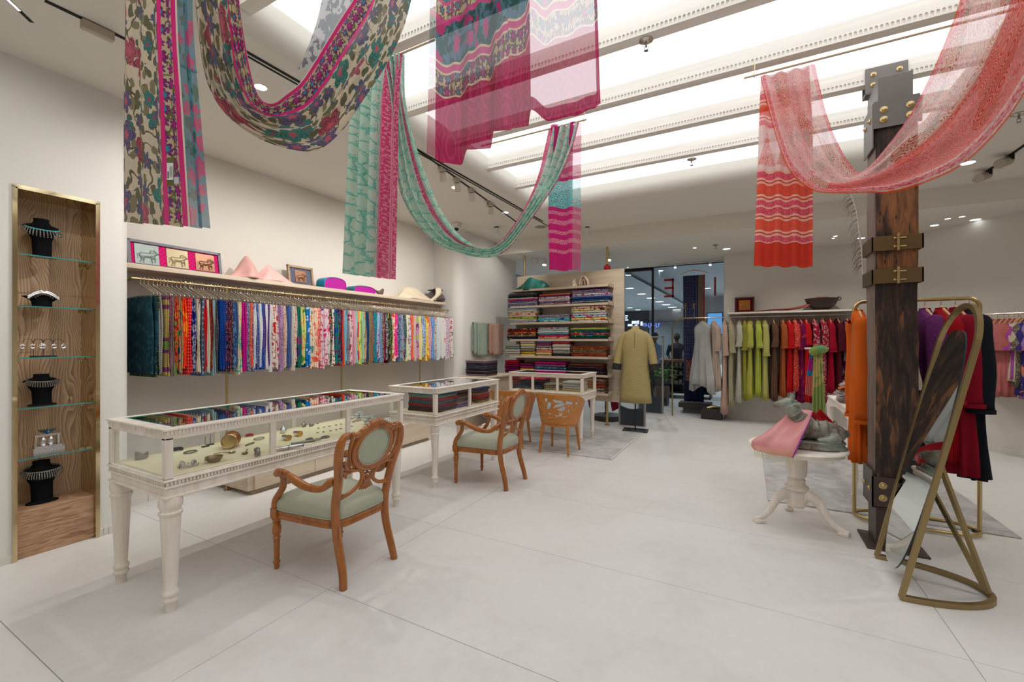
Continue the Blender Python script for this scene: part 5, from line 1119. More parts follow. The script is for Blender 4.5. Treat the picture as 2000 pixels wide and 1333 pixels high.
stack('third row left stack', 989, 1046, 636, 659, Yf, BZ[3], [('dark with red roses', F_('blot', (40, 50, 44), (214, 40, 60), (236, 170, 120), 14)), ('crimson', F_('plain', (140, 10, 34))), ('orange and green floral', F_('blot', (214, 100, 40), (50, 90, 50), (230, 180, 60), 20)), ('brown and amber', F_('blot', (80, 50, 40), (220, 110, 50), (220, 190, 110), 20)), ('taupe printed', F_('specks', (96, 84, 80), (180, 140, 110))), ('dark navy', F_('plain', (22, 38, 60))), ('ink', F_('specks', (18, 30, 48), (50, 80, 110)))])
stack('third row middle stack', 1049, 1110, 635, 660, Yf, BZ[3], [('lavender floral', F_('blot', (206, 190, 212), (200, 70, 100), (90, 110, 160), 16)), ('white and teal', F_('specks', (214, 212, 206), (80, 170, 150))), ('white dotted', F_('dots', (222, 216, 214), (206, 120, 130), None, 50)), ('sea green', F_('plain', (70, 170, 160))), ('magenta', F_('plain', (204, 30, 110))), ('red and cream', F_('blot', (232, 180, 150), (226, 50, 50), None, 12)), ('apricot printed', F_('blot', (232, 190, 150), (120, 90, 80), None, 24))])
stack('third row right stack', 1112, 1184, 638, 662, Yf, BZ[3], [('lime', F_('plain', (170, 180, 70))), ('bottle green', F_('specks', (20, 66, 56), (60, 110, 80))), ('blue and green checked', F_('blot', (30, 90, 110), (220, 160, 50), (60, 50, 130), 24)), ('red and blue floral', F_('blot', (200, 50, 40), (40, 70, 150), (220, 180, 90), 20)), ('green and yellow', F_('blot', (20, 96, 76), (224, 200, 90), (60, 150, 190), 12)), ('teal', F_('plain', (16, 72, 66))), ('dark plum', F_('specks', (50, 24, 44), (110, 90, 80)))])
Yg = Yf-.0
stack('fourth row leftmost pile', 986, 1014, 673, 697, Yg, BZ[4], [('soft grey', F_('plain', (176, 168, 156))), ('grey-green', F_('plain', (120, 146, 134))), ('off-white', F_('plain', (206, 200, 190))), ('pale grey', F_('plain', (190, 184, 172))), ('stone', F_('plain', (176, 170, 158)))])
stack('fourth row second pile', 1016, 1044, 666, 697, Yg, BZ[4], [('pale pink', F_('plain', (214, 190, 186))), ('beige and gold', F_('stripes', (206, 180, 120))), ('cream striped', F_('stripes', (200, 190, 176), (150, 140, 130))), ('dull grey', F_('plain', (130, 126, 116))), ('mustard', F_('plain', (206, 156, 40))), ('light yellow', F_('plain', (222, 196, 130)))])
stack('fourth row third pile', 1046, 1076, 666, 698, Yg, BZ[4], [('blue-violet ikat', F_('check', (44, 34, 110), (150, 150, 200), None, 30)), ('mulberry', F_('plain', (150, 50, 90))), ('grey', F_('plain', (140, 134, 124))), ('white floral', F_('blot', (220, 206, 200), (200, 60, 90), None, 30)), ('salmon', F_('plain', (222, 140, 100))), ('straw', F_('plain', (214, 190, 130))), ('dusky peach', F_('plain', (190, 140, 120)))])
stack('fourth row fourth pile', 1078, 1112, 666, 699, Yg, BZ[4], [('shiny red', ('plain', (176, 28, 48), None, None, 20, 0, 1)), ('light beige', F_('plain', (214, 204, 192))), ('thick oatmeal', F_('plain', (200, 190, 176))), ('grey flecked', F_('specks', (170, 160, 150), (120, 110, 100))), ('black', F_('plain', (34, 32, 38)))])
stack('fourth row right stack', 1114, 1184, 679, 702, Yg, BZ[4], [('rust and orange', F_('blot', (176, 70, 30), (80, 40, 30), None, 24)), ('brown block-printed', F_('specks', (80, 46, 36), (200, 130, 70))), ('dark brown', F_('specks', (58, 40, 34), (180, 150, 110))), ('umber', F_('specks', (84, 54, 40), (190, 110, 60))), ('red-orange printed', F_('blot', (190, 66, 30), (60, 30, 30), None, 30)), ('khaki edged', F_('plain', (120, 110, 90)))])
stack('fifth row leftmost pile', 985, 1012, 703, 727, Yg, BZ[5]+.0, [('scarlet', F_('plain', (186, 20, 36))), ('red and purple', F_('stripes', (170, 16, 50), (80, 16, 80))), ('deep crimson', F_('plain', (150, 8, 46))), ('purple', F_('plain', (70, 16, 90))), ('berry', F_('plain', (150, 14, 70))), ('maroon', F_('plain', (90, 12, 40)))])
stack('fifth row second pile', 1014, 1040, 707, 727, Yg, BZ[5], [('wine', F_('plain', (110, 14, 60))), ('dark magenta', F_('plain', (150, 20, 90))), ('gold', F_('plain', (220, 160, 40))), ('straw yellow', F_('plain', (216, 196, 140)))])
stack('fifth row third stack', 1042, 1105, 704, 728, Yg, BZ[5], [('fuchsia', F_('plain', (180, 10, 110))), ('mauve printed', F_('specks', (150, 110, 130), (80, 60, 90))), ('blue floral', F_('blot', (50, 70, 120), (90, 160, 180), None, 24)), ('indigo', F_('specks', (40, 34, 90), (120, 90, 140))), ('navy printed', F_('specks', (30, 36, 66), (140, 150, 150)))])
stack('fifth row right stack', 1107, 1178, 713, 736, Yg, BZ[5], [('rust dotted', F_('dots', (70, 30, 26), (210, 100, 70), None, 60)), ('black figured', F_('specks', (34, 26, 34), (110, 70, 80))), ('near-black', F_('plain', (30, 22, 34))), ('dark violet', F_('specks', (44, 30, 60), (90, 60, 70))), ('brown-black', F_('plain', (48, 34, 30)))])
stack('sixth row left stack', 989, 1030, 738, 765, Yg, BZ[6], [('red and grey striped', F_('stripes', (170, 50, 56), (120, 110, 120))), ('brick', F_('plain', (150, 44, 44))), ('wine printed', F_('specks', (100, 24, 50), (190, 120, 110))), ('dusty red', F_('stripes', (160, 60, 60), (60, 30, 50))), ('grey-blue', F_('plain', (80, 80, 100))), ('dark red', F_('specks', (110, 16, 30), (50, 30, 50)))])
stack('sixth row right stack', 1140, 1180, 746, 776, Yg, BZ[6], [('tan printed', F_('specks', (170, 130, 110), (90, 60, 60))), ('brown striped', F_('stripes', (90, 50, 40), (150, 90, 60))), ('rust', F_('plain', (140, 60, 40))), ('brown', F_('specks', (84, 60, 50), (190, 170, 150))), ('mottled cream', F_('blot', (170, 150, 140), (70, 50, 50), None, 30))])
# silks on top of the panel shelf
def silkhill(name, label, pts, Y, z, mt, cat='cloth', depth=.12, seed=0):
    m = MB(); rr = random.Random(seed); ph = rr.uniform(0, 6); rid = [(ony(px, 560, Y).x, h) for px, h in pts]
    def fn(u, v):
        x, h = crom(rid, u); s_ = v*2-1; f = abs(s_); return (x+.01*math.sin(f*9+u*6), Y+s_*depth*(.5+h*2)+.008*math.sin(u*15+ph), z+.003+h*(1-f)**.75+.006*math.sin(u*25+ph)*f*(1-f)*2)
    m.grid(fn, 30, 20); o = m.obj(name, mt, None, True, 50); mod(o, 'SOLIDIFY', thickness=.003, offset=0); return tag(o, label, cat)
silkhill('draped_silk', 'emerald green silk draped in a hill on the top panel shelf', [(1003, .005), (1020, .14), (1034, .25), (1050, .20), (1066, .15), (1074, .005)], Yf+.14, BZ[0]+.0, fabric('blot', (0, 92, 82), (0, 60, 56), (20, 120, 100), 3, 0, 1), depth=.16)
iv = fabric('specks', (222, 196, 176), (240, 226, 210), None, 6, 0, 1)
silkhill('draped_silk', 'ivory brocade twisted into an angular loop on the panel shelf, left piece', [(1112, .005), (1118, .10), (1122, .16), (1127, .06), (1131, .01)], Yf+.12, BZ[0], iv, depth=.1, seed=2)
t_ = thing('brocade_loop', 'upright loop of ivory brocade on the panel shelf, right piece', 'cloth', (ony(1140, 560, Yf+.12).x, Yf+.14, BZ[0]))
m = MB(); m.grid(lambda u, v: (-.075+.16*u+.02*math.sin(v*6), (v-.5)*.14, .005+.2*(math.sin(PI*u)**.35)*(1-.2*abs(u-.3))), 20, 5); o = m.obj('outer_fold', iv, t_, True, 60); mod(o, 'SOLIDIFY', thickness=.012, offset=0)
m = MB(); m.grid(lambda u, v: (-.03+.07*u, (v-.5)*.12, .005+.13*(math.sin(PI*u)**.4)), 14, 4); o = m.obj('inner_fold', iv, t_, True, 60); mod(o, 'SOLIDIFY', thickness=.008, offset=0)
# side console + stack, towel bars
cs = thing('side_console', 'pale oak console with thin top left of the shelf panel', 'console', (-4.25, 5.96, 0))
MB().box((0, 0, .893), (.6, .92, .918), .002).obj('top', M['oak'], cs); MB().box((.5, .1, 0), (.53, .85, .893)).obj('side_panel', M['oak'], cs); MB().box((.02, .1, 0), (.05, .85, .893)).obj('side_panel', M['oak'], cs)
tg = thing('storage_box', 'low cream fluted box standing on floor under the console', 'box', (-3.66, 6.02, 0)) if False else thing('storage_box', 'low cream fluted box standing on the floor behind the middle case', 'box', (-3.62, 5.45, 0))
MB().box((0, 0, .02), (.5, .4, .17), .004).obj('body', M['cream'], tg); m = MB()
for i in range(26): m.box((.008+i*.0188, -.004, .03), (.018+i*.0188, .004, .15)); 
for i in range(20): m.box((.496, .008+i*.0195, .03), (.504, .018+i*.0195, .15))
o = m.obj('fluted_band', M['cream'], tg, fix=False); o['kind'] = 'stuff'; MB().box((-.008, -.008, .17), (.508, .408, .185), .003).obj('lid', M['cream'], tg); MB().box((.1, .08, .185), (.3, .28, .25), .003).obj('lid_tray', M['cream'], tg)
stack('pile on the oak console', 925, 978, 706, 737, 6.06, .919, [('grey-pink brocade', F_('specks', (160, 140, 140), (120, 100, 104))), ('mauve edged', F_('stripes', (110, 76, 90), (70, 60, 76))), ('slate striped', F_('stripes', (74, 70, 80), (40, 44, 60))), ('dark teal', F_('specks', (34, 52, 70), (80, 90, 100))), ('bronze brown', F_('stripes', (92, 76, 66), (60, 50, 52))), ('blue-black', F_('plain', (34, 38, 54))), ('heather', F_('stripes', (110, 88, 100), (60, 52, 70))), ('charcoal', F_('plain', (50, 46, 52))), ('old rose', F_('stripes', (150, 96, 104), (120, 120, 130)))], 'shawl', d=.36, w=.42, xc=-3.98)
tb = thing('towel_bar', 'pair of thin brass wall bars between the alcove and the panel', 'rail', (XW, 6.5, 0))
for z in (1.815, 1.30):
    m = MB().cyl((.06, .0, z), (.06, 1.1, z), .008, None, 10); [m.cyl((0, y, z), (.06, y, z), .007, None, 8) for y in (.05, 1.05)]; m.obj('bar', M['bronze'], tb, True)
def towel(label, px0, px1, zt, zb, mt, seed, off):
    a, b = onx(px0, 660, XW+.06).y, onx(px1, 660, XW+.06).y; m = MB(); ph = seed
    def fn(u, v):
        y = a+(b-a)*u
        if v < .45: z = zb+(zt-zb)*(v/.45); x = off
        elif v > .55: z = zt-(zt-zb-.05)*((v-.55)/.45); x = -off
        else: an = PI*(v-.45)/.1; z = zt+.012*math.sin(an); x = off*math.cos(an)
        return (XW+.06+x+.006*math.sin(u*9+ph+v*3), y, z+.004*math.sin(u*12+ph))
    m.grid(fn, 12, 26); o = m.obj('hanging_towel', mt, None, True, 60); mod(o, 'SOLIDIFY', thickness=.006, offset=0); tag(o, label, 'towel', 'scarves over the wall bars')
towel('pale sage scarf folded over the wall bar, wider front length', 931, 951, 1.825, 1.22, fabric('plain', (170, 186, 170)), 1, .016); towel('pale sage scarf end hanging behind the wider sage one', 924, 932, 1.825, 1.25, fabric('plain', (156, 170, 154)), 2, .014)
towel('peach pink scarf over the wall bar nearest the panel', 963, 981, 1.82, 1.22, fabric('specks', (222, 186, 166), (214, 170, 156)), 3, .016); towel('peach scarf strip just left of the wide peach one', 955, 963, 1.82, 1.25, fabric('plain', (204, 160, 140)), 4, .014)
# case contents: shawl stacks of middle and crosswise cases (stacks rest on the velvet)
def cstack(where, x, y, w, d, cols, h, rz=0, lobes=1):
    n = len(cols); z = VZ
    for i, (wd, fb) in enumerate(reversed(cols)):
        me = fold_mesh(w*R.uniform(.94, 1), d, h*R.uniform(.9, 1.0), R.randint(0, 999), lobes); me.materials[0] = fabric(*fb); hh = max(v_.co.z for v_ in me.vertices)
        o = bpy.data.objects.new('folded_shawl', me); COL.objects.link(o); o.location = (x+R.uniform(-.008, .008), y+R.uniform(-.008, .008), z); o.rotation_euler = (0, 0, rz+R.uniform(-.03, .03)); z += hh
        k = n-1-i; tag(o, '%s shawl, %s in the %s' % (wd, 'top' if k == 0 else ('bottom' if k == n-1 else ['', 'second', 'third', 'fourth', 'fifth', 'sixth', 'seventh'][k]+' down'), where), 'shawl', 'shawls in the glass cases')
cstack('left stack of the middle case', -3.02, 3.76, .34, .40, [('turquoise fringed', F_('plain', (10, 130, 160))), ('sage', F_('plain', (130, 150, 140))), ('red fringed', F_('plain', (176, 28, 36))), ('teal', F_('plain', (30, 96, 116))), ('crimson', F_('plain', (150, 16, 40))), ('dark brown', F_('stripes', (50, 30, 34), (110, 30, 40))), ('maroon-black', F_('plain', (58, 22, 30)))], .030, PI/2)
cstack('middle stack of the middle case', -3.02, 4.12, .28, .36, [('wine and black', F_('specks', (90, 40, 44), (40, 36, 40))), ('rust printed', F_('specks', (130, 70, 60), (60, 50, 50))), ('rose grey', F_('stripes', (170, 120, 120), (120, 110, 110))), ('olive grey', F_('plain', (110, 112, 96))), ('pink edged', F_('plain', (176, 140, 140))), ('violet', F_('plain', (110, 84, 150)))], .030, PI/2)
cstack('right stack of the middle case', -3.02, 4.50, .28, .38, [('royal blue', F_('plain', (30, 60, 110))), ('slate patterned', F_('specks', (60, 66, 84), (120, 90, 90))), ('pink and grey', F_('stripes', (180, 110, 110), (90, 80, 90))), ('bright red', F_('plain', (186, 40, 36))), ('brown', F_('plain', (96, 60, 50))), ('sand', F_('stripes', (180, 150, 120), (110, 80, 70)))], .030, PI/2)
cstack('left pile of the crosswise case', -2.98, 6.24, .42, .30, [('crimson and magenta', F_('blot', (190, 24, 54), (150, 20, 120), (220, 120, 130), 14)), ('grey and navy', F_('specks', (60, 62, 80), (30, 34, 50))), ('slate blue', F_('plain', (50, 58, 80))), ('steel blue', F_('plain', (50, 84, 130))), ('dark grey', F_('specks', (56, 60, 74), (130, 130, 130)))], .036, 0)
cstack('middle pile of the crosswise case', -2.62, 6.22, .26, .28, [('cream and brown', F_('specks', (190, 176, 150), (90, 74, 60))), ('brown flecked', F_('specks', (110, 94, 76), (190, 176, 150))), ('ivory printed', F_('specks', (196, 186, 166), (120, 104, 84)))], .034, 0)
cstack('right pile of the crosswise case', -2.30, 6.22, .30, .30, [('pearl grey', F_('plain', (206, 198, 192))), ('ice blue', F_('plain', (196, 204, 206))), ('white', F_('plain', (214, 208, 198))), ('cream', F_('plain', (216, 204, 170)))], .036, 0)
# ================================================================ storefront glass and mall beyond
YG = 10.32
sf = struct(MB().box((-4.9, YG, 0), (-1.62, YG+.012, ZL)).obj('window_1', M['glass']))
m = MB(); xf = ony(1275, 600, YG).x
m.box((-4.9, YG-.03, ZL-.06), (xf, YG+.03, ZL)); m.box((xf-.022, YG-.03, 0), (xf+.022, YG+.03, ZL)); m.obj('window_frame', M['blackp'], sf)
struct(MB().box((-1.60, YG, 0), (-.42, YG+.012, ZL)).obj('window_2', M['glass']))
# red window letters, seen reversed from inside
def letter(name, label, px0, px1, py0, py1, bars, mt):
    a, b = ony(px0, py0, YG-.01), ony(px1, py1, YG-.01); W, Hh = b.x-a.x, a.z-b.z; t_ = thing(name, label, 'sign', (a.x, YG-.012, b.z)); m = MB()
    for x0, z0, x1, z1 in bars: m.box((x0*W, 0, z0*Hh), (x1*W, .008, z1*Hh))
    m.obj('face', mt, t_)
letter('window_letter', 'red letter E on shop window, seen reversed from inside', 1297, 1316, 545, 580, ((.8, 0, 1, 1), (0, .88, 1, 1), (.05, .44, 1, .55), (0, 0, 1, .11)), M['red'])
letter('window_letter', 'red letter I on shop window right of the navy sari', 1394.6, 1398.6, 541, 577, ((0, 0, 1, 1),), simple('orange_red_enamel', (196, 50, 26), .4))
YM = 31.0
mw = struct(MB().box((-24, YM, 0), (14, YM+.1, 5)).obj('wall_far', plaster('mall_concrete', (150, 148, 148), .15)))
MB().box((-24, 10.34, -.05), (14, YM, -.002)).obj('mall_floor', M['floor'], fl)
MP = simple('mall_ceiling_paint', (150, 162, 170), .8); P1, P2 = onz(1225, 533, 3.6), onz(1335, 592, 3.6); du = P2-P1; A1_ = P1-du*((P1.y-10.36)/du.y); A2_ = P1+du*((YM-P1.y)/du.y)
mc = struct(MB().box((-24, 10.34, 4.4), (14, YM+.1, 4.5)).obj('mall_ceiling', MP)); MB().prism([(-24, 10.36), (A1_.x, 10.36), (A2_.x, YM), (-24, YM)], 3.6, 3.68).obj('lower_soffit', MP, mc)
MB().add([(A1_.x, A1_.y, 3.6), (A2_.x, A2_.y, 3.6), (A2_.x, A2_.y, 4.4), (A1_.x, A1_.y, 4.4), (A1_.x-.05, A1_.y, 3.6), (A2_.x-.05, A2_.y, 3.6), (A2_.x-.05, A2_.y, 4.4), (A1_.x-.05, A1_.y, 4.4)], [(0, 1, 2, 3), (5, 4, 7, 6), (0, 4, 5, 1)]).obj('ceiling_fascia', simple('mall_fascia', (205, 215, 222), .7), mc)
struct(MB().box((-24.1, 10.34, 0), (-24, YM, 4.4)).obj('wall_mall_left', MP)); struct(MB().box((14, 10.5, 0), (14.1, YM, 4.4)).obj('wall_mall_right', MP)); struct(MB().box((-24, 10.2, ZL), (14, 10.33, 4.5)).obj('wall_facade', MP))
ML = ('topmost large one', 'second from the top', 'behind the letter E', 'left of the black frame', 'second left of the frame', 'touching the black frame', 'first right of the frame', 'second right of the frame', 'third right of the frame', 'fourth right, nearest the navy sari', 'low left small one', 'low left second small one', 'right of the navy sari', 'upper left dim one', 'small one under the fascia')
for k, (px, py) in enumerate(((1287, 529), (1288, 542), (1306, 555), (1230, 563), (1253, 574), (1271, 582), (1288, 589), (1301, 595), (1313, 600), (1322, 605), (1230, 601), (1246, 605), (1382, 563), (1227, 537), (1269, 562))):
    z = 4.4 if k in (0, 1, 2, 12, 14) else 3.6; q = onz(px, py, z); r = .05*(q-C0).length/6*(1 if k < 10 else .7)
    t_ = thing('mall_downlight', 'round mall ceiling light beyond the shop glass, '+ML[k], 'ceiling light', (q.x, q.y, z), 0, 'mall ceiling lights')
    MB().lathe([(0, -.006), (r, -.006), (r, -.001), (0, -.001)], (0, 0, 0), 18).obj('lens', M['ledm'], t_); MB().lathe([(r, 0), (r*1.25, -.008), (r*1.25, 0), (r, 0)], (0, 0, 0), 18).obj('trim_ring', M['white'], t_)
for x, y, e in ((-6, 12.6, 130), (-2.5, 12.6, 110), (.8, 12.4, 110), (-8, 17, 260), (-3.5, 17, 220), (1, 17, 220), (-10, 23, 420), (-5, 23, 380), (0, 23, 380), (-12, 28, 450), (-6, 28.5, 450), (0, 28.5, 420)): spot((x, y, 3.5), e, 150, (.8, .9, 1))  # added mall fill, set apart from the built downlight lenses
# dark shop opposite with lit signs
def oq(px, py, d=0): return ony(px, py, YM-.3-d)
a, b, c_ = oq(1190, 609), oq(1266, 609), oq(1333, 628); op = thing('opposite_shop', 'dark shopfront across the mall with small lit signs', 'shop', (a.x, YM-.3, 0))
MB().box((0, 0, 0), (b.x-a.x, .3, a.z)).obj('dark_opening', simple('dark_shopfront', (28, 34, 42), .5), op); MB().box((b.x-a.x+.05, .1, 0), (c_.x-a.x, .3, c_.z)).obj('grey_shutter', simple('grey_shutter', (96, 106, 110), .6), op)
m = MB(); R.seed(9)
for px, py, w_, h_ in ((1221, 616, 5, 2), (1221, 620, 4, 2), (1221, 624, 6, 2), (1234, 627, 10, 5), (1245, 626, 3, 7), (1251, 628, 4, 8), (1226, 633, 9, 4), (1240, 634, 5, 3)): a0, b0 = oq(px, py, .05), oq(px+w_, py+h_, .05); m.box((a0.x-a.x, -.06, b0.z), (b0.x-a.x, -.02, a0.z))
m.obj('lit_sign', emis('white_blue_sign', (.6, .75, 1), 1.5), op); m = MB()
for i, px in enumerate((1257, 1261, 1266, 1271, 1276, 1281, 1286)): a0, b0 = oq(px, 631, .05), oq(px+1, 638, .05); m.box((a0.x-a.x, -.06, b0.z), (b0.x-a.x, -.02, a0.z)); b1 = oq(px+3, 632+(i % 3)*3, .05); m.box((a0.x-a.x, -.06, b1.z-.04), (b1.x-a.x, -.02, b1.z))
m.obj('blue_neon', emis('blue_neon', (.15, .25, 1), 1.6), op)
kk = thing('lit_poster_stand', 'small blue lit screen right of the navy sari beyond the glass', 'screen', (ony(1380, 640, 15.9).x, 15.9, 1.7)); MB().box((0, 0, 0), (.5, .05, .75), .01).obj('casing', M['blackp'], kk); MB().box((.2, .01, -1.7), (.3, .04, 0)).obj('post', M['blackp'], kk); MB().box((.03, -.01, .03), (.47, 0, .72)).obj('picture', emis('blue_screen', (.12, .35, .7), .9), kk)
ct = thing('mall_counter', 'wooden-topped counter with glass shelves beyond the shop window', 'counter', (-2.9, 12.1, 0))
MB().box((0, 0, .94), (2.1, .7, 1.0), .005).obj('top', wood('brown_counter', (120, 78, 48), (90, 56, 34), 0, 8), ct); MB().box((.1, .65, .1), (2.0, .69, .94)).obj('back', M['blackp'], ct)
for z in (.12, .36, .6, .8): MB().box((.05, .03, z), (2.05, .65, z+.015)).obj('shelf', simple('counter_shelf', (90, 110, 112), .4), ct)
for x in (.03, 1.03, 2.03): MB().box((x, .02, 0), (x+.03, .66, .94)).obj('upright', M['blackp'], ct)
m = MB(); R.seed(4)
for z in (.375, .615, .815):
    for i in range(16): x = .1+i*.12; m.box((x, .12, z), (x+R.uniform(.04, .09), .3, z+R.uniform(.05, .13)))
o = m.obj('small_goods', simple('goods_pale', (150, 160, 158), .5), ct); o['kind'] = 'stuff'
def person(name, label, loc, rz, shirt, trou, arms, hh=1.0):
    SK = simple('skin_tone', (120, 82, 62), .6); HR = simple('dark_hair', (22, 18, 18), .7)
    m = MB()
    m.ball((0, 0, 1.60), (.075, .092, .115), 14, 10); m.tube([(0, -.005, 1.40), (0, .01, 1.55)], [.06, .052], 12); m.ball((0, .095, 1.585), (.012, .02, .02)); 
    for s in (-1, 1): m.ball((s*.077, 0, 1.59), (.012, .02, .03))
    m.tube([(0, 0, .88), (0, 0, 1.0), (0, 0, 1.15), (0, .0, 1.3), (0, -.01, 1.42)], [.15, .14, .15, .17, .10], 14, asp=1.0)
    m.ball((0, 0, 1.33), (.20, .11, .12), 14, 8); m.ball((0, 0, .95), (.165, .12, .13), 12, 8)
    for s in (-1, 1):
        m.tube([(s*.09, 0, .92), (s*.10, .01, .5), (s*.10, 0, .08)], [.09, .062, .042], 12); m.ball((s*.10, .05, .045), (.045, .12, .045))
        A = arms[0 if s < 0 else 1]; m.tube([(s*.18, 0, 1.38)]+A, [.06, .048, .034, .03][:len(A)+1], 10); hx = Vector(A[-1]); dr = (hx-Vector(A[-2])).normalized(); sd = dr.cross(Vector((0, 0, 1))).normalized() if abs(dr.z) < .95 else Vector((1, 0, 0))
        m.ball(hx+dr*.04, (.035, .035, .03), 10, 7)
        for k in range(4): b = hx+dr*.07+sd*(.027-.018*k); m.tube([b, b+dr*.035, b+dr*(.05+.01*(k in (1, 2)))-Vector((0, 0, .02))], [.011, .010, .009], 6)
        m.tube([hx+dr*.02+sd*.03, hx+dr*.05+sd*.058], [.012, .010], 6)
    def zm(c):
        if c.z > 1.44 or c.z < .03: return 0
        for s, A in ((-1, arms[0]), (1, arms[1])):
            e, h_ = Vector(A[-2]), Vector(A[-1])
            if (c-h_).length < .16 and abs(c.x) > .12: return 0
        return 1 if c.z > .93 else (2 if c.z > .1 else 3)
    o = blob(m, name, [SK, simple('shirt_%d' % shirt[0], shirt, .8), simple('trousers_%d' % trou[0], trou, .8), M['blackp']], None, .014, 3, zm)
    o.location = loc; o.rotation_euler = (0, 0, rz); tag(o, label, 'person')
    h = MB().ball((0, -.012, 1.625), (.088, .10, .112), 14, 10); ho = h.obj('hair', HR, o, True)
    for p in ho.data.vertices:
        if p.co.y > .055 and p.co.z < 1.66: p.co.y = .055
    return o
p = ony(1290, 660, 11.75); person('person', 'person in light blue shirt leaning at the mall counter, mostly behind the gate', (p.x-.15, 11.75, 0), 2.6, (120, 150, 190), (40, 44, 54), ([(-.25, .06, 1.12), (-.2, .3, 1.0)], [(.27, .05, 1.12), (.26, .3, 1.02)]))
p = ony(1322, 660, 13.2); person('person', 'person in dark clothes seen from behind beyond the mall counter', (p.x, 13.2, 0), .2, (20, 26, 44), (24, 26, 34), ([(-.25, .06, 1.12), (-.2, .3, 1.02)], [(.27, .05, 1.12), (.2, .3, 1.02)]))
# security gates
def gate(label, px0, px1, py1, ztop, Yoff, ph):
    a = onz(px0, py1-(px1-px0)*.08, 0); b = onz(px1, py1, 0); d_ = (b-a); L = d_.length; rz = math.atan2(d_.y, d_.x); t_ = thing('security_gate', label, 'security gate', (a.x, a.y, 0), rz)
    m = MB(); m.box((0, -.04, 0), (.03, .04, ztop), .004); m.box((L-.03, -.04, 0), (L, .04, ztop), .004); m.box((0, -.04, ztop-.03), (L, .04, ztop), .004); m.obj('frame', simple('anodised_frame', (150, 148, 146), .4), t_)
    m = MB(); n = 14; pl = [(.03+(L-.06)*i/n, ph-.05*math.sin(PI*i/n)) for i in range(n+1)]
    vs = [(x, -.03, 0.01) for x, z in pl]+[(x, -.03, z) for x, z in pl]+[(x, .03, .01) for x, z in pl]+[(x, .03, z) for x, z in pl]; N = n+1
    m.add(vs, [(i, i+1, N+i+1, N+i) for i in range(n)]+[(2*N+i+1, 2*N+i, 3*N+i, 3*N+i+1) for i in range(n)]+[(N+i, N+i+1, 3*N+i+1, 3*N+i) for i in range(n)]); m.obj('lower_cover', simple('slate_cover', (54, 62, 74), .35), t_)
    MB().box((.03, -.004, ph-.06), (L-.03, .004, ztop-.03)).obj('clear_panel', M['glass'], t_)
gate('nearer security gate behind the kurta mannequin', 1209, 1261, 833, 1.62, 0, .34); gate('farther security gate beside the potted plant', 1246, 1296, 808, 1.60, 0, .36)
# potted plant
p = onz(1282, 792, 0); pl = thing('potted_plant', 'leafy green potted plant between the gate and the shop glass', 'plant', (p.x+.1, p.y+.15, 0))
MB().lathe([(0, 0), (.13, 0), (.17, .1), (.18, .22), (.16, .3), (.15, .3), (.15, .27), (0, .26)], (0, 0, .15), 20).obj('pot', simple('brown_pot', (104, 84, 74), .6), pl, True, 50); MB().box((-.14, -.14, 0), (.14, .14, .15), .01).obj('pot_stand', M['blackp'], pl)
m = MB(); R.seed(8); lf = MB()
for i in range(16):
    a = R.uniform(0, 6.28); r = R.uniform(.1, .3); h = R.uniform(.2, .5); e = Vector((math.cos(a)*r, math.sin(a)*r, .42+h)); m.tube([(0, 0, .4), (e.x*.4, e.y*.4, .42+h*.7), e], [.008, .006, .004], 5)
    for q in range(5):
        aa = a+R.uniform(-1.4, 1.4); L = R.uniform(.07, .13); o_ = e+Vector((R.uniform(-.05, .05), R.uniform(-.05, .05), R.uniform(-.1, .04))); dv = Vector((math.cos(aa), math.sin(aa), -.25)).normalized(); sd = Vector((-math.sin(aa), math.cos(aa), 0)); W = L*.34
        lf.add([o_, o_+dv*L*.35+sd*W, o_+dv*L*.45+Vector((0, 0, -.012)), o_+dv*L*.35-sd*W, o_+dv*L, ], [(0, 1, 2), (0, 2, 3), (1, 4, 2), (3, 2, 4)])
m.obj('stem', simple('plant_stem', (70, 96, 50), .6), pl, True); t = NT('fresh_leaf'); o = lf.obj('foliage', t.cloth(t.mix(t.noise(t.coord(), 12, 2), lin((60, 140, 50)), lin((120, 196, 80))), .3, 0.0, .4), pl); o['kind'] = 'stuff'
# platforms + navy sari
pf = onz(1322, 800, 0)
q = thing('plinth', 'low dark wooden platform hovering under the navy sari', 'plinth', (-1.28, 9.62, 0)); MB().box((0, 0, .12), (.62, .4, .22), .004).obj('slab', simple('espresso_board', (52, 42, 38), .5), q); MB().box((.08, .08, 0), (.54, .34, .12)).obj('recessed_base', simple('plinth_base', (90, 90, 90), .7), q)
q = thing('plinth', 'dark wooden box plinth against the wall corner', 'plinth', (-.80, 9.1, 0)); MB().box((0, 0, 0), (.36, .45, .2), .004).obj('box', simple('espresso_box', (46, 38, 34), .5), q)
MB().tube([(.1, .1, .205), (.2, .12, .23), (.3, .14, .215)], [.03, .04, .02], 8).obj('brass_dish', M['brass'], q, True)
HK = MB().tube([(0, 0, -.05), (0, 0, -.01), (.014, 0, .003), (.012, 0, .018), (0, 0, .024), (-.012, 0, .016)], .0022, 6).mesh('hook', M['steel'])
def wood_hanger(parent, w=.21, mt=None, zt=-.05):
    o = MB().tube([(0, y, zt-.012-abs(y/w)**1.4*.075+(.008 if abs(y) < .02 else 0)) for y in [w*(i/8-1) for i in range(17)]], [.008+.006*(1-abs(i/8-1)) for i in range(17)], 8, asp=.8).obj('hanger', mt or M['hang'], parent, True); h = bpy.data.objects.new('hook', HK); COL.objects.link(h); h.parent = o; return o
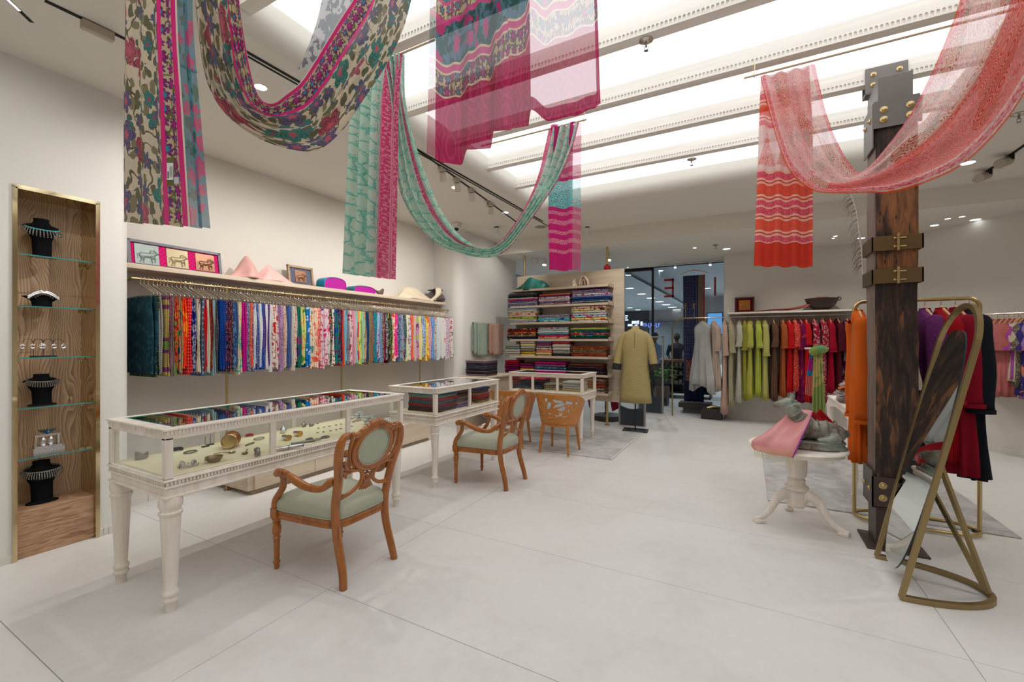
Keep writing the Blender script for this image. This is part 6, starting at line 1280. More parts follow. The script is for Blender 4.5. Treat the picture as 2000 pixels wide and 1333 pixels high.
t = NT('navy_sari'); uv, e = uvsep(t); U, V = e[0], e[1]; dd = t.vor(t.comb(t.m('MULTIPLY', U, .42), V), 34, 0); col = t.mix(t.lt(dd.outputs['Distance'], .2), lin((20, 30, 74)), lin((150, 150, 160)))
col = t.mix(t.m('MULTIPLY', t.band(U, .70, .97), t.gt(V, 1.62)), col, lin((122, 100, 84))); col = t.mix(t.m('MULTIPLY', t.gt(U, .955), t.gt(V, 1.62)), col, lin((150, 20, 60)))
br = t.mix(t.gt(t.noise(t.comb(U, V), 22, 2), .5), lin((130, 100, 80)), lin((110, 40, 54))); col = t.mix(t.m('MULTIPLY', t.band(V, .42, .86), t.band(U, .12, .98)), col, br); col = t.mix(t.lt(V, .42), col, lin((22, 26, 60)))
a, b = ony(1334, 600, 9.75), ony(1377, 600, 9.75); zt_ = C0.z+(CY-539)/F*(a-C0).dot(FW)
sr = thing('hanging_sari', 'long navy dotted sari on a wooden hanger in the shop window', 'sari', ((a.x+b.x)/2, 9.75, zt_+.10))
Wd = b.x-a.x; m = MB(); hb = zt_-.24
m.grid(lambda u, v: (-Wd/2+Wd*u-.04*v*(u-.5), .02*math.sin(u*17+v)*(.3+v), -.10-hb*v), 24, 40, lambda u, v: (u, (1-v)*hb)); o = m.obj('cloth', t.cloth(col, .1, 0.0, .7), sr, True, 0); mod(o, 'SOLIDIFY', thickness=.004)
ho = wood_hanger(sr, .26, None, .02); ho.rotation_euler = (0, 0, PI/2); MB().cyl((0, 0, .04), (0, 0, ZL-zt_-.10), .0015, None, 5).obj('wire', M['steel'], sr)
# lighting bar over the window
a, b = ony(1290, 521, 9.9), ony(1413, 515, 9.6); lb = thing('lighting_bar', 'slim ceiling bar with two small spotlights above the navy sari', 'track light', (a.x, 9.8, ZL-.02)); MB().box((0, -.015, -.035), (-.44-a.x, .015, -.012), .002).obj('bar', M['steel'], lb)
for x in (.12, .5, .95): MB().cyl((x, 0, -.02), (x, 0, .02), .006, None, 8).obj('hanger_rod', M['steel'], lb)
for x in (.32, 1.0): h = MB().cyl((x, 0, -.04), (x, -.03, -.1), .025, .03, 12).obj('spot_head', M['white'], lb, True, 40); MB().cyl((x, -.031, -.102), (x, -.032, -.104), .024, None, 12).obj('lamp_lens', M['led'], h)
# mannequin with kurta
mp = Vector((-1.655, 7.36, 0)); mn = thing('dress_form', 'fabric dress form on a black pole stand beside the shelf panel', 'mannequin', mp, .12)
MB().box((-.20, -.14, 0), (.20, .14, .022), .003).obj('base_plate', M['blackp'], mn); MB().cyl((0, 0, .02), (0, 0, .95), .012, None, 12).obj('pole', M['blackp'], mn, True, 40)
MB().lathe([(0, 0), (.05, 0), (.052, .03), (.056, .07), (.05, .075), (0, .08)], (0, 0, 1.68), 20).obj('neck_block', simple('linen_form', (206, 188, 170), .9), mn, True, 50)
ku = thing('silk_kurta', 'olive gold raw silk long kurta with dark cuffs worn by the dress form', 'kurta', mp, .12)
t = NT('raw_silk_olive_gold'); v = t.coord(); e = t.xyz(v); g = t.noise(t.comb(t.m('MULTIPLY', e[0], 4.0), e[1], t.m('MULTIPLY', e[2], 90.0)), 2.2, 3); MS = t.done(t.pr(t.mix(g, lin((150, 134, 82)), lin((190, 172, 118))), .55, 0, t.bump(t.noise(v, 6, 2), .4, .02), 0, 0, .4))
rows = [(1.735, .062, .055), (1.70, .066, .06), (1.685, .10, .075), (1.655, .155, .09), (1.60, .20, .11), (1.5, .212, .125), (1.35, .215, .13), (1.15, .205, .125), (1.0, .215, .13), (.8, .235, .13), (.6, .25, .13), (.475, .26, .13)]
m = MB(); n = 40; vs = []
for z, rx, ry in rows:
    for i in range(n): a = 2*PI*i/n; w_ = 1+.03*max(0, (1.2-z))*math.sin(a*7); vs.append((rx*math.cos(a)*w_, ry*math.sin(a)*w_, z))
m.add(vs, [(j*n+i, j*n+(i+1) % n, (j+1)*n+(i+1) % n, (j+1)*n+i) for j in range(len(rows)-1) for i in range(n)]); o = m.obj('body', MS, ku, True, 0); mod(o, 'SOLIDIFY', thickness=.003)
DC = simple('dark_brocade_cuff', (30, 34, 34), .6)
for s in (-1, 1):
    P = path([(s*.135, 0, 1.64), (s*.208, .0, 1.53), (s*.262, -.01, 1.32), (s*.295, -.03, 1.12)], 14); sl = MB().tube(P, [.036+.028*min(1, i/5) for i in range(15)], 16, cap=False).obj('sleeve', MS, ku, True, 0)
    MB().tube([P[-1], Vector(P[-1])+Vector((s*.01, 0, -.10))], [.068, .072], 16, asp=1.1).obj('cuff', DC, sl, True)
MB().tube([(.0, -.115-.0, z) for z in (1.68, 1.6, 1.5, 1.42)], .003, 5).obj('placket', MS, ku).location = (0, -.012, 0)
for i in range(6): MB().ball((.0, -.128+.004*(i == 0)*4, 1.63-.045*i), .007, 8, 5).obj('button', M['dark'], ku, True)
# ================================================================ back rail of kurtas
YR = 9.12; ZR = 1.945
rk = thing('garment_rail', 'long thin metal rail along the back wall with bent gold end post', 'rail', (-1.34, YR, 0))
MB().tube([(0, 0.1, 0)]+[(0, .1, ZR-.22)]+[(.22-.22*math.cos(a), .1-.1*math.sin(a), ZR-.22+.22*math.sin(a)) for a in [PI/2*i/6 for i in range(1, 7)]]+[(.6, 0, ZR)], .014, 10).obj('bent_post', M['agold'], rk, True)
MB().cyl((.5, 0, ZR), (3.05, 0, ZR), .009, None, 10).obj('rail_tube', M['steel'], rk, True)
for x in (1.1, 2.0, 2.95): MB().cyl((x, 0, ZR), (x, .33, ZR), .007, None, 8).obj('bracket', M['steel'], rk, True)
def garment(label, loc, rz, L, mt, hw=.2, sleeve=.42, sw=.058, seed=0, thick=.05, flare=1.15, cat='kurta', group=None, cuffm=None, hem=None, name='hanging_kurta', collar=True, hangmt=None, jag=0):
    """origin on the rail, cloth plane along local y"""
    rr = random.Random(seed*7+1); ph = rr.uniform(0, 6); t_ = thing(name, label, cat, loc, rz, group); wood_hanger(t_, hw*.93, hangmt, -.06)
    rows = [(-.085, .055, .035), (-.10, .07, .04), (-.115, hw*.55, .042), (-.15, hw*.98, .045), (-.19, hw*1.03, thick), (-.30, hw*.97, thick*1.1), (-.45, hw*.93, thick*1.1)]
    for k in range(1, 9): f = k/8; rows.append((-.45-(L-.45)*f, hw*(.93+(flare-.93)*f), thick*(1.1+.35*f)))
    n = 44; m = MB(); vs = []
    for z, ry, rx in rows:
        f = max(0, (-z-.25)/(L-.25))
        for i in range(n):
            a = 2*PI*i/n; w_ = 1+.10*f*math.sin(a*9+ph); wx = 1+.45*f*math.sin(a*9+ph)+.15*math.sin(a*3+z*6+ph); c_, s_ = math.cos(a), math.sin(a)
            zz = z-(jag*abs(math.sin(a))**2 if z < -L+.08 else 0); vs.append((rx*wx*abs(c_)**.8*(1 if c_ > 0 else -1), ry*w_*abs(s_)**.9*(1 if s_ > 0 else -1), zz))
    m.add(vs, [(j*n+i, j*n+(i+1) % n, (j+1)*n+(i+1) % n, (j+1)*n+i) for j in range(len(rows)-1) for i in range(n)])
    if hem: m.mi = [1 if (k//n) >= len(rows)-2 else 0 for k in range(len(m.f))]
    o = m.obj('body', [mt, hem] if hem else mt, t_, True, 0); mod(o, 'SOLIDIFY', thickness=.0025)
    if collar: MB().lathe([(.05, 0), (.048, .03), (.046, .03), (.048, 0)], (0, 0, -.10), 16, .7, 1.1).obj('collar', mt, t_, True)
    for s in (-1, 1):
        if sleeve <= 0: break
        P = path([(0, s*hw*.88, -.16), (.01, s*(hw*1.12), -.24), (.015, s*(hw*1.16), -.24-sleeve*.5), (.01+rr.uniform(-.02, .02), s*(hw*1.14), -.20-sleeve)], 10)
        sl = MB().tube(P, [sw*(1+.10*math.sin(i*1.3+ph)+(.25*i/10)) for i in range(11)], 12, cap=False, asp=.62, up=(1, 0, 0)); so = sl.obj('sleeve', mt, t_, True, 0); mod(so, 'SOLIDIFY', thickness=.002)
        MB().tube([Vector(P[-1])+Vector((0, 0, .02)), Vector(P[-1])+Vector((0, 0, -.012))], sw*1.32, 12, cap=False, asp=.64, up=(1, 0, 0)).obj('sleeve_hem', cuffm or mt, so, True)
    return t_
def fz(py, Y, px): return H+(CY-py)/F*(ony(px, 640, Y)-C0).dot(FW)
GD = [(1415, 808, 'dusty rose-beige kurta', F_('plain', (198, 168, 152)), .5, 1.0, {}), (1427, 794, 'sage beige long kurta', F_('specks', (168, 160, 126), (188, 180, 150)), .45, 1.1, {}), (1444, 784, 'white sheer tunic with lace hem', F_('plain', (214, 212, 196)), .34, 1.25, dict(transp=.15)),
      (1454, 780, 'dark olive kurta', F_('plain', (150, 146, 60)), .4, 1.0, {}), (1465, 779, 'lime green kurta with dotted sleeves', F_('plain', (186, 186, 84)), .36, 1.1, dict(c=1)), (1481, 772, 'lime green kurta with dark-stitched placket', F_('plain', (178, 190, 76)), .36, 1.15, dict(c=1)),
      (1494, 780, 'pale olive kurta', F_('plain', (184, 180, 104)), .5, 1.05, {}), (1511, 781, 'brown long-sleeved kurta with open collar', F_('plain', (104, 76, 58)), .34, 1.1, {}), (1529, 774, 'rust orange short-sleeved kurta', F_('plain', (166, 88, 46)), .36, 1.0, {}),
      (1541, 765, 'bright red kurta with piped sleeves', F_('plain', (196, 20, 28)), .36, 1.0, {}), (1553, 761, 'red tie-dye kurta', F_('specks', (206, 28, 34), (214, 120, 100), None, 18), .34, 1.1, {}), (1564, 784, 'magenta and gold brocade kurta', F_('blot', (120, 8, 70), (170, 60, 60), (90, 10, 70), 20), .38, 1.0, {}),
      (1575, 783, 'scarlet red textured kurta', F_('specks', (200, 24, 30), (180, 20, 24)), .3, 1.05, {}), (1591, 790, 'crimson kurta with silver embroidered yoke', F_('blot', (160, 10, 50), (190, 160, 160), None, 26), .3, 1.0, {}), (1608, 785, 'crimson kurta with silver embroidery and bell sleeves', F_('blot', (156, 12, 40), (180, 150, 150), None, 30), .4, 1.0, {}),
      (1623, 766, 'plain deep crimson kurta', F_('plain', (160, 8, 44)), .42, 1.05, {}), (1638, 760, 'maroon kurta with gold patch', F_('plain', (84, 16, 34)), .4, .9, {}), (1656, 742, 'purple kurta with silver appliqué', F_('blot', (104, 10, 92), (180, 170, 180), None, 10), .4, .9, {}), (1670, 742, 'navy kurta with white sleeve pattern', F_('specks', (26, 30, 84), (30, 40, 100)), .4, .95, {})]
for i, (px, py, lb_, fb, sl, fl_, ex) in enumerate(GD):
    p = ony(px, 640, YR-.1); z = fz(py, YR-.2, px); L = ZR-z
    lb_ = lb_.replace('é', 'e'); mt = fabric(*fb, ex.get('transp', 0.0))
    garment(lb_+' on the back wall rail', (p.x, YR, ZR), R.uniform(-.06, .08), L, mt, .18, sl, .044, i, .034, fl_, group='kurtas on the back wall rail', cuffm=fabric('check', (70, 70, 50), (200, 200, 120), None, 30) if ex.get('c') else None, jag=.03)
p = ony(1372, 640, YR); garment('white cape tunic with pointed hem at left end of the back rail', (p.x, YR, ZR), .75, 1.27, fabric('plain', (206, 206, 204), None, None, 30, .1), .20, .0, .05, 31, .08, 1.45, group='kurtas on the back wall rail', jag=.18)
p = ony(1394, 640, YR); garment('pale beige pleated dress right of the white cape tunic', (p.x, YR, ZR), .35, 1.30, fabric('stripes', (196, 176, 160), (186, 166, 150)), .19, .42, .05, 32, .06, 1.1, group='kurtas on the back wall rail', jag=.1)
for i, (px, mt) in enumerate(((1339, M['iron']), (1356, M['iron']))):
    p = ony(px, 640, YR+.0); t_ = thing('empty_hanger', 'dark wooden hanger turned edge-on over the rail, %s one' % ('left' if i == 0 else 'right'), 'hanger', (p.x, YR, ZR+.012)); MB().tube([(0, -.19+.38*k/8, .20-.1*abs(k/4-1)**1.5+.06) for k in range(9)], [.010+.012*(1-abs(k/4-1)) for k in range(9)], 8).obj('arm', simple('walnut_hanger', (82, 58, 46), .5), t_, True)
    MB().cyl((0, 0, 0), (0, 0, .26), .003, None, 6).obj('hook', M['steel'], t_)
# shelf above the kurtas
ws = thing('wall_shelf', 'short cream wall shelf above the kurtas on the back wall', 'shelf', (ony(1421, 606, 9.0).x, 9.0, 2.03)); wl_ = ony(1672, 606, 9.0).x-ws.location.x
m = MB(); m.box((0, 0, -.03), (wl_, .45, 0)); m.box((0, 0, 0), (.02, .45, .05)); m.box((wl_-.02, 0, 0), (wl_, .45, .05)); m.obj('board', M['cream'], ws)
p = ony(1454, 600, 9.3); frame('framed_relief', 'small square dark red frame with bull plaque on the back wall shelf', (p.x, 9.36, 2.032), 0, .33, .30, -.10, (simple('mahogany_frame', (80, 34, 30), .5), fabric('plain', (90, 14, 24), None, None, 10)), [(0, .15, .19, metal('plaque_copper', (170, 110, 60), .45))])
p = ony(1600, 600, 9.3); bw = thing('iron_bowl', 'dark iron wide bowl tilted at the right of the back wall shelf', 'bowl', (p.x+.02, 9.19, 2.035))
MB().lathe([(0, 0), (.10, 0), (.2, .09), (.245, .19), (.25, .2), (.235, .2), (.19, .1), (0, .02)], (0, 0, 0), 28).obj('bowl', simple('cast_iron', (60, 44, 40), .6), bw, True, 50)
MB().tube([(.245+.03*math.cos(a), 0, .19+.03*math.sin(a)) for a in [2*PI*k/12 for k in range(12)]], .007, 6, closed=True).obj('ring_handle', M['iron'], bw, True)
sk = fabric('specks', (160, 44, 36), (196, 110, 90), None, 20, 0, 1); m = MB(); L0 = ony(1473, 600, 9.25).x
rid = [(L0, .01), (L0+.3, .035), (L0+.55, .045), (L0+.78, .10), (L0+.95, .215), (p.x-.05, .225), (p.x+.12, .222)]
def fn(u, v):
    x, h = crom(rid, u); return (x, 9.20+(v-.5)*(.20+.1*u), 2.034+h*(1-abs(v-.5)**2*1.2)+.008*math.sin(v*14+u*9))
m.grid(fn, 36, 14); o = m.obj('draped_silk', sk, None, True, 60); mod(o, 'SOLIDIFY', thickness=.004, offset=0); tag(o, 'rust red patterned silk trailing along shelf into the iron bowl', 'cloth')
# pink garments on the curved right wall
t_ = thing('garment_rail', 'thin steel rail on the curved wall at far right holding pink garments', 'rail', (0, 0, 0))
RP = [(1.95, 8.97), (2.22, 8.72), (2.58, 8.32), (3.05, 7.88), (3.9, 7.05), (4.5, 6.4)]; ZP = 1.855
RQ = path([(x, y, ZP) for x, y in RP], 24); MB().tube(RQ, .010, 8).obj('rail_tube', M['steel'], t_, True)
for x, y, dx, dy in ((2.4, 8.52, .2, .18), (3.3, 7.63, .2, .2)): MB().box((x-.01, y-.01, ZP-.03), (x+.01, y+.01, ZP+.01)).obj('bracket', M['steel'], t_)
def onrail(px):
    d = ray(px, 610); best = None
    for i in range(240):
        q = Vector(crom([(x, y, 0) for x, y in RP], i/240)); r = q.dot(RT)/q.dot(FW)*F+CX
        if best is None or abs(r-px) < best[0]: best = (abs(r-px), q, i)
    q2 = Vector(crom([(x, y, 0) for x, y in RP], min(1, best[2]/240+.02))); tn = (q2-best[1]).normalized(); return best[1], math.atan2(tn.y, tn.x)
PG = [(1915, 'dusty pink garment half hidden by gold rack post', F_('plain', (176, 112, 110)), .95), (1926, 'rose pink blouse with short ruffled sleeve', F_('plain', (182, 110, 108)), .82), (1937, 'old rose tunic', F_('plain', (178, 104, 104)), 1.0), (1948, 'rose pink ribbed tunic', F_('stripes', (186, 112, 108), (176, 102, 98)), .95), (1959, 'rose pink ribbed tunic with navy embroidery', F_('specks', (184, 108, 104), (180, 100, 98)), .98),
      (1969, 'salmon pink pleated top with peplum hem', F_('stripes', (180, 100, 94), (168, 90, 86)), .98), (1976, 'orchid edged top', F_('plain', (168, 70, 160)), .75), (1982, 'cream lined top', F_('plain', (200, 186, 160)), .78), (1989, 'grey-brown paisley jacket', F_('specks', (94, 82, 74), (140, 126, 112), None, 16), .85), (1996, 'purple, green and peach patterned kurta', F_('blot', (60, 50, 120), (120, 150, 90), (200, 120, 90), 7), .95), (2006, 'lilac and pink patterned kurta', F_('blot', (150, 120, 170), (190, 90, 130), None, 12), 1.0)]
for i, (px, lb_, fb, L) in enumerate(PG):
    q, a = onrail(px+12); garment(lb_+' on the curved rail', (q.x, q.y, ZP), a+.15, L+.05, fabric(*fb), .20, .26, .07, 50+i, .05, 1.22, cat='garment', group='garments on the curved right rail', name='hanging_garment', jag=.03)
# ================================================================ pedestal table with the bull
TC = Vector((.35, 4.29, 0)); tt = thing('pedestal_table', 'round cream pedestal table on three curved legs with bull statue on it', 'table', TC)
MB().lathe([(0, .585), (.30, .585), (.325, .592), (.33, .61), (.345, .618), (.352, .628), (.345, .638), (.30, .640), (.295, .634), (0, .634)], (0, 0, 0), 48).obj('tabletop', M['cream'], tt, True, 40)
MB().lathe([(0, .12), (.055, .13), (.07, .15), (.072, .25), (.06, .262), (.085, .28), (.088, .30), (.062, .32), (.056, .34), (.066, .35), (.06, .362), (.05, .37), (.066, .385), (.076, .42), (.078, .50), (.07, .53), (.064, .535), (.075, .548), (.07, .56), (.10, .585), (0, .586)], (0, 0, 0), 28).obj('pedestal', M['cream'], tt, True, 35)
for ax, ay in ((-.25, -.14), (.27, -.12), (-.03, .24)):
    d = Vector((ax, ay, 0)); L = d.length; u = d.normalized(); P = path([Vector((0, 0, .20))+u*.03, Vector((0, 0, .245))+u*.08, u*.16+Vector((0, 0, .20)), u*.22+Vector((0, 0, .10)), u*.28+Vector((0, 0, .045)), u*(L+.06)+Vector((0, 0, .022))], 16)
    MB().tube(P, [.05, .052, .052, .05, .048, .045, .042, .038, .034, .031, .028, .026, .025, .024, .024, .024, .022], 8, asp=.62, up=(0, 0, 1)).obj('leg', M['cream'], tt, True, 50)
    MB().box((-.035, -.03, 0), (.035, .03, .03), .006).obj('foot', M['cream'], tt).matrix_local = Matrix.Translation(u*(L+.03))@Matrix.Rotation(math.atan2(u.y, u.x), 4, 'Z')
# Nandi: recumbent bull, head toward -x
TZ = .641; verd = NT('verdigris_bronze'); v = verd.coord(); n1 = verd.noise(v, 9, 4); n2 = verd.noise(v, 40, 3)
vm_ = verd.done(verd.pr(verd.ramp(verd.m('ADD', verd.m('MULTIPLY', n1, .7), verd.m('MULTIPLY', n2, .3)), [(.35, lin((96, 80, 68))), (.5, lin((140, 138, 126))), (.65, lin((152, 170, 160)))]), .5, .1, verd.bump(n2, .6, .004)))
nb = thing('bull_statue', 'verdigris bronze reclining bull statue with raised head on round table', 'statue', (TC.x+.12, TC.y-.02, TZ), .08)
MB().lathe([(0, 0), (.22, 0), (.225, .012), (.205, .022), (.20, .04), (.21, .052), (.20, .062), (0, .062)], (.0, 0, 0), 36, 1.0, .62).obj('plinth', vm_, nb, True, 40)
m = MB(); m.ball((.05, 0, .13), (.15, .088, .085), 20, 12); m.ball((-.07, 0, .15), (.085, .08, .09), 16, 10); m.ball((-.075, 0, .225), (.045, .04, .05)); m.ball((.13, 0, .12), (.085, .09, .075), 16, 10)
m.tube(path([(-.08, 0, .18), (-.125, 0, .24), (-.15, 0, .30), (-.165, 0, .33)], 6), [.075, .066, .06, .056, .053, .05, .05], 12)
m.ball((-.18, 0, .345), (.055, .043, .045)); m.tube([(-.19, 0, .345), (-.235, 0, .335), (-.265, 0, .325)], [.042, .033, .026], 12); m.ball((-.268, 0, .322), (.022, .029, .024))
for s in (-1, 1):
    m.tube([(-.155, s*.035, .375), (-.15, s*.055, .41), (-.165, s*.045, .435)], [.015, .011, .004], 8); m.tube([(-.145, s*.045, .345), (-.12, s*.085, .35), (-.105, s*.10, .34)], [.012, .016, .004], 8)
    m.ball((-.205, s*.036, .355), .009); m.tube([(-.09, s*.06, .10), (-.15, s*.075, .085), (-.2, s*.055, .075)], [.036, .026, .02], 8); m.tube([(.14, s*.07, .1), (.08, s*.10, .08), (.0, s*.10, .072)], [.05, .03, .018], 8)
m.tube(path([(.21, 0, .15), (.235, .02, .11), (.2, .07, .08)], 6), .012, 8)
blob(m, 'body', vm_, nb, .0065, 2)
for k, (c, r) in enumerate((((-.115, 0, .225), .075), ((-.135, 0, .262), .068))):
    pts = [(c[0]+r*.55*math.cos(a), r*math.sin(a), c[2]+r*.45*math.cos(a)) for a in [2*PI*i/30 for i in range(30)]]; MB().tube(pts, .007, 7, closed=True).obj('neck_band', vm_, nb, True)
m = MB(); 
for k in range(3):
    for i in range(22): a = PI*i/21; m.ball((.02+.06*k, math.cos(a)*.09, .12+math.sin(a)*.098), .006, 6, 4)
for i in range(26): a = 2*PI*i/26; m.ball((-.115+.05*math.cos(a), .083*math.sin(a), .215+.035*math.cos(a)), .007, 6, 4)
for i in range(50): a = 2*PI*i/50; m.ball((.208*math.cos(a), .129*math.sin(a), .045), .005, 5, 3)
o = m.obj('bead_garland', vm_, nb, True); o['kind'] = 'stuff'
# pink silk over the bull and table edge with fringe
def PT(px, py, Y): return ony(px, py, Y)
psilk = NT('pink_zari_silk'); uv, e = uvsep(psilk); U, V = e[0], e[1]; nz = psilk.noise(psilk.comb(psilk.m('MULTIPLY', U, 30.0), psilk.m('MULTIPLY', V, 2.0)), 4, 3)
col = psilk.mix(nz, lin((206, 112, 120)), lin((230, 166, 160))); gp_ = psilk.vor(psilk.comb(psilk.m('MULTIPLY', U, 10.0), psilk.m('MULTIPLY', V, 12.0)), 1.0, .05); col = psilk.mix(psilk.m('MULTIPLY', psilk.band(V, .80, .97), psilk.gt(psilk.m('SINE', psilk.m('MULTIPLY', gp_.outputs['Distance'], 18.0)), .2)), col, lin((214, 160, 120)))
col = psilk.mix(psilk.gt(U, .965), col, lin((178, 60, 170))); PSM = psilk.cloth(col, .1, 0.0, .38, None, .6)
A_ = [(1548, 799, 4.34), (1524, 822, 4.24), (1492, 848, 4.08), (1471, 860, 4.02), (1468, 872, 4.0), (1474, 880, 3.98)]
B_ = [(1588, 803, 4.34), (1582, 822, 4.20), (1570, 848, 4.04), (1562, 866, 3.97), (1555, 882, 3.93), (1549, 895, 3.92)]
m = MB(); A3 = [PT(*a) for a in A_]; B3 = [PT(*b) for b in B_]
def fn(u, v):
    a = Vector(crom(A3, v)); b = Vector(crom(B3, v)); p = a.lerp(b, u); return p+Vector((0, -1, .45)).normalized()*(.018*math.sin(u*8+1)*min(1, v*2+.3)+.012*math.sin(PI*u))
m.grid(fn, 40, 30, lambda u, v: (u, v)); o = m.obj('draped_silk', PSM, None, True, 0); mod(o, 'SOLIDIFY', thickness=.003); tag(o, 'pink zari silk draped over the bull statue and hanging off the table', 'cloth')
m = MB()
for i in range(60):
    q = fn(i/59, 1); m.tube([q, q+Vector((R.uniform(-.006, .006), R.uniform(-.006, .002), -.022)), q+Vector((R.uniform(-.01, .01), -.002, -.05))], [.0013, .0012, .0006], 3)
f_ = m.obj('fringe', simple('gold_fringe', (214, 200, 150), .7), o, True); f_['kind'] = 'stuff'
o['group'] = 'silks on the bull table'
rs = fabric('plain', (164, 14, 34), None, None, 10, 0, 1)
rp = [PT(1590, 802, 4.42), PT(1610, 822, 4.46), PT(1630, 845, 4.44), PT(1636, 862, 4.38)]; m = MB()
m.grid(lambda u, v: Vector(crom(rp, v))+Vector((.10*(u-.5), .16*(u-.5), .02*math.sin(u*8)-.03*abs(u-.5))), 14, 20); o = m.obj('draped_silk', rs, None, True, 0); mod(o, 'SOLIDIFY', thickness=.003); tag(o, 'deep red silk trailing behind the bull statue', 'cloth')
# ================================================================ white bench table with cabriole legs
bt = thing('cabriole_table', 'cream table with tall cabriole legs behind the bull, stacked with packed fabrics', 'table', (.86, 5.25, 0)); TL, TW, TH_ = 1.36, .52, .83
MB().box((0, 0, TH_-.028), (TW, TL, TH_), .006).obj('tabletop', M['cream'], bt)
m = MB()
for x in (.03, TW-.06): m.grid(lambda u, v, x=x: (x, .05+(TL-.1)*u, TH_-.03-v*(.05+.06*abs(2*u-1)**2.5)), 20, 3)
for y in (.03, TL-.05): m.grid(lambda u, v, y=y: (.05+(TW-.1)*u, y, TH_-.03-v*(.05+.06*abs(2*u-1)**2.5)), 12, 3)
o = m.obj('scalloped_apron', M['cream'], bt); mod(o, 'SOLIDIFY', thickness=.02)
for sx, x in ((-1, .05), (1, TW-.05)):
    for sy, y in ((-1, .05), (1, TL-.05)):
        P = path([(x, y, TH_-.03), (x+sx*.025, y+sy*.02, TH_-.14), (x+sx*.01, y+sy*.01, .42), (x-sx*.008, y-sy*.008, .16), (x+sx*.012, y+sy*.012, .02), (x+sx*.02, y+sy*.02, 0)], 16)
        MB().tube(P, [.038, .042, .042, .038, .034, .030, .028, .026, .024, .022, .02, .019, .018, .018, .02, .022, .022], 8).obj('leg', M['cream'], bt, True, 50)
plast = fabric('specks', (196, 180, 180), (216, 206, 204), None, 16, .35)
z = TH_+.001
for i, (lb_, fb, h, dx) in enumerate((('clear sleeve with yellow cloth', F_('plain', (226, 170, 50)), .03, .0), ('amber bordered cloth', F_('blot', (226, 160, 40), (180, 90, 30), None, 12), .025, .02), ('grey-green cloth', F_('plain', (170, 176, 160)), .03, .0), ('yellow brocade cloth', F_('blot', (206, 180, 80), (140, 100, 50), None, 20), .03, .02), ('red and gold cloth', F_('blot', (200, 70, 50), (220, 180, 90), None, 14), .022, .0))):
    me = fold_mesh(.30, .26, h, i); me.materials[0] = fabric(*fb); o = bpy.data.objects.new('folded_cloth', me); COL.objects.link(o); o.location = (1.10+dx, 5.46, z); o.rotation_euler = (0, 0, PI/2+R.uniform(-.06, .06)); z += h*1.02
    tag(o, lb_+' in pile on the cream bench table, '+['bottom', 'second up', 'middle', 'second from top', 'top'][i], 'fabric', 'packed fabrics on the bench table')
z = TH_+.001
for i in range(9):
    h = .022; m = MB(); ph = i*1.7
    m.grid(lambda u, v: (-.2+.4*u, -.17+.34*v, h*.5+.012*math.sin(u*7+ph)*math.sin(v*5+ph)-.03*(abs(2*u-1)**4)), 12, 8); me = m.mesh('sheer', plast if i not in (6,) else fabric('plain', (226, 110, 60), None, None, 20)); o = bpy.data.objects.new('sheer_packet', me); COL.objects.link(o); o.location = (1.08+R.uniform(-.03, .03), 5.92, z+.035); z += h; o.rotation_euler = (0, 0, R.uniform(-.15, .15)); mod(o, 'SOLIDIFY', thickness=.008)
    tag(o, ('orange' if i == 6 else 'pale pinkish')+' sheer folded packet on the bench table, '+['lowest', 'second up', 'third up', 'fourth up', 'fifth up', 'sixth up', 'seventh up', 'eighth up', 'topmost'][i], 'fabric', 'sheer packets on the bench table')
# scarf stand behind
q = ony(1600, 700, 7.0); stn = thing('scarf_stand', 'slim cream scarf stand behind the bull table', 'stand', (q.x, 7.0, 0)); MB().cyl((0, 0, .02), (0, 0, 1.40), .014, None, 12).obj('pole', M['white'], stn, True, 40); MB().lathe([(0, 0), (.13, 0), (.13, .015), (.02, .03), (0, .03)], (0, 0, 0), 24).obj('base', M['white'], stn, True, 40); MB().cyl((-.16, 0, 1.4), (.1, 0, 1.4), .012, None, 10).obj('crossbar', M['white'], stn, True, 40)
def loose(name, label, A, B, mt, nu=24, nv=30, amp=.012, fr=22, cat='scarf', group=None):
    m = MB(); A3 = [Vector(a) for a in A]; B3 = [Vector(b) for b in B]
    def fn(u, v):
        a = Vector(crom(A3, v)); b = Vector(crom(B3, v)); p = a.lerp(b, u); n = (b-a).cross(Vector((0, 0, 1))); n = n.normalized() if n.length > 1e-6 else Vector((0, 1, 0)); return p+n*amp*math.sin(u*fr)*(.3+v)
    m.grid(fn, nu, nv, lambda u, v: (u, v)); o = m.obj(name, mt, None, True, 0); mod(o, 'SOLIDIFY', thickness=.003); return tag(o, label, cat, group)
gs = fabric('blot', (150, 172, 96), (104, 172, 124), (206, 190, 120), 4, .12)
Yq = 6.97; loose('hanging_scarf', 'lime green sheer scarf knotted over the scarf stand', [ony(1588, 674, Yq), ony(1589, 700, Yq), ony(1587, 760, Yq), ony(1586, 808, Yq)], [ony(1609, 674, Yq), ony(1606, 700, Yq), ony(1610, 760, Yq), ony(1611, 812, Yq)], gs)
loose('hanging_scarf', 'blue and pink sheer scarf hanging left of the lime green one', [ony(1590, 672, Yq+.05), ony(1581, 700, Yq+.05), ony(1575, 740, Yq+.05), ony(1573, 770, Yq+.05)], [ony(1596, 672, Yq+.05), ony(1590, 700, Yq+.05), ony(1586, 740, Yq+.05), ony(1586, 775, Yq+.05)], fabric('bands', (60, 160, 196), (226, 130, 120), (200, 60, 160), 5, .1))
m = MB().ball((q.x+.0, 6.965, 1.385), (.10, .05, .05), 14, 9); m.ball((q.x-.06, 6.96, 1.36), (.06, .05, .06), 12, 8); o = m.obj('scarf_knot', gs, None, True); tag(o, 'puffed knot of green sheer fabric on top of the scarf stand', 'scarf')
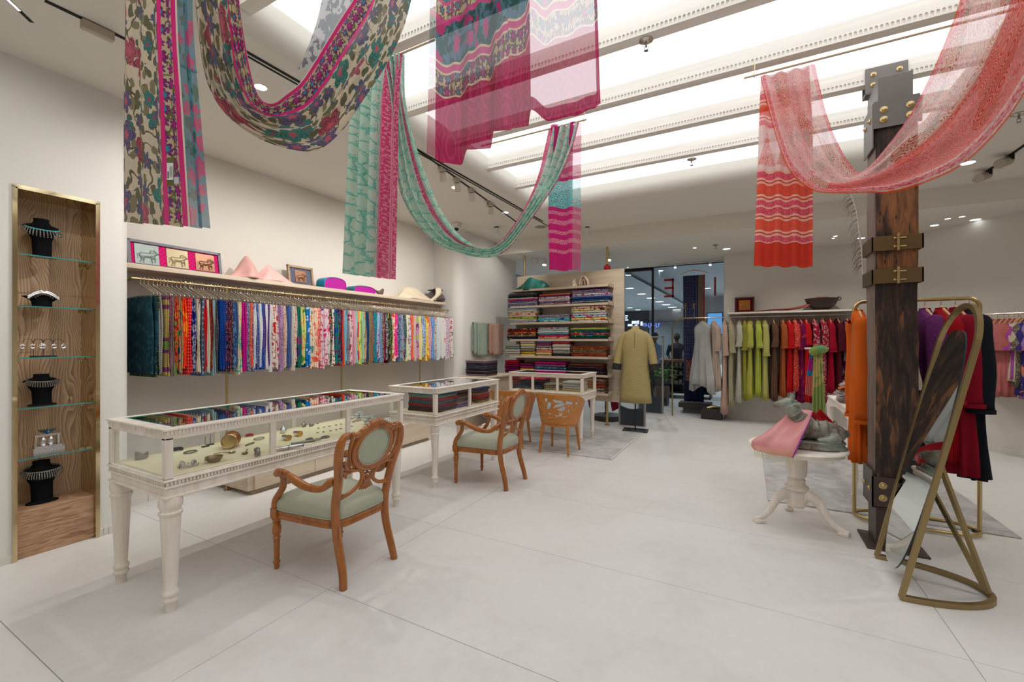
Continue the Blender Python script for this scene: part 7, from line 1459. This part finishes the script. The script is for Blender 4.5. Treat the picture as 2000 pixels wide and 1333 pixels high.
# ================================================================ charred column
CX0, CX1, CY0, CY1 = .80, 1.055, 4.03, 4.285
cl = thing('timber_column', 'massive charred square timber column in steel shoe reaching the skylight beam', 'column', (0, 0, 0))
m = MB(); nz_ = 90; z0_, z1_ = .30, 3.10
def ptc(i, j):
    z = z0_+(z1_-z0_)*j/nz_; s_ = i/64*4; k = int(s_) % 4; f = s_-int(s_); sc2 = 1.0
    c_ = [(CX0, CY0), (CX1, CY0), (CX1, CY1), (CX0, CY1)]; a, b = c_[k], c_[(k+1) % 4]; x = a[0]+(b[0]-a[0])*f; y = a[1]+(b[1]-a[1])*f
    n_ = mnoise.noise(Vector((x*7, y*7, z*1.6)))*.012+mnoise.noise(Vector((x*24, y*24, z*4)))*.005; cx, cy = (CX0+CX1)/2, (CY0+CY1)/2; cr = min(f, 1-f)*4; n_ -= .008*max(0, 1-cr*3)
    d = Vector((x-cx, y-cy)).normalized(); return (x+d.x*(n_-.006), y+d.y*(n_-.006), z)
vs = [ptc(i, j) for j in range(nz_+1) for i in range(64)]; m.add(vs, [(j*64+i, j*64+(i+1) % 64, (j+1)*64+(i+1) % 64, (j+1)*64+i) for j in range(nz_) for i in range(64)]+[tuple(nz_*64+i for i in range(64)), tuple(range(64))[::-1]])
m.mi = [1 if (k < nz_*64 and 48 <= (k % 64) < 64) else 0 for k in range(len(m.f))]
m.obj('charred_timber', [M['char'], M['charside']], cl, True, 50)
def boltp(p, r=.013, ax='y', parent=None):
    q = MB()
    if ax == 'y': q.M = Matrix.Translation(p)@Matrix.Rotation(PI/2, 4, 'X')
    else: q.M = Matrix.Translation(p)@Matrix.Rotation(-PI/2, 4, 'Y')
    q.lathe([(0, 0), (r*1.7, 0), (r*1.75, .003), (r*1.5, .005), (r, .006), (r*.9, .012), (r*.5, .016), (0, .017)], (0, 0, 0), 18); return q.obj('brass_bolt', M['brass'], parent, True, 40)
g = M['grey']; e_ = .008
sb = MB().box((CX0-e_, CY0-e_-.004, 3.035), (CX1+e_, CY0-.004, 3.215)).box((CX0-e_-.002, CY0-e_, 2.90), (CX0-.002, CY1, 3.215)).box((CX0, CY1, 2.985), (CX1, CY1+e_, 3.235)).box((CX0, CY0, 3.2), (CX1, CY1, 3.235))
u = sb.obj('cap_plate', g, cl)
for x in (CX0+.055, CX1-.055):
    for z in (3.09, 3.16): boltp((x, CY0-e_-.004, z), .014, 'y', u)
for y in (CY0+.06, CY1-.06): boltp((CX0-e_-.002, y, 3.12), .012, 'x', u)
u = MB().box((CX0+.03, CY0+.03, 3.235), (CX1-.03, CY1+.09, 3.42), .002).obj('stub_post', g, cl)
u = MB().box((CX0, 4.30-.012, 3.42), (CX1, 4.30-.003, 3.615), .001).box((CX0, 4.387, 3.42), (CX1, 4.395, 3.615), .001).box((CX0, 4.29, 3.415), (CX1, 4.395, 3.43)).obj('beam_clamp', g, cl)
for x in (CX0+.05, CX1-.05):
    for z in (3.48, 3.56): boltp((x, 4.30-.012, z), .011, 'y', u)
for zc in (2.20, 1.965):
    u = MB()
    for a, b in (((CX0-.016, CY0-.016), (CX1+.016, CY0-.004)), ((CX0-.016, CY1+.004), (CX1+.016, CY1+.014)), ((CX0-.016, CY0-.016), (CX0-.004, CY1+.014)), ((CX1+.004, CY0-.016), (CX1+.016, CY1+.014))): u.box((a[0], a[1], zc-.052), (b[0], b[1], zc+.052), .002)
    u = u.obj('bronze_strap', M['bronze'], cl); xm = (CX0+CX1)/2+.005
    MB().box((xm-.008, CY0-.036, zc-.058), (xm+.008, CY0-.016, zc+.062), .003).obj('buckle_bar', M['brass'], u)
    for dz in (-.03, .03): MB().cyl((xm-.018, CY0-.026, zc+dz), (xm+.042, CY0-.026, zc+dz), .004, None, 8).ball((xm-.02, CY0-.026, zc+dz), .009, 8, 6).obj('buckle_pin', M['brass'], u, True)
# steel shoe
u = MB().box((CX0-.012, CY0-.012, .30), (CX1+.012, CY0-.002, .52)).box((CX0-.012, CY1+.002, .30), (CX1+.012, CY1+.012, .52)).box((CX0-.012, CY0-.012, .30), (CX0-.003, CY1+.012, .56)).box((CX1+.003, CY0-.012, .30), (CX1+.012, CY1+.012, .52)).box((CX0-.012, CY0-.012, .295), (CX1+.012, CY1+.012, .305)).obj('steel_shoe', M['iron'], cl)
for x in (CX0+.05, CX1-.05):
    for z in (.37, .46): boltp((x, CY0-.012, z), .014, 'y', u)
for y in (CY0+.05, CY1-.05): boltp((CX0-.012, y, .42), .012, 'x', u)
MB().box((CX0+.015, CY0+.015, .012), (CX1-.015, CY1-.015, .30), .002).obj('steel_stub', M['iron'], cl); MB().box((CX0-.045, CY0-.045, 0), (CX1+.045, CY1+.045, .014), .002).obj('base_plate', M['iron'], cl)
# dried frond leaning on the column
fr = thing('dried_frond', 'pale curved dried palm stem leaning behind the column left edge', 'plant', (0, 0, 0))
P = path([ony(1686, 535, 4.40), ony(1684, 500, 4.4), ony(1679, 455, 4.4), ony(1672, 410, 4.4), ony(1660, 375, 4.4)], 20); MB().tube(P, [.007-.004*i/20 for i in range(21)], 6).obj('stem', simple('dry_stem', (214, 206, 190), .8), fr, True)
m = MB(); R.seed(11)
for i in range(70):
    p = Vector(P[R.randint(3, 20)]); d = Vector((-.04+R.uniform(-.03, .01), R.uniform(-.02, .02), -.10*R.uniform(.4, 1.2))); m.tube([p, p+d*.5+Vector((-.01, 0, .01)), p+d], [.0011, .0009, .0004], 3)
o = m.obj('dry_fibre', simple('dry_fibre', (96, 78, 60), .9), fr, True); o['kind'] = 'stuff'
# ================================================================ gold garment rack
gk = thing('garment_rack', 'gold tubular garment rack with rounded corners behind the charred column', 'rack', (0, 0, 0)); gx0, gx1, gy, gz = .80, 1.575, 4.69, 1.835
def arcp(cx, cz, r, a0, a1, n=7): return [(cx+r*math.cos(math.radians(a0+(a1-a0)*i/n)), gy, cz+r*math.sin(math.radians(a0+(a1-a0)*i/n))) for i in range(n+1)]
MB().tube([(gx0, gy, .025)]+arcp(gx0+.07, gz-.07, .07, 180, 90)+arcp(gx1-.07, gz-.07, .07, 90, 0)+[(gx1, gy, .025)], .0145, 12).obj('upright_frame', M['brass'], gk, True)
bs = [(gx0+.19+.19*math.cos(a)*1.0, gy+.15*math.sin(a), .024) for a in [PI/2+PI*i/12 for i in range(13)]]+[(gx1-.19+.19*math.cos(a), gy+.15*math.sin(a), .024) for a in [-PI/2+PI*i/12 for i in range(13)]]
MB().tube(bs, .0135, 10, closed=True).obj('base_ring', M['brass'], gk, True)
for x in (gx0+.02, gx1-.02): MB().lathe([(0, 0), (.014, 0), (.014, .012), (0, .012)], (x, gy+.05, 0), 12).obj('foot', M['blackp'], gk)
HW = M['hang']
def rg(px, lab, fb, L, sl=.55, fl=1.1, hw=.2, th=.055, ang=0, **k):
    p = ony(px, 640, gy); return garment(lab, (p.x, gy, gz+.0), ang, L, fabric(*fb), hw, sl, .06, int(px), th, fl, group='garments on the gold rack', name='hanging_garment', cat='garment', **k)
rg(1676, 'bright orange garment hanging at the left end of the gold rack', F_('plain', (214, 98, 24)), 1.36, .8, .75, .17, .035, .0)
rg(1712, 'dark red dress on the gold rack hidden by the column', F_('plain', (130, 14, 40)), 1.2, .5); rg(1750, 'cream dress on the gold rack hidden by the column', F_('plain', (200, 190, 170)), 1.2, .5)
rg(1806, 'purple linen shirt on gold rack just right of the charred column', F_('specks', (104, 42, 100), (120, 56, 116), None, 40), 1.0, .6, 1.0, .19, .05, .0); rg(1838, 'bright red jacket second on gold rack behind the mirror', F_('plain', (168, 14, 30)), 1.25, .6, 1.1, .19, .05, .02)
rg(1866, 'crimson red dress third on gold rack behind the mirror', F_('plain', (140, 10, 34)), 1.35, .62, 1.15, .19, .06, .02); rg(1893, 'black long coat on gold rack at right behind the mirror', F_('plain', (20, 24, 34)), 1.38, .66, 1.0, .18, .05, -.06)
# ================================================================ standing mirror
mr = thing('standing_mirror', 'arched antique gold floor mirror tilted back on semicircular base', 'mirror', (.775, 3.565, 0)); W2 = .275; lean = math.atan(.366/1.7); Lf = 1.75
def up_(y, s): return (s*math.sin(lean), y, s*math.cos(lean))
r_ = W2-.012; hh = Lf-r_*1.0
pts = [up_(-W2, 0)]+[up_(-W2+.0*i, hh*i/6) for i in range(1, 7)]
ell = [up_(-W2*math.cos(a), hh+(Lf-hh)*math.sin(a)) for a in [PI*i/16 for i in range(1, 16)]]
fp = [up_(-W2, .015), up_(-W2, hh*.5), up_(-W2, hh)]+ell+[up_(W2, hh), up_(W2, hh*.5), up_(W2, .015)]
MB().tube(fp, [.0185]*len(fp), 4, sq=True, asp=1.0).obj('arch_frame', M['agold'], mr)
bsx = [(0, -W2, .016)]+[(.47*math.sin(a), -W2*math.cos(a), .016) for a in [PI*i/20 for i in range(1, 20)]]+[(0, W2, .016)]
MB().tube(bsx, .020, 4, sq=True).obj('base_ring', M['agold'], mr)
zs = .80
for s in (-1, 1): p = Vector(up_(s*W2, zs/math.cos(lean))); MB().tube([p, (.455, s*.02, .03)], .0155, 4, sq=True).obj('strut', M['agold'], mr)
gl = MB(); n = 60; rimv = []
for i in range(n):
    a = 2*PI*i/n; cy = math.cos(a); sz = math.sin(a); rimv.append((.250*abs(cy)**.62*(1 if cy > 0 else -1), .845+.755*abs(sz)**.92*(1 if sz > 0 else -1)))
def gpt(y, s, o_): p = Vector(up_(y, s)); nrm = Vector((-math.cos(lean), 0, math.sin(lean))); return p+nrm*o_
vs = [gpt(y, s, .008) for y, s in rimv]+[gpt(y*.985, s, .0095) for y, s in rimv]; 
go = MB().add([gpt(y, s, .009) for y, s in rimv], [tuple(range(n))]).obj('mirror_glass', M['mirror'], mr, fix=False)
MB().add([gpt(y*1.0, s, .0085) for y, s in rimv]+[gpt(y, s, .001) for y, s in rimv], [(i, (i+1) % n, n+(i+1) % n, n+i) for i in range(n)]+[tuple(range(n, 2*n))]).obj('mirror_back', simple('slate_backing', (44, 54, 66), .4), mr)
for s in (-1, 1): MB().cyl(gpt(s*.245, .95, 0), gpt(s*.265, .95, 0), .009, None, 10).obj('pivot_pin', M['agold'], mr, True)
# ================================================================ rods + swagged saris
def rod(name_lab, x0, x1, Y, z=3.395, ends=True, hooks=()):
    t_ = thing('curtain_rod', name_lab, 'rod', (x0, Y, z)); MB().cyl((0, 0, 0), (x1-x0, 0, 0), .009, None, 10).obj('rod_tube', M['nickel'], t_, True)
    for x in hooks:
        MB().tube([(x-x0, 0, -.014), (x-x0-.012, 0, -.004), (x-x0-.012, 0, .008), (x-x0, 0, .02), (x-x0, .02, 3.5-z)], .003, 6).obj('screw_hook', M['brass'], t_, True)
    return t_
rod('nickel rod holding the left end of the mint sari', ony(680, 120, 2.17).x, ony(850, 80, 2.17).x, 2.17, hooks=(ony(760, 120, 2.17).x,))
rod('nickel rod near the skylight middle holding the mint sari right end', ony(940, 273, 3.57).x, ony(1146, 233, 3.57).x, 3.57, hooks=(ony(1141, 233, 3.57).x,))
rod('nickel rod beside the column holding the left end of coral sari', ony(1453, 155, 3.56).x, XR-.12, 3.56, 3.40, hooks=(ony(1474, 155, 3.56).x,))
rod('nickel rod above the frame holding the floral sari left end', -2.3, -1.1, .80); rod('nickel rod above the frame holding the magenta sari end', -1.5, -.3, 1.50); rod('nickel rod above the frame holding the coral sari right end', .6, XR-.1, 2.90)
def longcloth(name, label, A, B, mt, nu, nv, amp, nf, Umap, Vmap, group=None, tw=None, ph=0, thick=0):
    A3 = [ony(*a) for a in A]; B3 = [ony(*b) for b in B]; m = MB()
    def fn(u, v):
        a = Vector(crom(A3, v)); b = Vector(crom(B3, v)); ac = Vector(crom(A3, min(1, v+.01)))-Vector(crom(A3, max(0, v-.01))); w_ = b-a; n = ac.cross(w_); n = n.normalized() if n.length > 1e-7 else Vector((0, 1, 0))
        if n.y > 0: n = -n
        am = amp(u, v) if callable(amp) else amp; fo = math.sin(u*nf*PI+ph); fo = math.copysign(abs(fo)**.7, fo)
        ca, cb = crom(A, v), crom(B, v); return ony(*[x_+(y_-x_)*u for x_, y_ in zip(ca, cb)])+n*am*fo
    # arclength
    L = [0]; 
    for j in range(nv): L.append(L[-1]+(Vector(crom(A3, (j+1)/nv)).lerp(Vector(crom(B3, (j+1)/nv)), .5)-Vector(crom(A3, j/nv)).lerp(Vector(crom(B3, j/nv)), .5)).length)
    def len_(v): x = v*nv; i = min(int(x), nv-1); return L[i]+(L[i+1]-L[i])*(x-i)
    m.grid(fn, nu, nv, lambda u, v: (Umap(u, v), Vmap(len_(v), L[-1])))
    o = m.obj(name, mt, None, True, 0); return o
def edge_roll(o, label, cat='sari', group=None): return tag(o, label, cat, group)
# mint
o = longcloth('draped_sari', '', [(702, 126, 2.17), (690, 215, 2.19), (683, 330, 2.19), (674, 535, 2.17)], [(786, 104, 2.17), (779, 200, 2.17), (776, 380, 2.15), (773, 546, 2.13)], M['mint'], 90, 60, lambda u, v: .042*(1-max(0, (u-.55)/.45)*.75), 9, lambda u, v: u*.82+.14 if u < .56 else .8+(u-.56)*.46, lambda s, L: s)
tag(o, 'left hanging end of the mint block-printed sari with pink border', 'sari', 'mint sari')
OU = [(752, 112, 2.16), (764, 200, 2.17), (772, 302, 2.19), (783, 378, 2.25), (818, 441, 2.42), (868, 483, 2.65), (944, 502, 2.95), (986, 491, 3.12), (1028, 441, 3.32), (1087, 357, 3.48), (1116, 294, 3.55), (1131, 239, 3.57)]
IN = [(788, 103, 2.17), (793, 202, 2.23), (818, 302, 2.32), (852, 391, 2.5), (885, 445, 2.7), (919, 475, 2.88), (952, 487, 3.02), (982, 466, 3.16), (1011, 428, 3.3), (1032, 391, 3.4), (1053, 336, 3.5), (1072, 250, 3.57)]
def um(u, v):
    right = u*.94+.03; w_ = min(1, max(0, (v-.5)/.12)); a = .14+u*1.0 if u < .72 else .86-(u-.72)*1.4; return a*(1-w_)+right*w_
o = longcloth('draped_sari', '', OU, IN, M['mint'], 80, 130, lambda u, v: .022+.006*math.sin(v*3), 8, um, lambda s, L: s); tag(o, 'deep swag of the mint block-printed sari between two rods', 'sari', 'mint sari')
o = longcloth('draped_sari', '', [(1078, 246, 3.58), (1074, 330, 3.6), (1073, 430, 3.6), (1075, 528, 3.58)], [(1134, 238, 3.58), (1133, 330, 3.6), (1133, 430, 3.6), (1132, 528, 3.58)], M['minttail'], 60, 50, .035, 3, lambda u, v: u, lambda s, L: L-s, ph=.6); tag(o, 'pink and turquoise banded end of the mint sari hanging at right', 'sari', 'mint sari')
# coral
o = longcloth('draped_sari', '', [(1486, 149, 3.58), (1482, 250, 3.6), (1478, 370, 3.6), (1472, 520, 3.58)], [(1580, 128, 3.58), (1586, 250, 3.6), (1587, 370, 3.6), (1586, 522, 3.58)], M['coraltail'], 90, 60, lambda u, v: .028*min(1, .3+v*2), 6.5, lambda u, v: u, lambda s, L: L-s); tag(o, 'orange-red banded left end of the coral sari with tree motifs', 'sari', 'coral sari')
OU = [(1485, 151, 3.55), (1507, 238, 3.5), (1529, 307, 3.46), (1553, 348, 3.4), (1592, 374, 3.3), (1640, 378, 3.2), (1700, 377, 3.12), (1743, 376, 3.07), (1812, 355, 3.02), (1881, 321, 2.98), (1950, 255, 2.95), (2005, 175, 2.92), (2060, 60, 2.9), (2095, -60, 2.9)]
IN = [(1592, 127, 3.56), (1612, 214, 3.55), (1633, 272, 3.53), (1658, 318, 3.48), (1680, 340, 3.4), (1700, 330, 3.32), (1730, 292, 3.25), (1768, 240, 3.18), (1795, 192, 3.12), (1826, 128, 3.05), (1850, 70, 3.0), (1875, 0, 2.95), (1892, -60, 2.92), (1905, -110, 2.9)]
o = longcloth('draped_sari', '', OU, IN, M['coral'], 80, 130, lambda u, v: .020, 7, lambda u, v: 1-u, lambda s, L: s*.75); tag(o, 'wide swag of the coral block-printed sari crossing in front of the column', 'sari', 'coral sari')
# floral
o = longcloth('draped_sari', '', [(236, -345, .80), (246, 0, .82), (243, 200, .83), (243, 434, .82)], [(385, -345, .80), (376, 0, .82), (394, 250, .80), (411, 446, .80)], M['kalam'], 120, 90, lambda u, v: .011 if u < .55 else .016, 9, lambda u, v: u*1.0 if u < .5 else .5+(u-.5)*.84 if u < .78 else .74+(u-.78), lambda s, L: s); tag(o, 'left hanging end of the cream floral sari with teal border strip', 'sari', 'floral sari')
OU = [(352, -330, .80), (372, -120, .82), (384, 20, .84), (397, 130, .88), (418, 190, .95), (455, 236, 1.02), (510, 272, 1.1), (570, 292, 1.18), (622, 292, 1.25), (668, 255, 1.32), (706, 200, 1.38), (752, 130, 1.43), (786, 60, 1.46), (806, -10, 1.48), (820, -60, 1.5)]
IN = [(440, -330, .80), (455, -120, .84), (468, 10, .90), (480, 90, .96), (496, 165, 1.02), (512, 195, 1.08), (535, 200, 1.14), (560, 182, 1.2), (588, 158, 1.25), (616, 116, 1.3), (645, 68, 1.35), (668, 30, 1.4), (688, 0, 1.44), (706, -36, 1.47), (722, -70, 1.5)]
def uf(u, v): return u*.80 if v < .42 else .02+u*.74
o = longcloth('draped_sari', '', OU, IN, M['kalam'], 120, 130, lambda u, v: .008+.006*math.sin(PI*v), 8, lambda u, v: .04+u*.69, lambda s, L: s); tag(o, 'swag of the cream floral sari with pink border at upper left', 'sari', 'floral sari')
o = longcloth('draped_sari', '', [(640, -60, 1.52), (624, 20, 1.53), (606, 80, 1.53), (580, 140, 1.52)], [(745, -60, 1.52), (720, 20, 1.53), (680, 80, 1.53), (640, 120, 1.52)], fabric('specks', (190, 190, 190), (110, 116, 126), None, 5, .1), 20, 20, .01, 4, lambda u, v: u, lambda s, L: s); tag(o, 'pale grey-blue underside flap behind the floral swag', 'sari', 'floral sari')
# price tag
tgp = ony(334, 335, .775); q = thing('price_tag', 'white barcode price tag on olive card pinned to the floral sari', 'tag', tgp, TH)
MB().box((-.014, 0, -.05), (.011, .0015, .05)).obj('olive_card', simple('olive_card', (96, 98, 48), .7), q); c_ = MB().box((-.013, -.002, -.03), (.009, -.0005, .03)).obj('paper_label', simple('paper_white', (225, 225, 222), .7), q)
m = MB(); R.seed(2)
for i in range(11): m.box((-.011, -.0024, -.024+i*.0022), (-.006, -.002, -.023+i*.0022+R.uniform(0, .0007)))
for i in range(5): m.box((-.003+i*.0022, -.0024, -.02), (-.0024+i*.0022, -.002, .018))
m.obj('printing', simple('print_black', (40, 40, 44), .7), c_); MB().box((.012, -.004, -.045), (.03, .001, -.02), .002).obj('plastic_clip', simple('clip_plastic', (196, 200, 198), .4), q)
# magenta end
XS_ = [(0, 0, 300), (.10, .03, 318), (.20, .06, 322), (.235, .0, 292), (.37, .05, 290), (.385, -.03, 256), (.475, .03, 254), (.50, .10, 250), (.585, .06, 246), (.60, -.02, 214), (.70, .0, 236), (.85, .03, 226), (.96, .01, 212), (1, 0, 202)]
def pal(u):
    for a, b in zip(XS_, XS_[1:]):
        if a[0] <= u <= b[0]: f = (u-a[0])/(b[0]-a[0]); f = f*f*(3-2*f); return a[1]+(b[1]-a[1])*f, a[2]+(b[2]-a[2])*f
    return XS_[-1][1:]
m = MB(); zr = 3.39
def fn(u, v):
    dy, hem = pal(u); px = 838+330*u+(u-.5)*10*v; Y = 1.50-dy*(.35+.65*v)-.026*math.sin(u*44)*(.3+.7*v); q = ony(px, hem, Y); z = zr+(q.z-zr)*v; X = ony(842+316*u, 0, 1.5).x*(1-v)+q.x*v; return (X, Y, z)
def uvf(u, v): dy, hem = pal(u); q = ony(838+330*u, hem, 1.5-dy); return (u, (zr-q.z)*(1-v))
m.grid(fn, 150, 70, uvf); o = m.obj('draped_sari', M['pallu'], None, True, 0); tag(o, 'teal floral sari end with deep magenta hem hanging at top centre', 'sari', 'floral sari')
# ================================================================ ceiling details
def trk(label, p0, p1, heads, z=ZC, w=.022):
    a, b = onz(*p0, z), onz(*p1, z); d_ = b-a; L = d_.length; t_ = thing('lighting_track', label, 'track light', (a.x, a.y, z), math.atan2(d_.y, d_.x)); MB().box((0, -w/2, -.006), (L, w/2, .004)).obj('track', M['dark'], t_)
    for px, py, n_ in heads:
        q = onz(px, py, z); s_ = max(.1, min(L-.1, (q-a).dot(d_.normalized()))); h = MB().box((s_-.09, -.022, -.05), (s_+.02, .022, -.006), .003).obj('adaptor', simple('track_cream', (190, 180, 164), .5), t_)
        MB().cyl((s_-.03, 0, -.05), (s_+.03, .02, -.13), .034, .036, 14).obj('spot_head', simple('track_head', (196, 186, 170), .5), h, True, 40)
    return t_
trk('black ceiling track crossing behind the swags with small spot heads', (770, 258), (1018, 440), ((858, 330, 0), (880, 352, 0), (905, 372, 0), (940, 400, 0)))
t_ = trk('twin black linear slots running along the skylight left side', (440, 76), (1060, 432), ()); MB().box((0, .035, -.005), (7.4, .05, .004)).obj('second_slot', M['dark'], t_)
a, b = onz(88, 0, ZC), onz(245, 75, ZC)
t_ = thing('lighting_track', 'black ceiling track at top left with cream box spotlight', 'track light', (a.x, a.y, ZC), math.atan2(b.y-a.y, b.x-a.x)); L = (b-a).length; MB().box((0, -.012, -.006), (L+.4, .012, .004)).obj('track', M['dark'], t_)
s_ = (onz(190, 50, ZC)-a).dot((b-a).normalized()); MB().box((s_-.075, -.022, -.06), (s_+.075, .022, -.006), .004).obj('spot_box', simple('track_cream2', (176, 164, 146), .5), t_)
a, b = onz(1902, 352, ZC), onz(2030, 262, ZC); t_ = thing('lighting_track', 'black ceiling track at far right with two cylinder spotlights', 'track light', (a.x, a.y, ZC), math.atan2(b.y-a.y, b.x-a.x)); L = (b-a).length; MB().box((0, -.014, -.008), (L+.5, .014, .004)).obj('track', M['dark'], t_)
for px, py in ((1932, 330), (1975, 300)):
    s_ = (onz(px, py, ZC)-a).dot((b-a).normalized()); h = MB().cyl((s_-.06, .0, -.05), (s_+.08, -.12, -.11), .045, .048, 16).obj('spot_head', simple('track_head2', (176, 164, 148), .5), t_, True, 40); MB().box((s_-.02, -.015, -.06), (s_+.02, .015, -.004), .003).obj('adaptor', M['dark'], h)
a, b = onz(17, 0, ZC), onz(38, 20, ZC); t_ = thing('linear_light', 'thin glowing linear ceiling light in the top left corner', 'ceiling light', (a.x, a.y, ZC), math.atan2(b.y-a.y, b.x-a.x)); MB().box((-1, -.006, -.003), ((b-a).length, .006, .002)).obj('lens', M['led'], t_); MB().box((-1, -.011, -.0015), ((b-a).length+.1, .011, .003)).obj('housing', M['dark'], t_)
def sprk(px, py, z, label, s=1):
    q = onz(px, py, z); t_ = thing('sprinkler', label, 'sprinkler', (q.x, q.y, z)); 
    MB().lathe([(0, 0), (.045*s, 0), (.05*s, -.006), (.03*s, -.014), (.018*s, -.02), (0, -.02)], (0, 0, 0), 20).obj('rosette', M['steel'], t_, True, 40)
    MB().cyl((0, 0, -.02), (0, 0, -.045), .008*s, None, 10).tube([(-.012, 0, -.04), (-.012, 0, -.058), (0, 0, -.07)], .002, 5).tube([(.012, 0, -.04), (.012, 0, -.058), (0, 0, -.07)], .002, 5).lathe([(0, -.072), (.016*s, -.072), (.016*s, -.070), (0, -.070)], (0, 0, 0), 12).obj('nozzle', M['silver'], t_, True, 40)
sprk(1262, 78, 3.5, 'chrome sprinkler under the second nearest visible skylight beam', .9); sprk(1351, 310, 3.5, 'chrome sprinkler under the farthest skylight beam', 1)
sprk(952, 393, ZC, 'sprinkler on the plaster ceiling above the mint swag'); sprk(1398, 478, ZL, 'sprinkler on the lower ceiling near the shop window'); sprk(1990, 222, ZC, 'sprinkler at the far right ceiling edge')
def surf(px, py, z, label):
    q = onz(px, py, z); t_ = thing('surface_light', label, 'ceiling light', (q.x, q.y, z)); MB().cyl((0, 0, 0), (0, 0, -.02), .035, None, 16).obj('mount', M['dark'], t_, True, 40); MB().cyl((0, 0, -.02), (0, 0, -.13), .038, .036, 16).obj('can', M['white'], t_, True, 40)
surf(970, 443, ZC, 'small white cylinder ceiling light above the mint swag low point'); surf(1147, 443, ZC, 'small white cylinder ceiling light right of the pink sari end')
q = onz(892, 436, ZC); t_ = thing('security_camera', 'white dome security camera on the ceiling beside the rounded wall', 'camera', (q.x, q.y, ZC)); MB().box((-.06, -.06, -.09), (.06, .06, 0), .01).obj('housing', M['white'], t_); MB().ball((.02, -.03, -.10), .035, 14, 9).obj('lens_dome', M['blackp'], t_, True)
for px, py, lb_ in ((1064, 514, 'white spotlight beyond the shelf panel, left one'), (1190, 504, 'white spotlight beyond the shelf panel, right one near the red finial')):
    p = onz(px, py-10, ZL); t_ = thing('spotlight', lb_, 'ceiling light', (p.x, p.y, ZL)); MB().cyl((0, 0, 0), (0, 0, -.06), .01, None, 8).cyl((0, 0, -.06), (0, -.02, -.14), .05, .05, 14).obj('head', M['white'], t_, True, 40); MB().cyl((0, -.021, -.142), (0, -.022, -.145), .04, None, 14).obj('lens', M['led'], t_)
p = onz(1046, 505, ZL); t_ = thing('security_camera', 'white wall-style dome camera hanging beyond the shelf panel', 'camera', (p.x, p.y, ZL)); MB().lathe([(0, 0), (.06, 0), (.06, -.06), (.05, -.1), (.02, -.13), (0, -.135)], (0, 0, 0), 18).obj('dome', M['white'], t_, True, 50)
q = onz(1056, 443, ZC); t_ = thing('ceiling_speaker', 'flat round grey ceiling speaker beside the mint sari right branch', 'speaker', (q.x, q.y, ZC)); MB().lathe([(0, -.004), (.09, -.004), (.1, 0), (0, 0)], (0, 0, 0), 24).obj('grille', simple('speaker_grille', (150, 142, 128), .8), t_, True)
# black round planter base and red cloth seen under the panel
q = onz(1182, 826, 0); t_ = thing('round_base', 'dark round display base on floor behind the shelf panel foot', 'stand', (q.x-.05, q.y+.35, 0)); MB().lathe([(0, 0), (.26, 0), (.265, .09), (.25, .1), (0, .1)], (0, 0, 0), 32).obj('drum', simple('dark_bronze_drum', (62, 54, 50), .5), t_, True, 40); MB().cyl((-.05, 0, .1), (-.05, 0, 1.2), .012, None, 10).obj('rod', M['blackp'], t_, True)
def ragend(px0, px1, py0, py1, Y, label, fb): loose('hanging_sari_end', label, [ony(px0, py0, Y), ony(px0+1, (py0+py1)/2, Y), ony(px0+4, py1-2, Y)], [ony(px1, py0, Y), ony(px1, (py0+py1)/2, Y), ony(px1, py1-8, Y)], fabric(*fb), 10, 10, .008, 9, 'sari')
ragend(1192, 1208, 770, 806, PY+.12, 'maroon cloth end hanging below the shelf panel right edge', F_('plain', (130, 30, 50))); ragend(1148, 1154, 770, 800, PY+.12, 'violet cloth end hanging below the panel near case leg', F_('plain', (110, 40, 100)))
